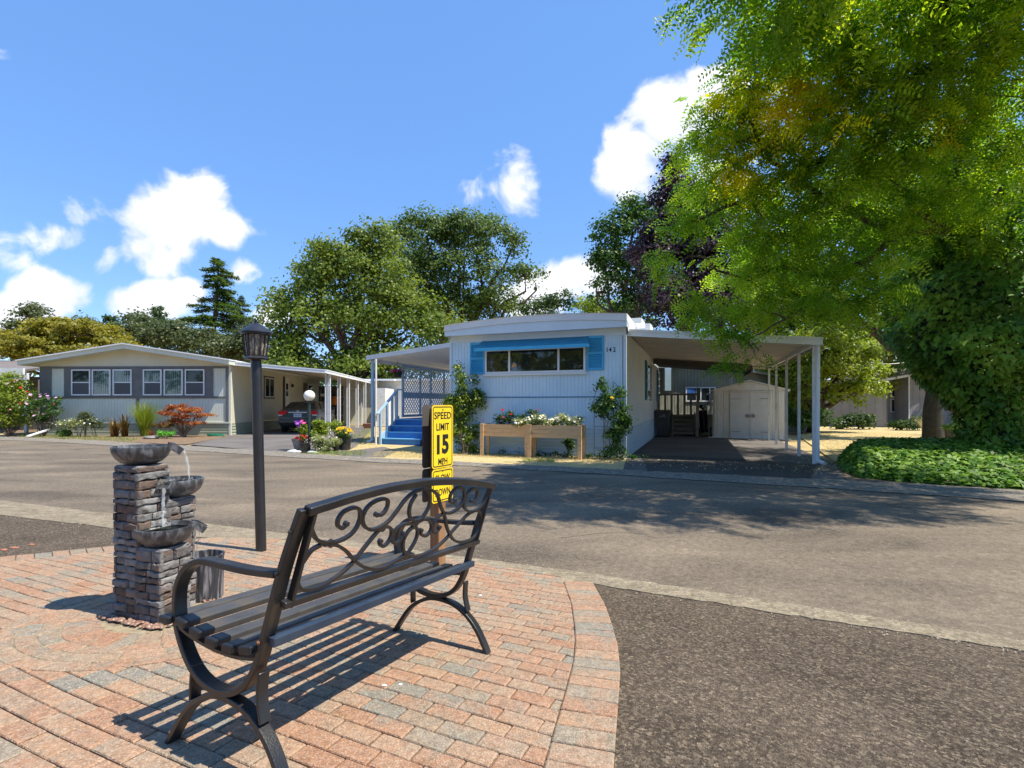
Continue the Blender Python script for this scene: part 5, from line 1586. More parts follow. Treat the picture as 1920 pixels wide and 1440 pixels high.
# ---------------------------------------------------------------- left edge home
lhf = thing('neighbour_home', 'brown home with grey shingle roof cut off by the left edge', 'home', W(20, 800, 24).xy.to_3d())
Yl = 23.5
XL = lambda px, Y=Yl: (px - CX) / F * Y
mb = MB(); mb.box((XL(-160, 26), 25.6, 0), (XL(88, 26), 25.7, 2.7)); mb.build('wall', M['darkwall'], lhf, world=True)
mb = MB(); zt = lambda py, Y: CH + (YH - py) / F * Y
mb.hexa([Vector((XL(-160, 22.4), 22.4, zt(697, 22.4))), Vector((XL(46, 22.4), 22.4, zt(697, 22.4))), Vector((XL(88, 26), 26, zt(691, 26))), Vector((XL(60, 31), 31, zt(681, 31))), Vector((XL(-160, 31), 31, zt(676, 31)))],
        [Vector((XL(-160, 22.4), 22.4, zt(693, 22.4))), Vector((XL(46, 22.4), 22.4, zt(693, 22.4))), Vector((XL(88, 26), 26, zt(687, 26))), Vector((XL(60, 31), 31, zt(677, 31))), Vector((XL(-160, 31), 31, zt(672, 31)))])
mb.build('roof', M['shingle'], lhf, world=True)
mb = MB(); mb.box((XL(-160, 22.3), 22.2, zt(702.5, 22.3)), (XL(47, 22.3), 22.3, zt(690, 22.3))); mb.build('fascia', M['whitedirty'], lhf, world=True)
mb = MB(); mb.box((XL(-160, 22.3), 22.32, zt(703.5, 22.3) - .2), (XL(50, 22.3), 22.42, zt(703, 22.3))); mb.build('beam', M['whitedirty'], lhf, world=True)
for px, Y in ((49.5, 22.4), (-40, 22.4), (75, 25)):
    mb = MB(); mb.box((XL(px, Y) - .055, Y - .05, 0), (XL(px, Y) + .055, Y + .05, zt(702, 22.3) - .1)); mb.build('post', M['whitedirty'] if px < 60 else M['greywall'], lhf, world=True)
mb = MB(); mb.box((XL(84, 25.5) - .2, 25.5, 1.5), (XL(84, 25.5) + .2, 25.58, 2.3)); mb.build('window', M['glass'], lhf, world=True)

# ---------------------------------------------------------------- white home behind the porch
whb = thing('white_home', 'long white home behind the porch lattice', 'home', W(770, 800, 30).xy.to_3d())
mb = MB(); grooved(mb, lambda s, o, z: Vector((s, 31 - o - .12 * s, z)), X(706, 31), X(870, 31), 0, 2.75, .25, .02, .01); mb.build('wall', M['white'], whb, world=True)
mb = MB(); A = lambda px, dy, z: Vector((X(px, 31), 31 - .12 * X(px, 31) + dy, z))
mb.hexa([A(703, -.4, 2.76), A(872, -.4, 2.76), A(872, 6, 2.9), A(703, 6, 2.9)], [A(703, -.4, 2.90), A(872, -.4, 2.9), A(872, 6, 3.2), A(703, 6, 3.2)]); mb.build('roof', M['white'], whb, world=True)
mb = MB(); mb.box((X(705, 29.5), 29.4, 0), (X(723, 29.5), 31.8, 2.25)); mb.build('annex', M['whitedirty'], whb, world=True)

# ---------------------------------------------------------------- olive home behind the carport
GF = Frame(G(1253, 812.5), (.985, .17), (-.17, .985))
olv = thing('olive_home', 'grey green home with curved metal roof behind the carport', 'home', GF.o)
gf = fr(GF, 'front')
otop = lambda s: 2.92 + (.22 * math.sin(min(1, max(0, s) / 1.2) * math.pi / 2)) - .13 * max(0, s - 1.0) * 1.0 * (1 if s < 9 else 1)
mb = MB(); grooved(mb, gf, -3, 7.5, 0, otop, .16, .02, .012); mb.build('front_wall', M['olive'], olv, world=True)
mb = MB()
ss = [-3 + 10.8 * i / 27 for i in range(28)]
for a, b in zip(ss, ss[1:]):
    mb.hexa([gf(a, .35, otop(a) - .02), gf(b, .35, otop(b) - .02), gf(b, -6, otop(b) - .02), gf(a, -6, otop(a) - .02)], [gf(a, .35, otop(a) + .08), gf(b, .35, otop(b) + .08), gf(b, -6, otop(b) + .08), gf(a, -6, otop(a) + .08)])
mb.build('roof', M['greywall'], olv, world=True)
sa, _ = GF.onv(1285, 740, 0); sb_, _ = GF.onv(1341, 740, 0)
window(olv, gf, sa, sb_, 1.42, 2.08, M['white'], (.36, .5, .8), (), .05, False, False, .05, label='white framed strip window')
mb = MB(); boxf(mb, gf, sa + .05, sa + .45, .05, .055, 1.8, 2.02); mb.build('blue_blind', mat('blue_blind', [(.02, .12, .42)]), olv, world=True)
mb = MB(); u, z = GF.onv(1251, 700, -.3)
mb.box((u - .13, -.35, 1.9), (u + .16, -.25, 3.05), GF.p); mb.build('pillar', M['rail'], olv, world=True)

# ---------------------------------------------------------------- metal shed
sA, sB = G(1336, 820.5), G(1477.5, 824.5)
SF = Frame(sA, (sB - sA).normalized()[:2], ((sB - sA).normalized().y * -1, (sB - sA).normalized().x))
shd = thing('metal_shed', 'small white metal garden shed with double doors under the carport', 'shed', sA)
sw_ = (sB - sA).length; sf = fr(SF, 'front')
mb = MB()
grooved(mb, sf, 0, sw_ * .30, 0, 1.82, .24, .05, .022); grooved(mb, sf, sw_ * .75, sw_, 0, 1.82, .2, .05, .022); boxf(mb, sf, sw_ * .30, sw_ * .75, -.08, -.005, 0, 1.82)
mb.build('front_wall', M['shed'], shd, world=True)
mb = MB(); grooved(mb, fr(SF, 'left', 0), 0, 2.2, 0, 1.82, .24, .05, .022); mb.build('side_wall', M['shed'], shd, world=True)
mb = MB(); grooved(mb, fr(SF, 'right', sw_), 0, 2.2, 0, 1.82, .24, .05, .022); mb.build('side_wall', M['shed'], shd, world=True)
mb = MB(); cx2 = sw_ * .51
mb.add([sf(-.02, .03, 1.82), sf(sw_ + .02, .03, 1.82), sf(cx2, .03, 2.16), sf(-.02, -2.2, 1.82), sf(sw_ + .02, -2.2, 1.82), sf(cx2, -2.2, 2.16)], [(0, 1, 2), (3, 5, 4)], .5); mb.build('gable', M['shed'], shd, world=True)
mb = MB()
for a, za2, b, zb2 in ((-.08, 1.80, cx2, 2.18), (cx2, 2.18, sw_ + .08, 1.80)):
    mb.hexa([sf(a, .07, za2), sf(b, .07, zb2), sf(b, -2.3, zb2), sf(a, -2.3, za2)], [sf(a, .07, za2 + .04), sf(b, .07, zb2 + .04), sf(b, -2.3, zb2 + .04), sf(a, -2.3, za2 + .04)])
mb.build('roof', M['shed'], shd, world=True)
mb = MB(); boxf(mb, sf, sw_ * .235, sw_ * .80, .001, .05, 1.74, 1.80); mb.build('door_track', M['shed'], shd, world=True)
for a, b in ((.245, .5165), (.5195, .785)):
    mb = MB(); frame4(mb, sf, sw_ * a, sw_ * b, .03, 1.73, .03, .006, .032); boxf(mb, sf, sw_ * a + .03, sw_ * b - .03, .006, .022, .06, 1.70)
    d_ = mb.build('door', M['white'], shd, world=True)
    for z in (.25, 1.5):
        mb = MB(); e0 = sw_ * a if a < .4 else sw_ * b; dr2 = 1 if a < .4 else -1
        x0, x1 = sorted((e0 + dr2 * .03, e0 + dr2 * .36)); boxf(mb, sf, x0, x1, .0325, .040, z, z + .016); mb.build('hinge', M['greywall'], d_, world=True)
    mb = MB(); e0 = sw_ * (.518) + (-.09 if a < .4 else .09); c = sf(e0, .045, .86)
    mb.bar([c + SF.eu * .07 * math.cos(t) + Vector((0, 0, .06 * math.sin(t))) for t in [i * .628 for i in range(10)]], SF.ev, .012, .014, closed=True)
    mb.bar([c + SF.eu * .035 * math.cos(t) + Vector((0, 0, .03 * math.sin(t))) for t in [i * .628 for i in range(10)]], SF.ev, .012, .012, closed=True)
    mb.build('handle', M['greytrim'], d_, world=True)
mb = MB(); boxf(mb, sf, -.15, sw_ + .1, .0, .12, -.02, .03); mb.build('sill_board', M['shed'], shd, world=True)

# ---------------------------------------------------------------- rear steps, bins, covered bike
RS = Frame(G(1262, 818), (.955, -.30), (.30, .955))
rst = thing('rear_steps', 'grey wooden steps and landing with slatted railing beside the blue home', 'steps', RS.o)
for i in range(5):
    mb = MB(); z = .17 * (i + 1); mb.box((0, .22 * i, z - .07), (.82, .22 * i + .26, z), RS.p); mb.build('tread', M['greywood'], rst, world=True)
for u in (.84, -.04):
    mb = MB(); mb.hexa([RS.p(u, -.02, 0), RS.p(u, 1.2, 0), RS.p(u, 1.2, .95), RS.p(u, -.02, .17)], [RS.p(u + .05, -.02, 0), RS.p(u + .05, 1.2, 0), RS.p(u + .05, 1.2, .95), RS.p(u + .05, -.02, .17)]); mb.build('stringer', M['greywood'], rst, world=True)
for u, v, z0_, z1_ in ((.92, -.08, 0, 1.35), (1.0, 1.1, 0, 2.0), (-.75, 1.1, 0, 2.05)):
    mb = MB(); mb.box((u - .055, v - .055, z0_), (u + .055, v + .055, z1_), RS.p); mb.build('post', M['greywood'], rst, world=True)
mb = MB(); mb.box((-1.3, 1.2, .80), (2.6, 3.2, .87), RS.p); mb.build('landing', M['greywood'], rst, world=True)
mb = MB(); mb.box((-1.2, 2.9, 1.72), (2.4, 2.96, 1.80), RS.p); mb.build('handrail', M['greywood'], rst, world=True)
for i in range(13):
    mb = MB(); u = -1.1 + i * .27; mb.box((u, 2.90, .87), (u + .09, 2.94, 1.72), RS.p); mb.build('baluster', M['greywood'], rst, world=True)
mb = MB(); mb.box((-.7, 1.08, 1.68), (1.0, 1.14, 1.76), RS.p); mb.build('handrail', M['greywood'], rst, world=True)
for i in range(6):
    mb = MB(); u = -.62 + i * .26; mb.box((u, 1.09, .87), (u + .09, 1.13, 1.68), RS.p); mb.build('baluster', M['greywood'], rst, world=True)


def wheelie(loc, rz, label, h=1.08):
    t = thing('wheeled_bin', label, 'bin', loc, rz, 'wheeled bins beside the blue home')
    mb = MB(); a, b = .22, .30
    mb.hexa([(-a, -a, .03), (a, -a, .03), (a, a, .03), (-a, a, .03)], [(-b, -b, h - .1), (b, -b, h - .1), (b, b, h - .1), (-b, b, h - .1)]); mb.build('body', M['bin'], t, bevel=.03)
    mb = MB(); mb.hexa([(-b - .02, -b - .03, h - .098), (b + .02, -b - .03, h - .098), (b + .02, b + .03, h - .098), (-b - .02, b + .03, h - .098)], [(-b, -b, h - .03), (b, -b, h - .03), (b, b + .05, h), (-b, b + .05, h)]); mb.build('lid', M['bin'], t, bevel=.02)
    for k in (-1, 1):
        mb = MB(); mb.tube([(k * .19, .22, .12), (k * .24, .22, .12)], .12, 16); mb.build('wheel', M['tyre'], t)
    mb = MB()
    put_text(mb, 'SERVICE', .1, lambda x, y, z: Vector((x, -.29, h - .26 + y)), .22, .05); mb.hexa([(-.01, -.288, h - .21), (.09, -.288, h - .21), (.08, -.288, h - .17), (.0, -.288, h - .18)], [(-.01, -.292, h - .21), (.09, -.292, h - .21), (.08, -.292, h - .17), (.0, -.292, h - .18)])
    mb.build('marking', M['white'], t)
    return t


q = G(1246, 820); wheelie((q.x, q.y + .25, 0), R(-18), 'dark grey wheeled bin with pale marking in front of the rear steps')
q = G(1233, 817); wheelie((q.x - .02, q.y + 1.1, 0), R(-25), 'dark wheeled bin half hidden behind the marked bin')
# covered bicycle / stroller shape in the shadow
q = G(1321, 816)
bk_ = thing('golf_bag_cart', 'dark golf bag on a trolley in the shade beside the shed', 'golf bag', (q.x, q.y, 0))
mb = MB(); mb.tube([(0, 0, .12), (-.02, .05, .6), (-.05, .08, 1.05)], [.15, .16, .17], 14); mb.build('bag', M['cap'], bk_, smooth=True)
for a, b in ((-.06, .0), (.05, .03), (.0, -.05)):
    mb = MB(); mb.lathe([(0, 0), (.07, .03), (.08, .10), (.05, .17), (0, .19)], (-.05 + a, .08 + b, 1.05 + abs(a)), 10); mb.build('club_cover', M['cap'], bk_, smooth=True)
mb = MB(); mb.lathe([(0, 0), (.045, .02), (.05, .06), (0, .09)], (-.07, -.06, 1.15), 10); mb.build('white_crest', M['white'], bk_, smooth=True)
for k in (-.28, .28):
    mb = MB(); mb.bar([(k + .02, .16 * math.cos(t), .17 + .16 * math.sin(t)) for t in [i * .3927 for i in range(16)]], (1, 0, 0), .035, .03, closed=True)
    for i in range(8): mb.tube([(k + .02, 0, .17), (k + .02, .15 * math.cos(i * .785), .17 + .15 * math.sin(i * .785))], .004, 4)
    mb.build('wheel', M['tyre'], bk_)
mb = MB(); mb.tube([(-.28, 0, .17), (.28, 0, .17)], .012, 6); mb.tube([(.0, -.15, .2), (.22, -.12, .9), (.25, .1, 1.0)], .012, 6); mb.build('trolley_frame', M['greywall'], bk_)

# ---------------------------------------------------------------- grey house on the right
gh = thing('grey_house', 'grey panelled house with sloping roof behind the ivy tree', 'house', W(1740, 797, 32).xy.to_3d())
Yh = 31.5
pY = lambda px, py, Y=Yh: W(px, py, Y)
mb = MB(); mb.hexa([Vector((X(1654, Yh), Yh, 0)), Vector((X(1704, Yh), Yh, 0)), Vector((X(1704, Yh), Yh + .1, 0)), Vector((X(1654, Yh), Yh + .1, 0))],
                   [pY(1654, 716), pY(1704, 707), pY(1704, 707) + Vector((0, .1, 0)), pY(1654, 716) + Vector((0, .1, 0))]); mb.build('front_wall', M['greywall'], gh, world=True)
Yp = 30.3
mb = MB(); grooved(mb, lambda s, o, z: Vector((s, Yp - o, z)), X(1704, Yp), X(1815, Yp), 0, lambda s: CH + (YH - (704 - (s / Yp * F + CX - 1704) * .20)) / F * Yp, .42, .03, .015, thick=1.3); mb.build('bay_wall', M['greywall'], gh, world=True)
mb = MB(); mb.box((X(1703, Yp), Yp - .03, 0), (X(1703, Yp) + .07, Yp - .002, CH + (YH - 705) / F * Yp)); mb.build('corner_trim', M['whitedirty'], gh, world=True)
mb = MB(); P0_, P1_ = pY(1622, 717, 30.0), pY(1830, 679, 30.0)
mb.hexa([P0_ - Vector((0, 0, .14)), P1_ - Vector((0, 0, .14)), P1_ + Vector((0, 7, -.14)), P0_ + Vector((0, 7, -.14))], [P0_, P1_, P1_ + Vector((0, 7, 0)), P0_ + Vector((0, 7, 0))]); rfh = mb.build('roof', M['whitedirty'], gh, world=True)
mb = MB(); mb.hexa([P0_ + Vector((0, -.06, .01)), P1_ + Vector((0, -.06, .01)), P1_ + Vector((0, 7, .01)), P0_ + Vector((0, 7, .01))], [P0_ + Vector((0, -.06, .06)), P1_ + Vector((0, -.06, .06)), P1_ + Vector((0, 7, .06)), P0_ + Vector((0, 7, .06))]); mb.build('roof_covering', M['shingle'], rfh, world=True)
gfn = lambda s, o, z: Vector((s, Yh - o, z))
for y0, y1 in ((745, 720), (773, 748)):
    window(gh, gfn, X(1669, Yh), X(1679, Yh), pY(0, y0).z, pY(0, y1).z, M['white'], (), (), .05, False, False, .06)
gs = thing('grey_shed', 'low grey panelled shed with shallow gable on the lawn edge', 'shed', G(1600, 800.5))
A_, B_ = G(1538, 799), G(1664, 801.5)
GS = Frame(A_, (B_ - A_).normalized()[:2], (-(B_ - A_).normalized().y, (B_ - A_).normalized().x)); gw_ = (B_ - A_).length
ztop_ = lambda s: 1.92 + .42 * (1 - abs(s / gw_ - .55) / .5)
mb = MB(); grooved(mb, fr(GS, 'front'), 0, gw_, 0, ztop_, .4, .03, .015); mb.build('wall', M['greywall'], gs, world=True)
mb = MB(); boxf(mb, fr(GS, 'right', gw_), 0, 3, -.08, 0, 0, 1.95); mb.build('side_wall', M['greywall'], gs, world=True)
mb = MB()
for a, b in ((-.2, gw_ * .55), (gw_ * .55, gw_ + .2)):
    g3 = lambda s: ztop_(s) + .0
    mb.hexa([GS.p(a, -.2, g3(a)), GS.p(b, -.2, g3(b)), GS.p(b, 3.2, g3(b)), GS.p(a, 3.2, g3(a))], [GS.p(a, -.2, g3(a) + .07), GS.p(b, -.2, g3(b) + .07), GS.p(b, 3.2, g3(b) + .07), GS.p(a, 3.2, g3(a) + .07)])
mb.build('roof', M['darkwall'], gs, world=True)
wl = MB(); wl.tube(crom([W(1560, 676, 26), W(1628, 680, 26), W(1662, 683, 26), W(1700, 680, 26), W(1800, 668, 26)], 6), .035, 6)
tag(wl.build('power_cable', M['cap']), 'thick black overhead cable beside the ivy covered tree', 'cable')

# ---------------------------------------------------------------- raised planters
def planter(u0, u1, vf, vb, label):
    o = HF.p((u0 + u1) / 2, vf)
    t = thing('raised_planter', label, 'planter', o, 0, 'cedar planters in front of the blue home')
    zt_, zb_ = .80, .50
    for nm, (a, b, c, d) in (('front', (u0 + .02, vf + .03, u1 - .02, vf + .055)), ('back', (u0 + .02, vb - .055, u1 - .02, vb - .03)), ('side', (u0 + .03, vf + .06, u0 + .055, vb - .06)), ('side', (u1 - .055, vf + .06, u1 - .03, vb - .06))):
        for k in range(3):
            z0_ = zb_ + (zt_ - zb_) * k / 3
            mb = MB(); mb.box((a, b, z0_ + .002), (c, d, z0_ + (zt_ - zb_) / 3 - .002), HF.p); mb.build(nm + '_board', M['wood'], t, world=True)
    for u in (u0, u1 - .09):
        for v in (vf, vb - .06):
            mb = MB(); mb.box((u, v, 0), (u + .09, v + .06, zt_ + .012), HF.p); mb.build('leg', M['wood'], t, world=True, bevel=.004)
    mb = MB(); mb.box((u0 + .06, vf + .06, .6), (u1 - .06, vb - .06, .76), HF.p); mb.build('soil', M['mulch'], t, world=True)
    return t


pl1 = planter(-3.52, -2.24, -.68, -.22, 'cedar raised planter on the left with red zinnias')
pl2 = planter(-2.22, -.90, -.80, -.32, 'cedar raised planter on the right with trailing white petunias')

# ---------------------------------------------------------------- car
def make_car():
    base = G(558, 812); base = Vector((base.x, base.y, .02))
    ang = math.atan2(.138, 1)                        # heads away, slightly to the left
    t = thing('parked_car', 'dark grey green sedan seen from behind under the cream home carport', 'car', base, ang)
    L_, Wd, Hh = 4.4, .875, 1.42
    # (y, half width at belt, bottom, belt height) from the rear
    st = [(0.00, .70, .38, .80), (.04, .80, .30, .98), (.16, .85, .24, 1.04), (.45, .875, .20, 1.06), (1.0, .88, .18, 1.03), (1.8, .88, .18, .98), (2.6, .88, .18, .96), (3.3, .87, .18, .93), (3.8, .85, .2, .86), (4.2, .78, .24, .74), (4.38, .66, .32, .60), (4.4, .55, .36, .5)]
    prof = lambda hw, z0, z1: [(-hw * .9, z0), (-hw * .985, z0 + (z1 - z0) * .2), (-hw, z0 + (z1 - z0) * .5), (-hw * .97, z0 + (z1 - z0) * .85), (-hw * .90, z1 - .015), (-hw * .6, z1 + .025), (0, z1 + .035), (hw * .6, z1 + .025), (hw * .90, z1 - .015), (hw * .97, z0 + (z1 - z0) * .85), (hw, z0 + (z1 - z0) * .5), (hw * .985, z0 + (z1 - z0) * .2), (hw * .9, z0)]
    mb = MB(); vs = []; n = 13
    for y, hw, z0, z1 in st: vs += [(x, y, z) for x, z in prof(hw, z0, z1)]
    fs = [(i * n + j, (i + 1) * n + j, (i + 1) * n + (j + 1) % n, i * n + (j + 1) % n) for i in range(len(st) - 1) for j in range(n)]
    fs += [tuple(range(n)), tuple((len(st) - 1) * n + j for j in range(n))[::-1]]
    mb.add(vs, fs, .5); body = mb.build('body', M['carpaint'], t, smooth=True)
    # greenhouse
    gh_ = [(.42, .70, 1.05, 1.07), (.95, .60, 1.03, 1.36), (1.35, .56, 1.02, 1.42), (2.0, .56, 1.0, 1.43), (2.5, .58, .98, 1.38), (3.3, .70, .95, .98)]
    mb = MB(); vs = []; n = 7
    for y, hw, z0, z1 in gh_: vs += [(-.80, y, z0 - .04), (-.5 * (.78 + hw) - .03, y, (z0 + z1) / 2), (-hw, y, z1 - .02), (0, y, z1 + .02), (hw, y, z1 - .02), (.5 * (.78 + hw) + .03, y, (z0 + z1) / 2), (.80, y, z0 - .04)]
    fs = [(i * n + j, (i + 1) * n + j, (i + 1) * n + j + 1, i * n + j + 1) for i in range(len(gh_) - 1) for j in range(n - 1)]
    mb.add(vs, fs, .5); mb.build('cabin', M['carpaint'], t, smooth=True)
    def quadp(name, pts, m, off=.006, par=t):
        mb = MB(); P = [Vector(p) for p in pts]; nr = (P[1] - P[0]).cross(P[2] - P[0]).normalized(); c = sum(P, Vector()) / len(P)
        if nr.dot(c - Vector((0, 2, .9))) < 0: nr = -nr
        mb.hexa([p + nr * .001 for p in P], [p + nr * off for p in P]); return mb.build(name, m, par)
    quadp('rear_window', [(-.62, .50, 1.10), (.62, .50, 1.10), (.53, .93, 1.36), (-.53, .93, 1.36)], M['glass'], .012)
    for k in (-1, 1):
        quadp('side_window', [(k * .775, 1.0, 1.06), (k * .775, 2.0, 1.03), (k * .625, 1.95, 1.37), (k * .635, 1.2, 1.35)], M['glass'], .03)
        quadp('side_window', [(k * .775, 2.06, 1.03), (k * .775, 2.95, 1.0), (k * .665, 2.55, 1.33), (k * .625, 2.03, 1.37)], M['glass'], .03)
        tl = quadp('tail_light', [(k * .83, .06, .98), (k * .42, -.005, .97), (k * .50, -.02, .82), (k * .84, .03, .80)], M['redlens'], .03)
        quadp('reverse_lens', [(k * .82, .0, .815), (k * .62, -.03, .815), (k * .64, -.03, .765), (k * .82, .0, .755)], M['clearlens'], .03, tl)
        mb = MB(); mb.tube([(k * .93, 2.75, 1.04), (k * 1.0, 2.72, 1.06), (k * 1.04, 2.74, 1.06)], [.05, .08, .05], 8); mb.build('mirror', M['carpaint'], t, smooth=True)
        for y in (.82, 3.45):
            mb = MB(); mb.tube([(k * .70, y, .31), (k * .875, y, .31)], [.315, .315], 28); wh = mb.build('wheel', M['tyre'], t, smooth=True)
            mb = MB(); mb.tube([(k * .876, y, .31), (k * .884, y, .31)], [.20, .18], 20); mb.build('rim', M['chrome'], wh, smooth=True)
            mb = MB(); P = [(k * .890, y + .36 * math.cos(a), .31 + .36 * math.sin(a)) for a in [math.pi * i / 12 for i in range(13)]]; mb.bar(P, (1, 0, 0), .012, .03); mb.build('wheel_arch', M['cap'], t)
    mb = MB(); mb.box((-.40, -.022, .905), (.40, .01, .925)); mb.build('chrome_strip', M['chrome'], t)
    mb = MB(); mb.box((-.17, -.016, .70), (.17, .0, .86)); pl = mb.build('licence_plate', M['plate'], t)
    mb = MB(); put_text(mb, 'WA 571', .1, lambda x, y, z: Vector((x, -.018, .775 + y)), .27, .07); mb.build('plate_number', M['signblack'], pl)
    mb = MB(); mb.bar([(.05 * math.cos(a), .028, .975 + .03 * math.sin(a)) for a in [i * .52 for i in range(12)]], (0, 1, 0), .012, .008, closed=True); mb.build('emblem', M['chrome'], t)
    mb = MB(); mb.box((-.84, -.05, .40), (.84, .12, .62)); mb.build('bumper', M['carpaint'], t, bevel=.05)
    return t


make_car()


# ================================================================ BACKGROUND TREES
BG = 'trees beyond the homes'
tree('broadleaf_tree', 'large rounded olive green tree between the cream home and the porch', 'tree', (W(690, 758, 36).x, 36, 0),
     blobs_px([(545, 600, 50, 62), (530, 670, 38, 60), (600, 545, 62, 70), (650, 500, 68, 58), (705, 560, 85, 80), (640, 620, 105, 75), (765, 615, 85, 65), (830, 640, 50, 52), (700, 465, 45, 42), (590, 690, 90, 50), (720, 690, 120, 50), (520, 560, 18, 22), (565, 500, 16, 20)], 36),
     M['leaf_oak'], .45, .3, 52000, .23, .85, 90, 30, BG, flat=.7)
tree('broadleaf_tree', 'tall airy dark green tree just right of the large rounded tree', 'tree', (W(860, 758, 44).x, 44, 0),
     blobs_px([(800, 450, 62, 55), (850, 440, 62, 40), (905, 445, 62, 42), (962, 462, 28, 24), (870, 520, 95, 60), (985, 515, 34, 20), (1005, 545, 18, 14), (840, 590, 85, 55), (930, 580, 60, 40), (780, 520, 60, 60), (740, 440, 22, 18)], 44),
     M['leaf_oak2'], .45, .3, 36000, .23, .85, 70, 40, BG, flat=.65)
tree('broadleaf_tree', 'small distant dark tree above the blue home roof', 'tree', (W(1020, 758, 62).x, 62, 0), blobs_px([(1000, 580, 28, 22), (1045, 572, 36, 22), (1020, 620, 60, 40)], 62), M['leaf_dark'], .4, .3, 7000, .32, .9, 60, 10, BG)
tree('broadleaf_tree', 'lime green tree peeking over the right end of the blue home roof', 'tree', (W(1130, 758, 52).x, 52, 0), blobs_px([(1108, 582, 34, 24), (1160, 585, 40, 26), (1130, 630, 70, 50)], 52), M['leaf_lime'], .35, .3, 8000, .26, .8, 60, 10, BG)
tree('broadleaf_tree', 'mid green tree left of the dark purple tree', 'tree', (W(1170, 758, 34).x, 34, 0), blobs_px([(1150, 445, 42, 45), (1185, 395, 32, 26), (1135, 500, 32, 40), (1190, 520, 50, 60), (1120, 550, 28, 26), (1200, 590, 50, 50), (1230, 430, 40, 60)], 34), M['leaf_shrub'], .35, .3, 17000, .2, .6, 70, 20, BG)
tree('purple_leaf_tree', 'dark purple leaved tree behind the carport', 'tree', (W(1290, 758, 28).x, 28, 0), blobs_px([(1268, 400, 50, 70), (1262, 325, 24, 42), (1228, 490, 46, 75), (1320, 480, 80, 90), (1285, 570, 85, 70), (1370, 570, 70, 80), (1340, 400, 60, 60), (1420, 500, 60, 80)], 28), M['leaf_purple'], .3, .3, 52000, .18, .6, 80, 14, BG, shell=.2)
tree('broadleaf_tree', 'dark evergreen mass behind the carport posts', 'tree', (W(1470, 758, 38).x, 38, 0), blobs_px([(1450, 640, 90, 100), (1560, 620, 80, 90), (1520, 540, 90, 80), (1450, 740, 90, 60), (1550, 740, 60, 40), (1800, 600, 140, 110), (1760, 700, 80, 50)], 38), M['leaf_dark'], .4, .25, 40000, .28, .8, 80, 12, BG, shell=.2)
tree('broadleaf_tree', 'mid green tree filling the gap behind the honey locust', 'tree', (W(1830, 758, 19).x, 19, 0), blobs_px([(1560, 470, 110, 95), (1480, 560, 60, 60), (1640, 380, 110, 80), (1690, 520, 60, 70), (1600, 590, 70, 40), (1760, 400, 100, 90)], 19, 2.2), M['leaf_mid'], .22, .3, 26000, .15, .5, 70, 24, BG)
tree('maple_tree', 'bright yellow green maple between the carport and the grey shed', 'tree', (W(1520, 758, 23).x, 23, 0), blobs_px([(1500, 715, 55, 45), (1565, 700, 55, 45), (1610, 735, 40, 28), (1545, 655, 60, 45), (1465, 690, 35, 60), (1600, 665, 40, 35), (1480, 770, 30, 30), (1640, 700, 25, 20)], 23), M['leaf_lime'], .2, .3, 22000, .14, .4, 60, 30, BG)
tree('maple_tree', 'golden green spreading maple behind the cream home on the left', 'tree', (W(110, 758, 33).x, 33, 0), blobs_px([(60, 642, 55, 34), (145, 632, 75, 32), (215, 650, 32, 22), (20, 668, 50, 30), (100, 665, 110, 35), (120, 612, 40, 14)], 33), M['leaf_maple'], .3, .3, 30000, .18, .55, 110, 24, BG, flat=.32)
tree('broadleaf_tree', 'thin pale green tree at the far left', 'tree', (W(50, 758, 46).x, 46, 0), blobs_px([(62, 592, 24, 20), (35, 615, 22, 20), (8, 640, 30, 30), (80, 610, 18, 14)], 46), M['leaf_olive'], .18, .4, 3200, .26, .6, 30, 30, BG)
tree('broadleaf_tree', 'grey green trees behind the gable of the cream home', 'tree', (W(300, 758, 47).x, 47, 0), blobs_px([(155, 608, 16, 14), (255, 605, 24, 18), (240, 640, 45, 30), (305, 635, 55, 34), (360, 640, 50, 32), (410, 655, 50, 28), (450, 660, 40, 30), (470, 640, 26, 40)], 47), M['leaf_olive'], .4, .3, 22000, .24, .65, 60, 30, BG)
tree('cypress_tree', 'dense dark green cypress with rounded tip beyond the cream home', 'tree', (W(298, 758, 53).x, 53, 0), blobs_px([(298, 596, 13, 20), (296, 620, 22, 28), (292, 650, 26, 30)], 53), M['leaf_dark'], .3, .5, 6000, .2, .4, 60, 8, BG, shell=.8)
tree('cypress_tree', 'small dark cypress left of the rounded cypress', 'tree', (W(207, 758, 55).x, 55, 0), blobs_px([(207, 608, 14, 14), (200, 630, 20, 20)], 55), M['leaf_dark'], .3, .5, 2600, .24, .4, 50, 8, BG, shell=.8)


for i, (x, y, h) in enumerate([(27, 30, 9), (40, 24, 10), (33, 44, 11)]):
    tree('broadleaf_tree', ['rounded green tree beyond the grey house on the right', 'green tree at the far right beyond the ivy tree', 'tall green tree farthest right behind the grey house'][i], 'tree', (x, y, 0),
         [(np.array([x, y, h * .62]), np.array([4.5, 3.5, h * .4])), (np.array([x - 3, y, h * .5]), np.array([3, 3, h * .3])), (np.array([x + 3, y, h * .5]), np.array([3, 3, h * .3]))], M['leaf_oak'], .3, .35, 9000, .3, .8, 60, 12, BG)


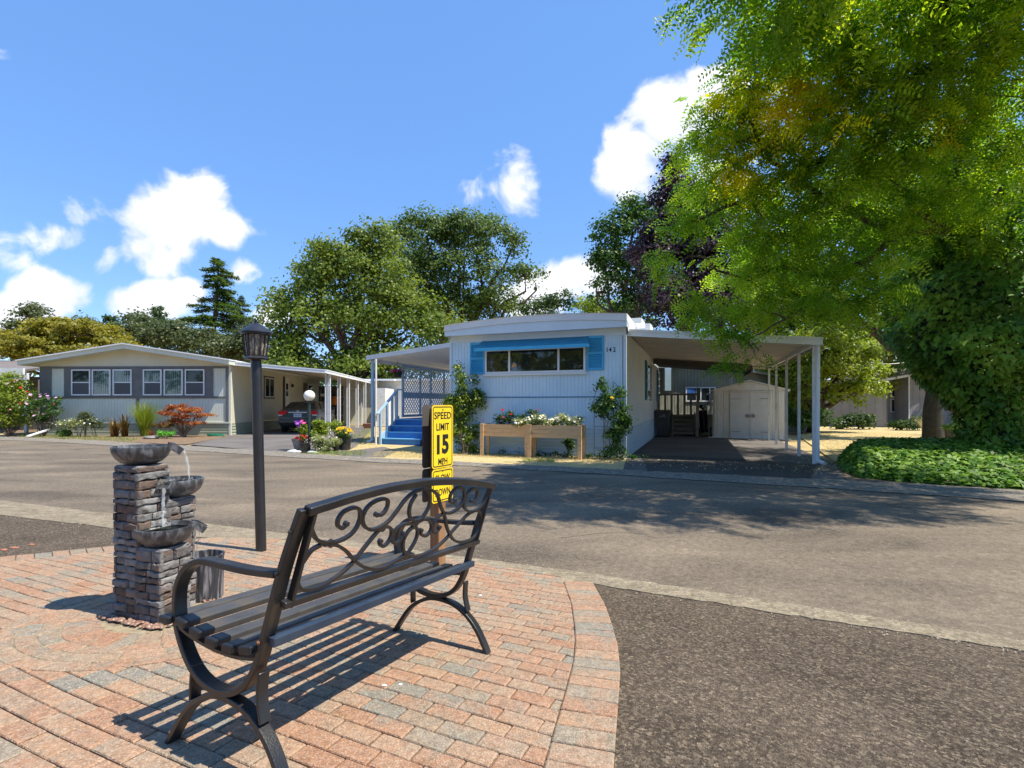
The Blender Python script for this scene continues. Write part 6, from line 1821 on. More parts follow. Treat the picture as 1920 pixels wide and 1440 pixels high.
def conifer(name, label, px, Y, top, half, base_py=700, n=52, seed=3, lean=0):
    r2 = random.Random(seed)
    x = W(px, 758, Y).x; zt_ = W(px, top, Y).z; z0_ = 2.5
    t = thing(name, label, 'tree', (x, Y, 0), 0, BG)
    mb = MB(); mb.tube([Vector((0, 0, -.1)), Vector((lean * .3, 0, zt_ * .5)), Vector((lean, 0, zt_))], [.42, .25, .03], 8)
    P = []; O = []; T = []
    H_ = half / F * Y
    for i in range(n):
        f_ = i / n; z = zt_ - (zt_ - z0_) * (f_ ** .95) - .1
        ln = H_ * (.16 + 1.0 * f_ ** .7) * r2.uniform(.6, 1.25); a = r2.uniform(0, 6.283)
        droop = r2.uniform(.05, .35) * ln
        d = Vector((math.cos(a), math.sin(a), 0)); c0 = Vector((lean * (z / zt_), 0, z))
        path = [c0 + d * ln * s + Vector((0, 0, .12 * ln * s - droop * s * s)) for s in (0, .35, .7, 1)]
        mb.tube(path, [.07, .05, .03, .012], 5)
        k = int(40 + 150 * ln)
        for j in range(k):
            s = r2.uniform(.18, 1.03); c = c0 + d * ln * s + Vector((0, 0, .12 * ln * s - droop * s * s))
            w_ = .22 * ln * (1.15 - s) + .14
            P.append(c + Vector((-d.y, d.x, 0)) * r2.gauss(0, w_ * .8) + Vector((r2.gauss(0, .06), r2.gauss(0, .06), r2.gauss(-.08, .09)))); O.append((r2.gauss(0, .4), r2.gauss(0, .4), 1)); T.append(min(1, max(0, .3 + r2.gauss(0, .25))))
    mb.build('trunk', M['bark'], t, smooth=True)
    P = np.array([tuple(p) for p in P]); O = np.array(O); O /= np.linalg.norm(O, axis=1)[:, None]
    al = rnd_dirs(len(P)); al[:, 2] = al[:, 2] * .4 - .25
    fast_mesh('crown', leaves(P, O, al, .30 * rng.uniform(.6, 1.3, len(P)), RH, .55), 4, M['leaf_oak2'], T, t)


conifer('conifer_tree', 'tall ragged conifer with drooping boughs left of the lamp post', 395, 52, 484, 82, n=84, lean=.9)
conifer('conifer_tree', 'shorter dark conifer between the tall conifer and the lamp post', 450, 56, 555, 50, n=44, seed=8)
fo, _ = foliage('far_woods', [(np.array([x, 95 + 6 * math.sin(x), 3.2]), np.array([9, 3, 4.4 + 1.2 * math.sin(x * .7)])) for x in range(-130, 140, 12)] + [(np.array([x, -50 - 6 * math.sin(x), 7.5]), np.array([8, 3, 9 + 1.6 * math.sin(x * .7)])) for x in range(-110, 112, 9)], M['leaf_dark'], None, 42000, .8, 1.8, 60, .5, .7)
tag(fo, 'distant dark wood beyond the homes', 'woods', kind='stuff')
# trees on the camera's side of the road, seen as reflections in the window glass
for i, (x, y, h) in enumerate([(-20, -24, 12), (-6, -28, 14), (9, -26, 13), (24, -25, 12), (-34, -18, 11), (38, -18, 11)]):
    tree('broadleaf_tree', ['olive green tree behind the left end of the lot', 'tall olive tree straight behind the patio', 'olive tree behind the right of the patio', 'olive tree at the right end of the lot', 'olive tree beyond the far left corner of the lot', 'olive tree beyond the far right corner of the lot'][i], 'tree', (x, y, 0),
         [(np.array([x, y, h * .62]), np.array([5.5, 3.5, h * .42])), (np.array([x - 4, y, h * .5]), np.array([3.5, 3, h * .32])), (np.array([x + 4, y, h * .48]), np.array([3.5, 3, h * .34]))], M['leaf_oak'], .3, .35, 4200, .5, .9, 50, 8, 'trees behind the lot')

# ================================================================ HONEY LOCUST WITH IVY
TB = G(1868, 871); TB = Vector((TB.x, TB.y, 0))
AXY = 10.6; AXX = (1872 - CX) / F * AXY
loc_t = thing('honey_locust_tree', 'huge spreading honey locust with ivy covered trunk overhanging the road at right', 'tree', (AXX, AXY, 0))
LB_ = [(1420, 165, 55, 55, 8.5), (1520, 140, 95, 65, 8), (1640, 130, 105, 80, 7.5), (1760, 140, 110, 80, 7.5), (1880, 150, 100, 90, 8),
       (1350, 225, 50, 55, 9), (1450, 260, 95, 75, 8.5), (1570, 260, 105, 80, 8), (1700, 280, 110, 80, 8.5), (1840, 300, 100, 80, 9),
       (1345, 320, 60, 55, 9.5), (1430, 370, 85, 65, 9.2), (1540, 380, 95, 70, 9), (1660, 400, 85, 65, 9.5), (1800, 420, 90, 60, 9.8),
       (1225, 435, 30, 15, 10), (1290, 410, 32, 30, 10), (1240, 495, 12, 40, 10), (1390, 480, 60, 50, 10), (1480, 490, 80, 55, 9.8), (1590, 510, 80, 50, 9.6),
       (1315, 575, 26, 34, 10), (1405, 572, 50, 30, 10), (1500, 568, 60, 28, 9.5), (1610, 560, 55, 30, 9.2), (1395, 672, 20, 26, 9.2), (1360, 625, 22, 16, 9.4), (1300, 270, 40, 34, 9.2),
       (1460, 70, 75, 45, 8), (1570, 50, 105, 70, 7.5), (1720, 20, 130, 80, 7), (1880, 20, 130, 90, 7)]
bl_ = []
for px, py, rx, ry, Y in LB_:
    c = W(px, py, Y); bl_.append((np.array(c), np.array([rx / F * Y, 1.0 if rx > 40 else .4, ry / F * Y])))
for x, y, z, r_ in [(4.2, 5.4, 6.9, 1.3), (6.0, 5.2, 6.9, 1.5), (3.4, 6.6, 6.9, 1.2), (8.0, 5.6, 7.0, 1.5), (9.8, 6.6, 7.2, 1.6), (7.2, 7.4, 7.8, 1.3), (10.4, 12.6, 7.6, 1.9), (13.4, 11.6, 6.8, 1.9)]:
    bl_.append((np.array([x, y, z]), np.array([r_, r_ * .8, .8])))


def locust_crown(blobs, nclump, per, parent):
    C = np.array([b[0] for b in blobs]); Rr = np.array([b[1] for b in blobs]); wgt = (Rr[:, 0] * Rr[:, 2]) ** .9; wgt /= wgt.sum()
    idx = rng.choice(len(blobs), nclump, p=wgt); d = rnd_dirs(nclump)
    cc_ = C[idx] + d * Rr[idx] * (rng.random(nclump) ** .38)[:, None]
    i2 = np.repeat(np.arange(nclump), per); n = len(i2)
    # a clump is the leafy end of a twig: leaves leave it sideways and arch down
    tw = d.copy(); tw[:, 2] = tw[:, 2] * .4 - .12; tw /= np.linalg.norm(tw, axis=1)[:, None]
    s = rng.uniform(-.30, .30, n)
    o = cc_[i2] + tw[i2] * s[:, None] + rng.normal(size=(n, 3)) * .03
    a = rnd_dirs(n); a[:, 2] = a[:, 2] * .35 - .28; a += tw[i2] * .5; a /= np.linalg.norm(a, axis=1)[:, None]
    nr = rng.normal(size=(n, 3)) * .65 + np.array([0, -.15, .9]); nr -= a * np.sum(nr * a, 1)[:, None]; nr /= np.linalg.norm(nr, axis=1)[:, None]
    b = np.cross(nr, a)
    px = o[:, 0] / o[:, 1] * F + CX; py = YH - (o[:, 2] - CH) / o[:, 1] * F
    gold = np.exp(-(((px - 1470) / 110) ** 2 + ((py - 190) / 75) ** 2)) * .9 + np.exp(-(((px - 1390) / 45) ** 2 + ((py - 320) / 40) ** 2)) * .9 + np.exp(-(((px - 1785) / 30) ** 2 + ((py - 230) / 30) ** 2)) * .7 + .03
    isg = rng.random(nclump)[i2] * .75 + rng.random(n) * .25 < gold
    Ln = rng.uniform(.24, .40, n); K = 6
    tone = rng.random(nclump)[i2]
    Vs, Rn, Mi = [], [], []
    for k in range(K):
        t = (k + .8) / (K + .3)
        base = o + a * (Ln * t)[:, None] - np.array([0, 0, 1]) * (Ln * t * t * .35)[:, None]
        for sg in (1, -1):
            al = b * sg * .92 + a * .38 - np.array([0, 0, .15]); ll = .078 * (1 - .35 * abs(t - .45)) * (Ln / .31)
            al /= np.linalg.norm(al, axis=1)[:, None]
            Vs.append(leaves(base, nr + rng.normal(size=(n, 3)) * .15, al, ll, RH, .58)); Rn.append(np.clip(tone * .8 + rng.random(n) * .25 - .02, 0, 1)); Mi.append(isg.astype(int))
    V = np.concatenate(Vs) - np.array(parent.location)
    fast_mesh('crown', V, 4, [M['leaf_locust'], M['leaf_locust_gold']], np.concatenate(Rn), parent, midx=np.concatenate(Mi))
    return cc_


cc_l = locust_crown(bl_, 2050, 11, loc_t)
mb = MB()


def lw(pts, r0, r1, jit=.05):
    P = [W(a, b, y) for a, b, y in pts]; P = crom(P, 4); n = len(P)
    P = [p + Vector(rng.normal(size=3)) * .03 if 0 < i < n - 1 else p for i, p in enumerate(P)]
    mb.tube(P, [r0 + (r1 - r0) * i / (n - 1) for i in range(n)], 8); return P


mb.tube([Vector((AXX, AXY, -.1)), Vector((AXX - .1, AXY, 2)), Vector((AXX - .3, AXY, 3.6)), W(1800, 440, 10.3)], [.42, .36, .32, .26], 12)
limbs = [lw([(1800, 440, 10.3), (1765, 428, 10), (1715, 385, 9.6), (1665, 320, 9.2), (1655, 250, 8.6), (1600, 170, 8), (1540, 60, 7.6)], .12, .035),
         lw([(1765, 428, 10), (1680, 440, 9.8), (1600, 400, 9.3), (1530, 360, 8.9), (1450, 300, 8.6), (1400, 220, 8.5)], .075, .02),
         lw([(1800, 440, 10.3), (1780, 380, 10), (1800, 290, 9.5), (1825, 240, 9), (1835, 150, 8), (1850, 20, 7)], .11, .035),
         lw([(1800, 440, 10.3), (1870, 380, 9.8), (1930, 260, 9), (1990, 100, 8)], .12, .035),
         lw([(1680, 440, 9.8), (1600, 500, 9.8), (1530, 520, 9.8), (1470, 500, 9.9), (1390, 520, 10), (1310, 480, 10)], .07, .02),
         lw([(1600, 500, 9.8), (1540, 560, 9.6), (1470, 600, 9.6), (1400, 640, 9.3)], .04, .012),
         lw([(1665, 320, 9.2), (1560, 300, 8.6), (1470, 330, 9), (1380, 380, 9.5), (1290, 420, 10), (1225, 440, 10)], .07, .015),
         lw([(1655, 250, 8.6), (1700, 150, 7.6), (1750, 50, 7)], .07, .03)]
lp = [p for l_ in limbs for p in l_]
for i in range(0, len(cc_l), 9):
    c = Vector(cc_l[i]); q = min(lp, key=lambda p: (p - c).length)
    if (q - c).length < 3.2: mb.tube(limb_path(q, c, .04, 4, .1), [.022, .017, .012, .009, .005], 5)
for x, y, z in [(4.2, 5.4, 6.9), (6.0, 5.2, 6.9), (8.0, 5.6, 7.0), (9.8, 6.6, 7.2), (10.5, 9.5, 7.5)]:
    mb.tube(limb_path(W(1800, 300, 9.5) if x < 7 else Vector((AXX, AXY, 5)), (x, y, z), .06, 6, .04), [.07 - .009 * i for i in range(7)], 6)
mb.build('trunk', M['bark'], loc_t, smooth=True, world=True)

# ivy sheath
IVP = [(-.05, 1.15), (.15, 1.0), (.4, .80), (.8, .70), (1.15, .80), (1.4, 1.05), (1.7, 1.35), (1.95, 1.62), (2.2, 1.9), (2.6, 2.05), (3.2, 2.08), (3.8, 2.02), (4.4, 1.85), (4.9, 1.6), (5.3, 1.3), (5.8, .95), (6.4, .6), (6.9, .3)]


def ivr(z): return np.interp(z, [p[0] for p in IVP], [p[1] for p in IVP])


def lump(th, z): return 1 + .08 * np.sin(th * 3 + z * 1.7) + .07 * np.sin(th * 7 - z * 2.9) + .06 * np.sin(z * 5.3 + th * 2) + .05 * np.sin(z * 9.1 - th * 4)


nI = 40000
th = rng.uniform(0, 2 * np.pi, nI); zz = rng.uniform(0, 6.85, nI * 1)
kp = rng.random(nI) < ivr(zz) / 2.1; th, zz = th[kp], zz[kp]
rad = .93 * ivr(zz) * lump(th, zz) * (1 - np.abs(rng.normal(size=len(th))) * .07)
out_ = np.column_stack([np.cos(th), np.sin(th) * .85, np.zeros(len(th))])
pts = np.column_stack([rad * np.cos(th), rad * np.sin(th) * .85, zz]) + rng.normal(size=(len(th), 3)) * .03
nr = out_ + np.array([0, 0, .45]) + rng.normal(size=(len(th), 3)) * .38; nr /= np.linalg.norm(nr, axis=1)[:, None]
al = np.column_stack([rng.normal(size=(len(th), 2)) * .45, np.full(len(th), -1.0)]) + out_ * .25
tn = np.clip(.5 * (.5 + .5 * np.sin(th * 5 + zz * 3)) + rng.random(len(th)) * .5, 0, 1)
V = leaves(pts, nr, al, rng.uniform(.045, .15, len(th)), IVY, 1.0)
ivy = fast_mesh('ivy', V, 8, M['leaf_ivy'], tn, loc_t)
mb = MB(); mb.lathe([(max(.02, r * .70), z) for z, r in IVP], (0, 0, 0), 28, sy=.85); mb.build('ivy_stems', M['ivycore'], loc_t, smooth=True)

# ivy bed on the ground
FA, FB = G(1562, 872), G(2060, 926)
edge_f = [G(*q) for q in [(1572, 868), (1585, 884), (1610, 896), (1680, 903), (1760, 909), (1840, 914), (1920, 919), (2060, 930)]]
edge_b = [G(*q) for q in [(1590, 864), (1615, 860), (1650, 857), (1700, 854), (1750, 852), (1810, 849), (1900, 840), (2060, 835)]]
mbm = MB(); GN = 24
grid = []
hm = lambda s, t, x, y: (.46 * min(1, s * 5 + .15) ** .7) * (math.sin(min(1, t * 2.2) * math.pi / 2) ** .6) * (1 if t < .8 else 1 - (t - .8) * 4) + .03 * math.sin(x * 3.1) * math.sin(y * 4)


def bedpt(s, t):
    n = len(edge_f) - 1; k = min(int(s * n), n - 1); f_ = s * n - k
    a = edge_f[k].lerp(edge_f[k + 1], f_); b = edge_b[k].lerp(edge_b[k + 1], f_); p = a.lerp(b, t)
    return Vector((p.x, p.y, max(.0, hm(s, t, p.x, p.y))))


vs = [bedpt(i / 40, j / 14) - Vector((0, 0, .07)) for i in range(41) for j in range(15)]
mbm.add(vs, [(i * 15 + j, (i + 1) * 15 + j, (i + 1) * 15 + j + 1, i * 15 + j + 1) for i in range(40) for j in range(14)], .5)
kb = 14000
P = []; NRM = []
for _ in range(kb):
    s, t = random.random() ** .9, random.random() ** 1.5; p = bedpt(s, t)
    dx = (bedpt(s, min(1, t + .03)) - bedpt(s, max(0, t - .03))); ds = bedpt(min(1, s + .01), t) - bedpt(max(0, s - .01), t)
    nn = ds.cross(dx); nn = (nn if nn.z > 0 else -nn).normalized()
    P.append((p.x, p.y, p.z + random.uniform(-.03, .05))); NRM.append(tuple(nn))
P, NRM = np.array(P), np.array(NRM)
nr = NRM * .8 + np.array([0, -.1, .3]) + rng.normal(size=(kb, 3)) * .4; nr /= np.linalg.norm(nr, axis=1)[:, None]
al = rnd_dirs(kb); al[:, 2] = -.4; al[:, 1] -= .4
o_i = fast_mesh('ivy_ground_cover', leaves(P, nr, al, rng.uniform(.05, .115, kb), IVY, 1.0), 8, M['leaf_ivy'], np.clip(rng.random(kb) * .9, 0, 1))
tag(o_i, 'low bed of glossy ivy leaves between the road edge and the ivy covered tree', 'ivy', kind='stuff')
tag(mbm.build('ivy_bed_soil', M['mulch'], smooth=True), kind='structure')

# ================================================================ SHRUBS AND FLOWERS
_fl = {}


def petal_mesh(m, kind='open'):
    key = (m, kind)
    if key in _fl: return _fl[key]
    mb = MB()
    n = {'open': 6, 'double': 12, 'daisy': 9}[kind]
    for i in range(n):
        a = i / n * 2 * math.pi; d = Vector((math.cos(a), math.sin(a), 0)); e = Vector((-d.y, d.x, 0)); l_ = 1 if kind != 'double' or i % 2 else .6
        up = .28 if kind != 'double' else .4 + .4 * (i % 2 == 0)
        mb.add([Vector((0, 0, 0)), d * .55 * l_ + e * .38 + Vector((0, 0, up * .6)), d * l_ + Vector((0, 0, up)), d * .55 * l_ - e * .38 + Vector((0, 0, up * .6))], [(0, 1, 2, 3)], .5)
    mb.lathe([(0, .0), (.16, .05), (.15, .18), (0, .24)], (0, 0, 0), 6, m=1)
    me_o = mb.build('blossom', [M[m], M['petal_yellow'] if m != 'petal_yellow' else M['orange']]); me = me_o.data; bpy.data.objects.remove(me_o); _fl[key] = me
    return me


def blossoms(parent, pts, m, size, kind='open', face=(0, -.6, .8)):
    base = Vector(parent.location)
    for p in pts:
        o = bpy.data.objects.new('blossom', petal_mesh(m, kind)); COL.objects.link(o); o.parent = parent
        o.location = Vector(p) - base; f_ = (Vector(face) + Vector(rng.normal(size=3)) * .35).normalized()
        o.rotation_euler = f_.to_track_quat('Z', 'Y').to_euler(); s = size * random.uniform(.75, 1.25); o.scale = (s, s, s)


def shrub(name, label, cat, base, blobs, leaf, n, size, cr, stems=6, flowers=(), per=40, group=None, shell=.3, flat=.8, wid=1.0, stem_m='twig', sr=.012, pr=.9):
    base = Vector(base); t = thing(name, label, cat, base, 0, group)
    _, cc_ = foliage('foliage', blobs, leaf, t, n, size, cr, per, shell, flat, None, .6, wid)
    mb = MB()
    for i in range(stems):
        q = cc_[rng.integers(len(cc_))]; mb.tube(limb_path(base + Vector((random.gauss(0, .04), random.gauss(0, .04), 0)), q, .03, 5, .05), [sr * (1 - .14 * j) for j in range(6)], 5)
    mb.build('stems', M[stem_m], t, smooth=True, world=True)
    for (m, k, s, kd) in flowers:
        pts = []
        for _ in range(k):
            b = blobs[rng.integers(len(blobs))]; d = rnd_dirs(1)[0]; d[1] = -abs(d[1]); d[2] = abs(d[2]) * .8; d /= np.linalg.norm(d)
            pts.append(b[0] + d * b[1] * 1.02)
        blossoms(t, pts, m, s, kd)
    return t


# climbing roses on the blue home
Yr1 = 13.15
rose1 = shrub('climbing_rose', 'tall climbing shrub at the left corner of the blue home', 'shrub', G(872, 852), blobs_px([(868, 760, 30, 34), (858, 800, 22, 40), (895, 748, 17, 20), (842, 758, 18, 18), (884, 820, 16, 30), (880, 845, 26, 10), (865, 715, 12, 22), (858, 690, 5, 14), (889, 715, 9, 14)], Yr1, .22),
              M['leaf_mid'], 6500, .062, .13, 14, [('petal_cream', 34, .022, 'open')], 34)
rose2 = shrub('climbing_rose', 'climbing rose with one yellow bloom at the right corner of the blue home', 'shrub', G(1146, 857), blobs_px([(1140, 765, 22, 30), (1128, 722, 9, 16), (1163, 735, 10, 14), (1165, 780, 16, 26), (1150, 820, 20, 28), (1122, 765, 11, 14), (1150, 848, 26, 8), (1172, 800, 8, 24)], 11.75, .18),
              M['leaf_shrub'], 4200, .058, .11, 12, [], 34)
q = W(1147, 747, 11.5); blossoms(rose2, [q], 'petal_yellow', .045, 'double')
tr_ = thing('trellis', 'thin dark metal trellis behind the climbing rose', 'trellis', G(1146, 856))
mb = MB(); tY = 11.9
for px in (1114, 1132, 1150, 1163): mb.tube([W(px, 853, tY), W(px, 745 if px in (1114, 1163) else 715, tY)], .006, 5)
mb.tube(crom([W(1114, 745, tY), W(1125, 718, tY), W(1138, 712, tY), W(1155, 720, tY), W(1163, 745, tY)], 5), .006, 5)
for py in (840, 800, 765): mb.tube([W(1114, py, tY), W(1163, py, tY)], .005, 5)
mb.build('rods', M['blackmetal'], tr_, world=True)
# plants in the planters
P1 = lambda u, v, z: np.array(HF.p(u, v, z))
zin = shrub('zinnia', 'dark green zinnias with small red heads in the left cedar planter', 'flowers', HF.p(-2.9, -.45, .76), [(P1(-3.05 + .28 * i, -.45, .93 + .07 * (i % 2)), np.array([.15, .12, .16])) for i in range(4)], M['leaf_dark'], 1500, .05, .08, 10, [], 26, stem_m='stem', sr=.006)
for px, py, m in ((942, 769, 'petal_red'), (958, 777, 'petal_red'), (905.5, 789, 'petal_purple'), (944, 783, 'petal_pink'), (1010, 769, 'petal_red')):
    q = W(px, py, 12.1); blossoms(zin, [q], m, .035, 'double')
    mb = MB(); mb.tube([q, Vector((q.x + .01, q.y + .02, .84))], .004, 4); mb.build('flower_stem', M['stem'], zin, world=True)
pet = shrub('petunia', 'white flowering petunias and lime foliage spilling over the right cedar planter', 'flowers', HF.p(-1.6, -.55, .76), [(P1(-2.35 + .19 * i, -.6, .84 + .05 * ((i * 7) % 3)), np.array([.15, .16, .12])) for i in range(8)], M['leaf_white'], 2600, .05, .08, 10, [('petal_white', 46, .032, 'open'), ('petal_cream', 12, .03, 'open')], 30, stem_m='stem', sr=.005)
shrub('petunia', 'small white petunia tuft at the right edge of the left planter', 'flowers', HF.p(-2.5, -.55, .76), [(P1(-2.5, -.58, .83), np.array([.2, .14, .09]))], M['leaf_white'], 500, .045, .06, 4, [('petal_white', 10, .03, 'open')], 25, stem_m='stem', sr=.005)
lc = clump_points([(P1(-3.0 + .33 * i, -.2 - .12 * (i % 2), .05), np.array([.22, .1, .09])) for i in range(11)], 60, 14, .08)
V = leaves(lc[0], lc[1] / np.linalg.norm(lc[1], axis=1)[:, None], rnd_dirs(len(lc[0])), rng.uniform(.03, .07, len(lc[0])))
tag(fast_mesh('low_weeds', V, 4, M['leaf_shrub'], lc[2]), 'low green weeds along the skirting behind the planters', 'weeds', kind='stuff')
shrub('succulent', 'dark hanging leafy plant between planter legs at the right', 'plant', HF.p(-1.35, -.2, 0), [(P1(-1.35, -.22, .3), np.array([.09, .07, .25]))], M['leaf_dark'], 240, .09, .07, 3, [], 20)

# left garden
Yg = 20.6
shrub('hibiscus_shrub', 'large flowering hibiscus at the left edge in front of the white post', 'shrub', (W(15, 758, Yg).x, Yg, 0), blobs_px([(5, 735, 38, 34), (25, 718, 24, 18), (5, 780, 40, 26), (38, 745, 20, 30), (-30, 740, 40, 40), (30, 785, 26, 18)], Yg, .8),
      M['leaf_lime'], 9500, .085, .2, 16, [('petal_lilac', 26, .06, 'open'), ('petal_red', 8, .055, 'double'), ('petal_white', 5, .05, 'open')], 40, sr=.02)
shrub('hibiscus_shrub', 'smaller pink flowering hibiscus with bare lower branches beside the cream home corner', 'shrub', (W(80, 758, Yg - .3).x, Yg - .3, 0), blobs_px([(60, 760, 14, 16), (84, 752, 10, 14), (68, 783, 22, 12), (104, 765, 8, 14), (90, 790, 14, 12), (58, 742, 8, 8), (108, 748, 5, 6)], Yg - .3, .4),
      M['leaf_shrub'], 2200, .08, .14, 22, [('petal_lilac', 14, .06, 'open'), ('petal_red', 4, .05, 'double')], 30, sr=.016)


def blade_clump(name, label, cat, base, n, h, spread, m, wid=.09, arch_=.5, group=None):
    """long arching strap leaves from one crown"""
    base = Vector(base); t = thing(name, label, cat, base, 0, group); Vs = []; Rn = []
    for i in range(n):
        a = random.uniform(0, 6.283); l_ = h * random.uniform(.6, 1.1); out = spread * random.uniform(.15, 1); d = Vector((math.cos(a), math.sin(a), 0)); sdv = Vector((-d.y, d.x, 0)); w_ = wid * random.uniform(.6, 1.1) * h
        b = Vector((random.gauss(0, .05), random.gauss(0, .05), 0)); rr_ = random.random(); prev = None
        for k in range(5):
            s0_, s1_ = k / 5, (k + 1) / 5
            f_ = lambda s: b + d * out * s ** 1.4 + Vector((0, 0, l_ * (s - arch_ * s ** 3 * .5)))
            ww = lambda s: w_ * (.5 + .5 * math.sin(min(1, s * 1.2 + .15) * math.pi)) * (1 - s * .7)
            p0, p1 = f_(s0_), f_(s1_)
            Vs.append([tuple(p0 - sdv * ww(s0_) / 2), tuple(p0 + sdv * ww(s0_) / 2), tuple(p1 + sdv * ww(s1_) / 2), tuple(p1 - sdv * ww(s1_) / 2)]); Rn.append(min(1, rr_ * .8 + s0_ * .2))
    fast_mesh('blades', np.array(Vs), 4, m, np.array(Rn), t)
    return t


blade_clump('ornamental_grass', 'bright lime ornamental grass in front of the cream home', 'grass clump', (W(272, 758, 20.3).x, 20.3, 0), 900, 1.6, .75, M['leaf_lime'], .014, .35)
blade_clump('canna_lily', 'bronze and green strap leaved lily beside the lime grass', 'plant', (W(215, 758, 20.0).x, 20.0, 0), 34, .85, .42, M['leaf_bronze'], .14, .3)
blade_clump('canna_lily', 'smaller bronze lily at the right of the strap leaved lily', 'plant', (W(234, 758, 20.0).x, 20.0, 0), 26, 1.0, .30, M['leaf_bronze'], .13, .25)
blade_clump('fountain_grass', 'reddish brown tuft at the foot of the lime grass', 'grass clump', (W(285, 758, 19.6).x, 19.6, 0), 90, .45, .35, M['leaf_red'], .03, .5)
for i, (px, py, rx, ry, m, lb) in enumerate([(125, 797, 16, 9, 'leaf_white', 'pale dry flower tuft at the left of the garden bed'), (150, 794, 18, 12, 'leaf_white', 'straw coloured flower mound in the middle of the bed'), (178, 796, 16, 12, 'leaf_olive', 'grey green mound left of the bronze lily'), (120, 812, 10, 6, 'leaf_shrub', 'low green tuft near the kerb by the pipe'), (160, 780, 14, 8, 'leaf_olive', 'thin tall weeds against the cream wall')]):
    q = W(px, py, 20.0); shrub('garden_plant', lb, 'plant', (q.x, q.y, 0), [(np.array(q), np.array([rx / F * 20, .35, ry / F * 20]))], M[m], 700, .06, .1, 5, [('petal_white', 10, .03, 'open')] if i < 3 else [], 25, 'low plants in the cream home bed')
jm = shrub('japanese_maple', 'small orange red japanese maple on a thin trunk in front of the cream home', 'shrub', (W(345, 758, 19.9).x, 19.9, 0), blobs_px([(328, 764, 24, 8), (318, 776, 22, 7), (352, 770, 28, 8), (345, 782, 26, 7), (382, 779, 14, 5), (325, 790, 22, 6), (360, 793, 24, 5), (372, 770, 14, 5)], 19.9, .5),
           M['leaf_red'], 6200, .055, .13, 18, [], 50, flat=.35, sr=.03, shell=.1)
shrub('low_shrub', 'vivid green low shrub near the kerb below the japanese maple', 'shrub', (W(310, 758, 18.9).x, 18.9, 0), blobs_px([(303, 813, 9, 6), (318, 814, 9, 6)], 18.9, .2), mat('leaf_vivid', [(.08, .30, .02), (.16, .45, .04)], attr=True, rough=.5, trans=.3), 1100, .045, .06, 4, [], 25)
shrub('low_shrub', 'rusty tuft beside the trunk of the japanese maple', 'shrub', (W(300, 758, 19.6).x, 19.6, 0), blobs_px([(298, 797, 10, 6), (318, 796, 12, 6)], 19.6, .2), M['leaf_bronze'], 600, .05, .06, 4, [], 25)


def rock(name, label, c, r, m='rock', cat='rock', group=None, sz=.6):
    mb = MB(); n = 10; prof = [(0, -.1), (.8, 0), (1.0, .3), (.8, .62), (.4, .8), (0, .85)]
    vs_r = random.Random(int(c.x * 1000)); mb.lathe([(a * r, b * r * sz) for a, b in prof], (0, 0, 0), n, sx=1.25)
    mb.v = [(x * (1 + vs_r.uniform(-.14, .14)), y * (1 + vs_r.uniform(-.14, .14)), z * (1 + vs_r.uniform(-.15, .15))) for x, y, z in mb.v]
    o = mb.build(name, M[m]); o.location = c; return tag(o, label, cat, group)


rock('mossy_stone', 'round mossy grey stone at the kerb left of the vivid shrub', Vector((W(283, 758, 18.9).x, 18.9, 0)), .22, 'greypot')
mb = MB(); mb.bar([W(52, 818, 19.2) * 1.0, W(92, 805, 20.4)], (0, 0, 1), .05, .09)
tag(mb.build('white_pipe', M['white']), 'white board lying on the ground beside the small hibiscus', 'board')
hz = MB(); hc = W(405, 815, 20.2); hz.tube([Vector((hc.x + .32 * math.cos(t * .6) * (1 + .1 * math.sin(t * 2.1)), hc.y + .16 * math.sin(t * .6), .02 + .0022 * t)) for t in range(40)], .014, 6)
tag(hz.build('garden_hose', M['hose'], smooth=True), 'coiled green garden hose at the corner of the cream home', 'hose')

# ---------------------------------------------------------------- globe lamp and the potted flowers
gb = Vector((W(580, 758, 14.0).x, 14.0, 0))
gl_ = thing('globe_lamp', 'dark green post lamp with round white globe among the potted flowers', 'lamp post', gb)
zg = W(581, 742, 14).z
mb = MB(); mb.tube([Vector((0, 0, -.05)), Vector((0, 0, zg - .17))], .035, 14); mb.build('pole', M['greenpole'], gl_, smooth=True)
mb = MB(); mb.lathe([(.06, -.05), (.075, -.02), (.06, 0), (0, 0)], (0, 0, zg - .15), 16); mb.build('collar', M['greenpole'], gl_, smooth=True)
mb = MB(); mb.lathe([(.152 * math.cos(a), .152 * math.sin(a)) for a in [R(-90 + 12 * i) for i in range(16)]], (0, 0, zg), 28); mb.build('globe', M['globe'], gl_, smooth=True)


def pot(name, label, px, Y, r, h, m, group='plant pots around the globe lamp', taper=.75):
    o = Vector((W(px, 758, Y).x, Y, 0)); t = thing(name, label, 'pot', o, 0, group)
    mb = MB(); mb.lathe([(0, 0), (r * taper, 0), (r * .95, h * .85), (r, h * .86), (r * 1.03, h), (r * .9, h), (r * .85, h * .8), (0, h * .8)], (0, 0, 0), 20); mb.build('body', M[m], t, smooth=True)
    mb = MB(); mb.lathe([(0, h * .84), (r * .86, h * .84)], (0, 0, 0), 16); mb.build('soil', M['mulch'], t)
    return o


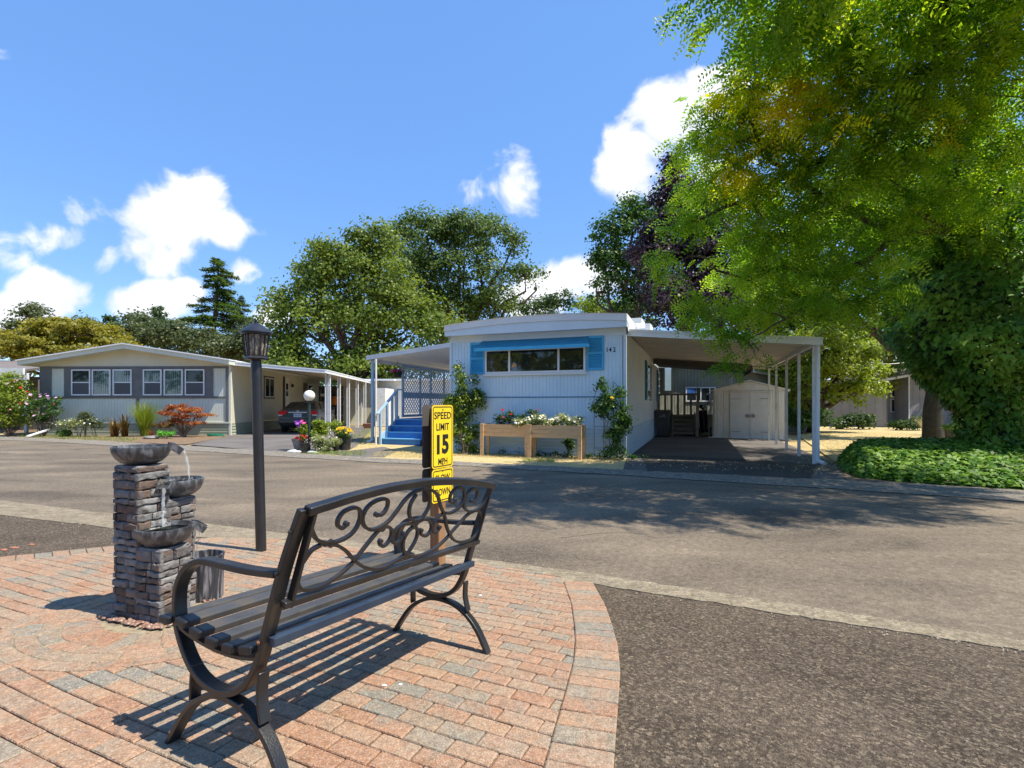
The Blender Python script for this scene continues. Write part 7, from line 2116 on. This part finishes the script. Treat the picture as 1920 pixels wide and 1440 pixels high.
GP = 'plant pots around the globe lamp'
o = pot('flower_pot', 'grey bowl shaped pot at the left of the potted flowers', 561, 14.0, .20, .34, 'greypot', taper=.55)
shrub('geranium', 'scarlet geranium in the grey bowl pot', 'flowers', o + Vector((0, 0, .3)), blobs_px([(566, 826, 12, 10)], 13.95, .12), M['leaf_shrub'], 500, .05, .06, 4, [('petal_red', 14, .05, 'double')], 25, stem_m='stem')
o = pot('flower_pot', 'narrow black pot below the scarlet geranium', 570, 13.7, .13, .24, 'blackpot')
o = pot('flower_pot', 'large black pot holding the yellow chrysanthemums', 646, 14.3, .19, .40, 'blackpot', taper=.85)
mum = shrub('chrysanthemum', 'dome of golden yellow chrysanthemums in the large black pot', 'flowers', o + Vector((0, 0, .34)), blobs_px([(643, 814, 17, 9)], 14.25, .24), M['leaf_shrub'], 900, .045, .06, 6, [], 25, stem_m='stem')
ps = []
for i in range(70):
    a, e_ = random.uniform(0, 6.283), random.uniform(.15, 1.5); c = np.array(W(643, 813, 14.25)); ps.append(c + np.array([.27 * math.cos(a) * math.cos(e_), .25 * math.sin(a) * math.cos(e_), .17 * math.sin(e_)]))
blossoms(mum, ps, 'petal_yellow', .036, 'double')
o = pot('flower_pot', 'small black pot behind the variegated plant', 628, 14.0, .13, .3, 'blackpot')
shrub('flowering_plant', 'variegated mounded plant trailing over pots at the foot of the globe lamp', 'flowers', (W(605, 758, 13.8).x, 13.8, 0), blobs_px([(600, 832, 20, 14), (622, 830, 14, 14), (590, 826, 14, 10), (612, 843, 20, 6)], 13.75, .25), M['leaf_white'], 2600, .045, .07, 8, [('petal_lilac', 12, .03, 'open'), ('petal_cream', 8, .025, 'open')], 30, stem_m='stem')
shrub('flowering_plant', 'tall lime green leafy plant right of the globe lamp pole', 'flowers', (W(600, 758, 14.1).x, 14.1, 0), blobs_px([(600, 800, 12, 12), (592, 815, 10, 10), (608, 812, 10, 10), (597, 793, 7, 6)], 14.1, .15), M['leaf_lime'], 900, .08, .09, 6, [], 25, stem_m='stem')
pp = shrub('petunia', 'purple and magenta petunias left of the globe lamp pole', 'flowers', (W(567, 758, 14.1).x, 14.1, 0), blobs_px([(568, 807, 9, 9), (572, 802, 6, 6)], 14.1, .1), M['leaf_lime'], 500, .06, .06, 5, [], 25, stem_m='stem')
blossoms(pp, [W(558.5, 795, 13.9), W(561, 799, 13.9), W(557, 791, 14)], 'petal_purple', .07); blossoms(pp, [W(566, 790, 13.9), W(570, 794, 13.9), W(565, 794, 13.95)], 'petal_pink', .07)
shrub('low_shrub', 'yellow green shrub behind the carport post by the pots', 'shrub', (W(628, 758, 15.2).x, 15.2, 0), blobs_px([(626, 800, 14, 10), (634, 795, 8, 8)], 15.2, .2), M['leaf_lime'], 800, .05, .08, 5, [], 25)
for i, (px, Y, r_, lb) in enumerate([(550, 13.65, .13, 'pale stone at the far left of the potted flowers'), (557, 13.5, .10, 'small pale stone in front of the grey bowl pot'), (585, 13.45, .10, 'pale stone in front of the globe lamp pole'), (592, 13.4, .07, 'little white stone at the kerb below the lamp')]):
    rock('stone', lb, Vector((W(px, 758, Y).x, Y, 0)), r_, group='pale stones round the potted flowers')
mb = MB(); q = G(690, 803); mb.hexa([(q.x - .2, q.y - .1, 0), (q.x + .2, q.y - .1, 0), (q.x + .2, q.y + .1, 0), (q.x - .2, q.y + .1, 0)], [(q.x - .27, q.y - .14, .26), (q.x + .27, q.y - .14, .26), (q.x + .27, q.y + .14, .26), (q.x - .27, q.y + .14, .26)])
tag(mb.build('terracotta_planter', M['terra'], bevel=.01), 'terracotta trough on the grass by the white porch posts', 'planter')
# hanging basket
hb = W(745, 700, 17.6); hbt = thing('hanging_basket', 'black hanging basket with magenta petunias under the porch beam', 'hanging basket', hb)
mb = MB(); mb.lathe([(0, -.16), (.12, -.14), (.17, 0), (.15, 0), (.1, -.1), (0, -.11)], (0, 0, 0), 16); mb.build('basket', M['blackpot'], hbt, smooth=True)
for a in (0, 2.1, 4.2):
    mb = MB(); mb.tube([(.15 * math.cos(a), .15 * math.sin(a), 0), (0, 0, .42)], .004, 4); mb.build('chain', M['cap'], hbt)
mb = MB(); mb.tube([(0, 0, .42), (0, 0, 2.74 - hb.z)], .004, 4); mb.build('hook', M['cap'], hbt)
shrub('petunia', 'magenta petunias growing in the hanging basket', 'flowers', hb, [(np.array(hb + Vector((0, 0, .04))), np.array([.2, .18, .09]))], M['leaf_shrub'], 500, .05, .06, 4, [('petal_pink', 16, .06, 'open')], 25, stem_m='stem', sr=.004)

# right hand yard
shrub('leafy_shrub', 'dark leafy shrub in front of the grey shed', 'shrub', (W(1608, 758, 26).x, 26, 0), blobs_px([(1600, 790, 24, 12), (1625, 788, 18, 14), (1580, 795, 20, 8)], 26, .5), M['leaf_dark'], 2400, .12, .2, 8, [], 30)
shrub('leafy_shrub', 'low dark shrub at the foot of the grey house', 'shrub', (W(1700, 758, 25).x, 25, 0), blobs_px([(1695, 797, 26, 8), (1720, 793, 16, 10)], 25, .4), M['leaf_dark'], 1600, .12, .18, 6, [], 30)
shrub('leafy_shrub', 'green shrub under the lime maple behind the carport posts', 'shrub', (W(1500, 758, 22).x, 22, 0), blobs_px([(1490, 790, 26, 14), (1530, 785, 30, 16), (1470, 780, 20, 20)], 22, .6), M['leaf_shrub'], 3200, .11, .2, 8, [], 30)
shrub('leafy_shrub', 'lime shrub beside the ivy trunk at the lawn corner', 'shrub', (W(1800, 758, 14).x, 14, 0), blobs_px([(1795, 803, 16, 8), (1812, 798, 10, 10)], 14, .3), M['leaf_shrub'], 700, .07, .1, 5, [], 25)
blade_clump('dry_grass_clump', 'dry straw coloured grass clump by the dark stump', 'grass clump', (W(1738, 758, 21).x, 21, 0), 130, 1.0, .75, M['straw'], .02, .5)
st_ = MB(); st_.tube([Vector((W(1750, 805, 18).x, 18, -.1)), W(1748, 770, 18), W(1752, 735, 18), W(1744, 700, 18), W(1735, 660, 18)], [.34, .28, .25, .23, .18], 12)
snag = thing('old_tree', 'dark mossy tree trunk standing before the grey house', 'tree', (W(1750, 758, 18).x, 18, 0))
st_.build('trunk', M['mossbark'], snag, smooth=True, world=True)
foliage('crown', blobs_px([(1745, 640, 60, 30), (1710, 655, 24, 18), (1780, 660, 40, 40)], 18, .8), M['leaf_dark'], snag, 4000, .10, .3, 50)
mb = MB(); q = Vector((W(1778, 758, 19).x, 19, 0)); mb.lathe([(0, 0), (.26, 0), (.30, .5), (.31, .52), (.27, .53), (0, .5)], q, 18)
tag(mb.build('compost_tub', M['blackpot'], smooth=True), 'black tub standing beside the dark mossy trunk', 'tub')
mb = MB(); a = W(1755, 810, 17.5); mb.hexa([(a.x - .1, 15.5, 0), (a.x + .9, 15.2, 0), (a.x + 1.1, 15.5, 0), (a.x + .1, 15.8, 0)], [(a.x - .1, 15.5, .2), (a.x + .9, 15.2, .12), (a.x + 1.1, 15.5, .12), (a.x + .1, 15.8, .2)])
tag(mb.build('timber_edging', M['greywood']), 'weathered timber edging at the corner of the dry lawn', 'timber')
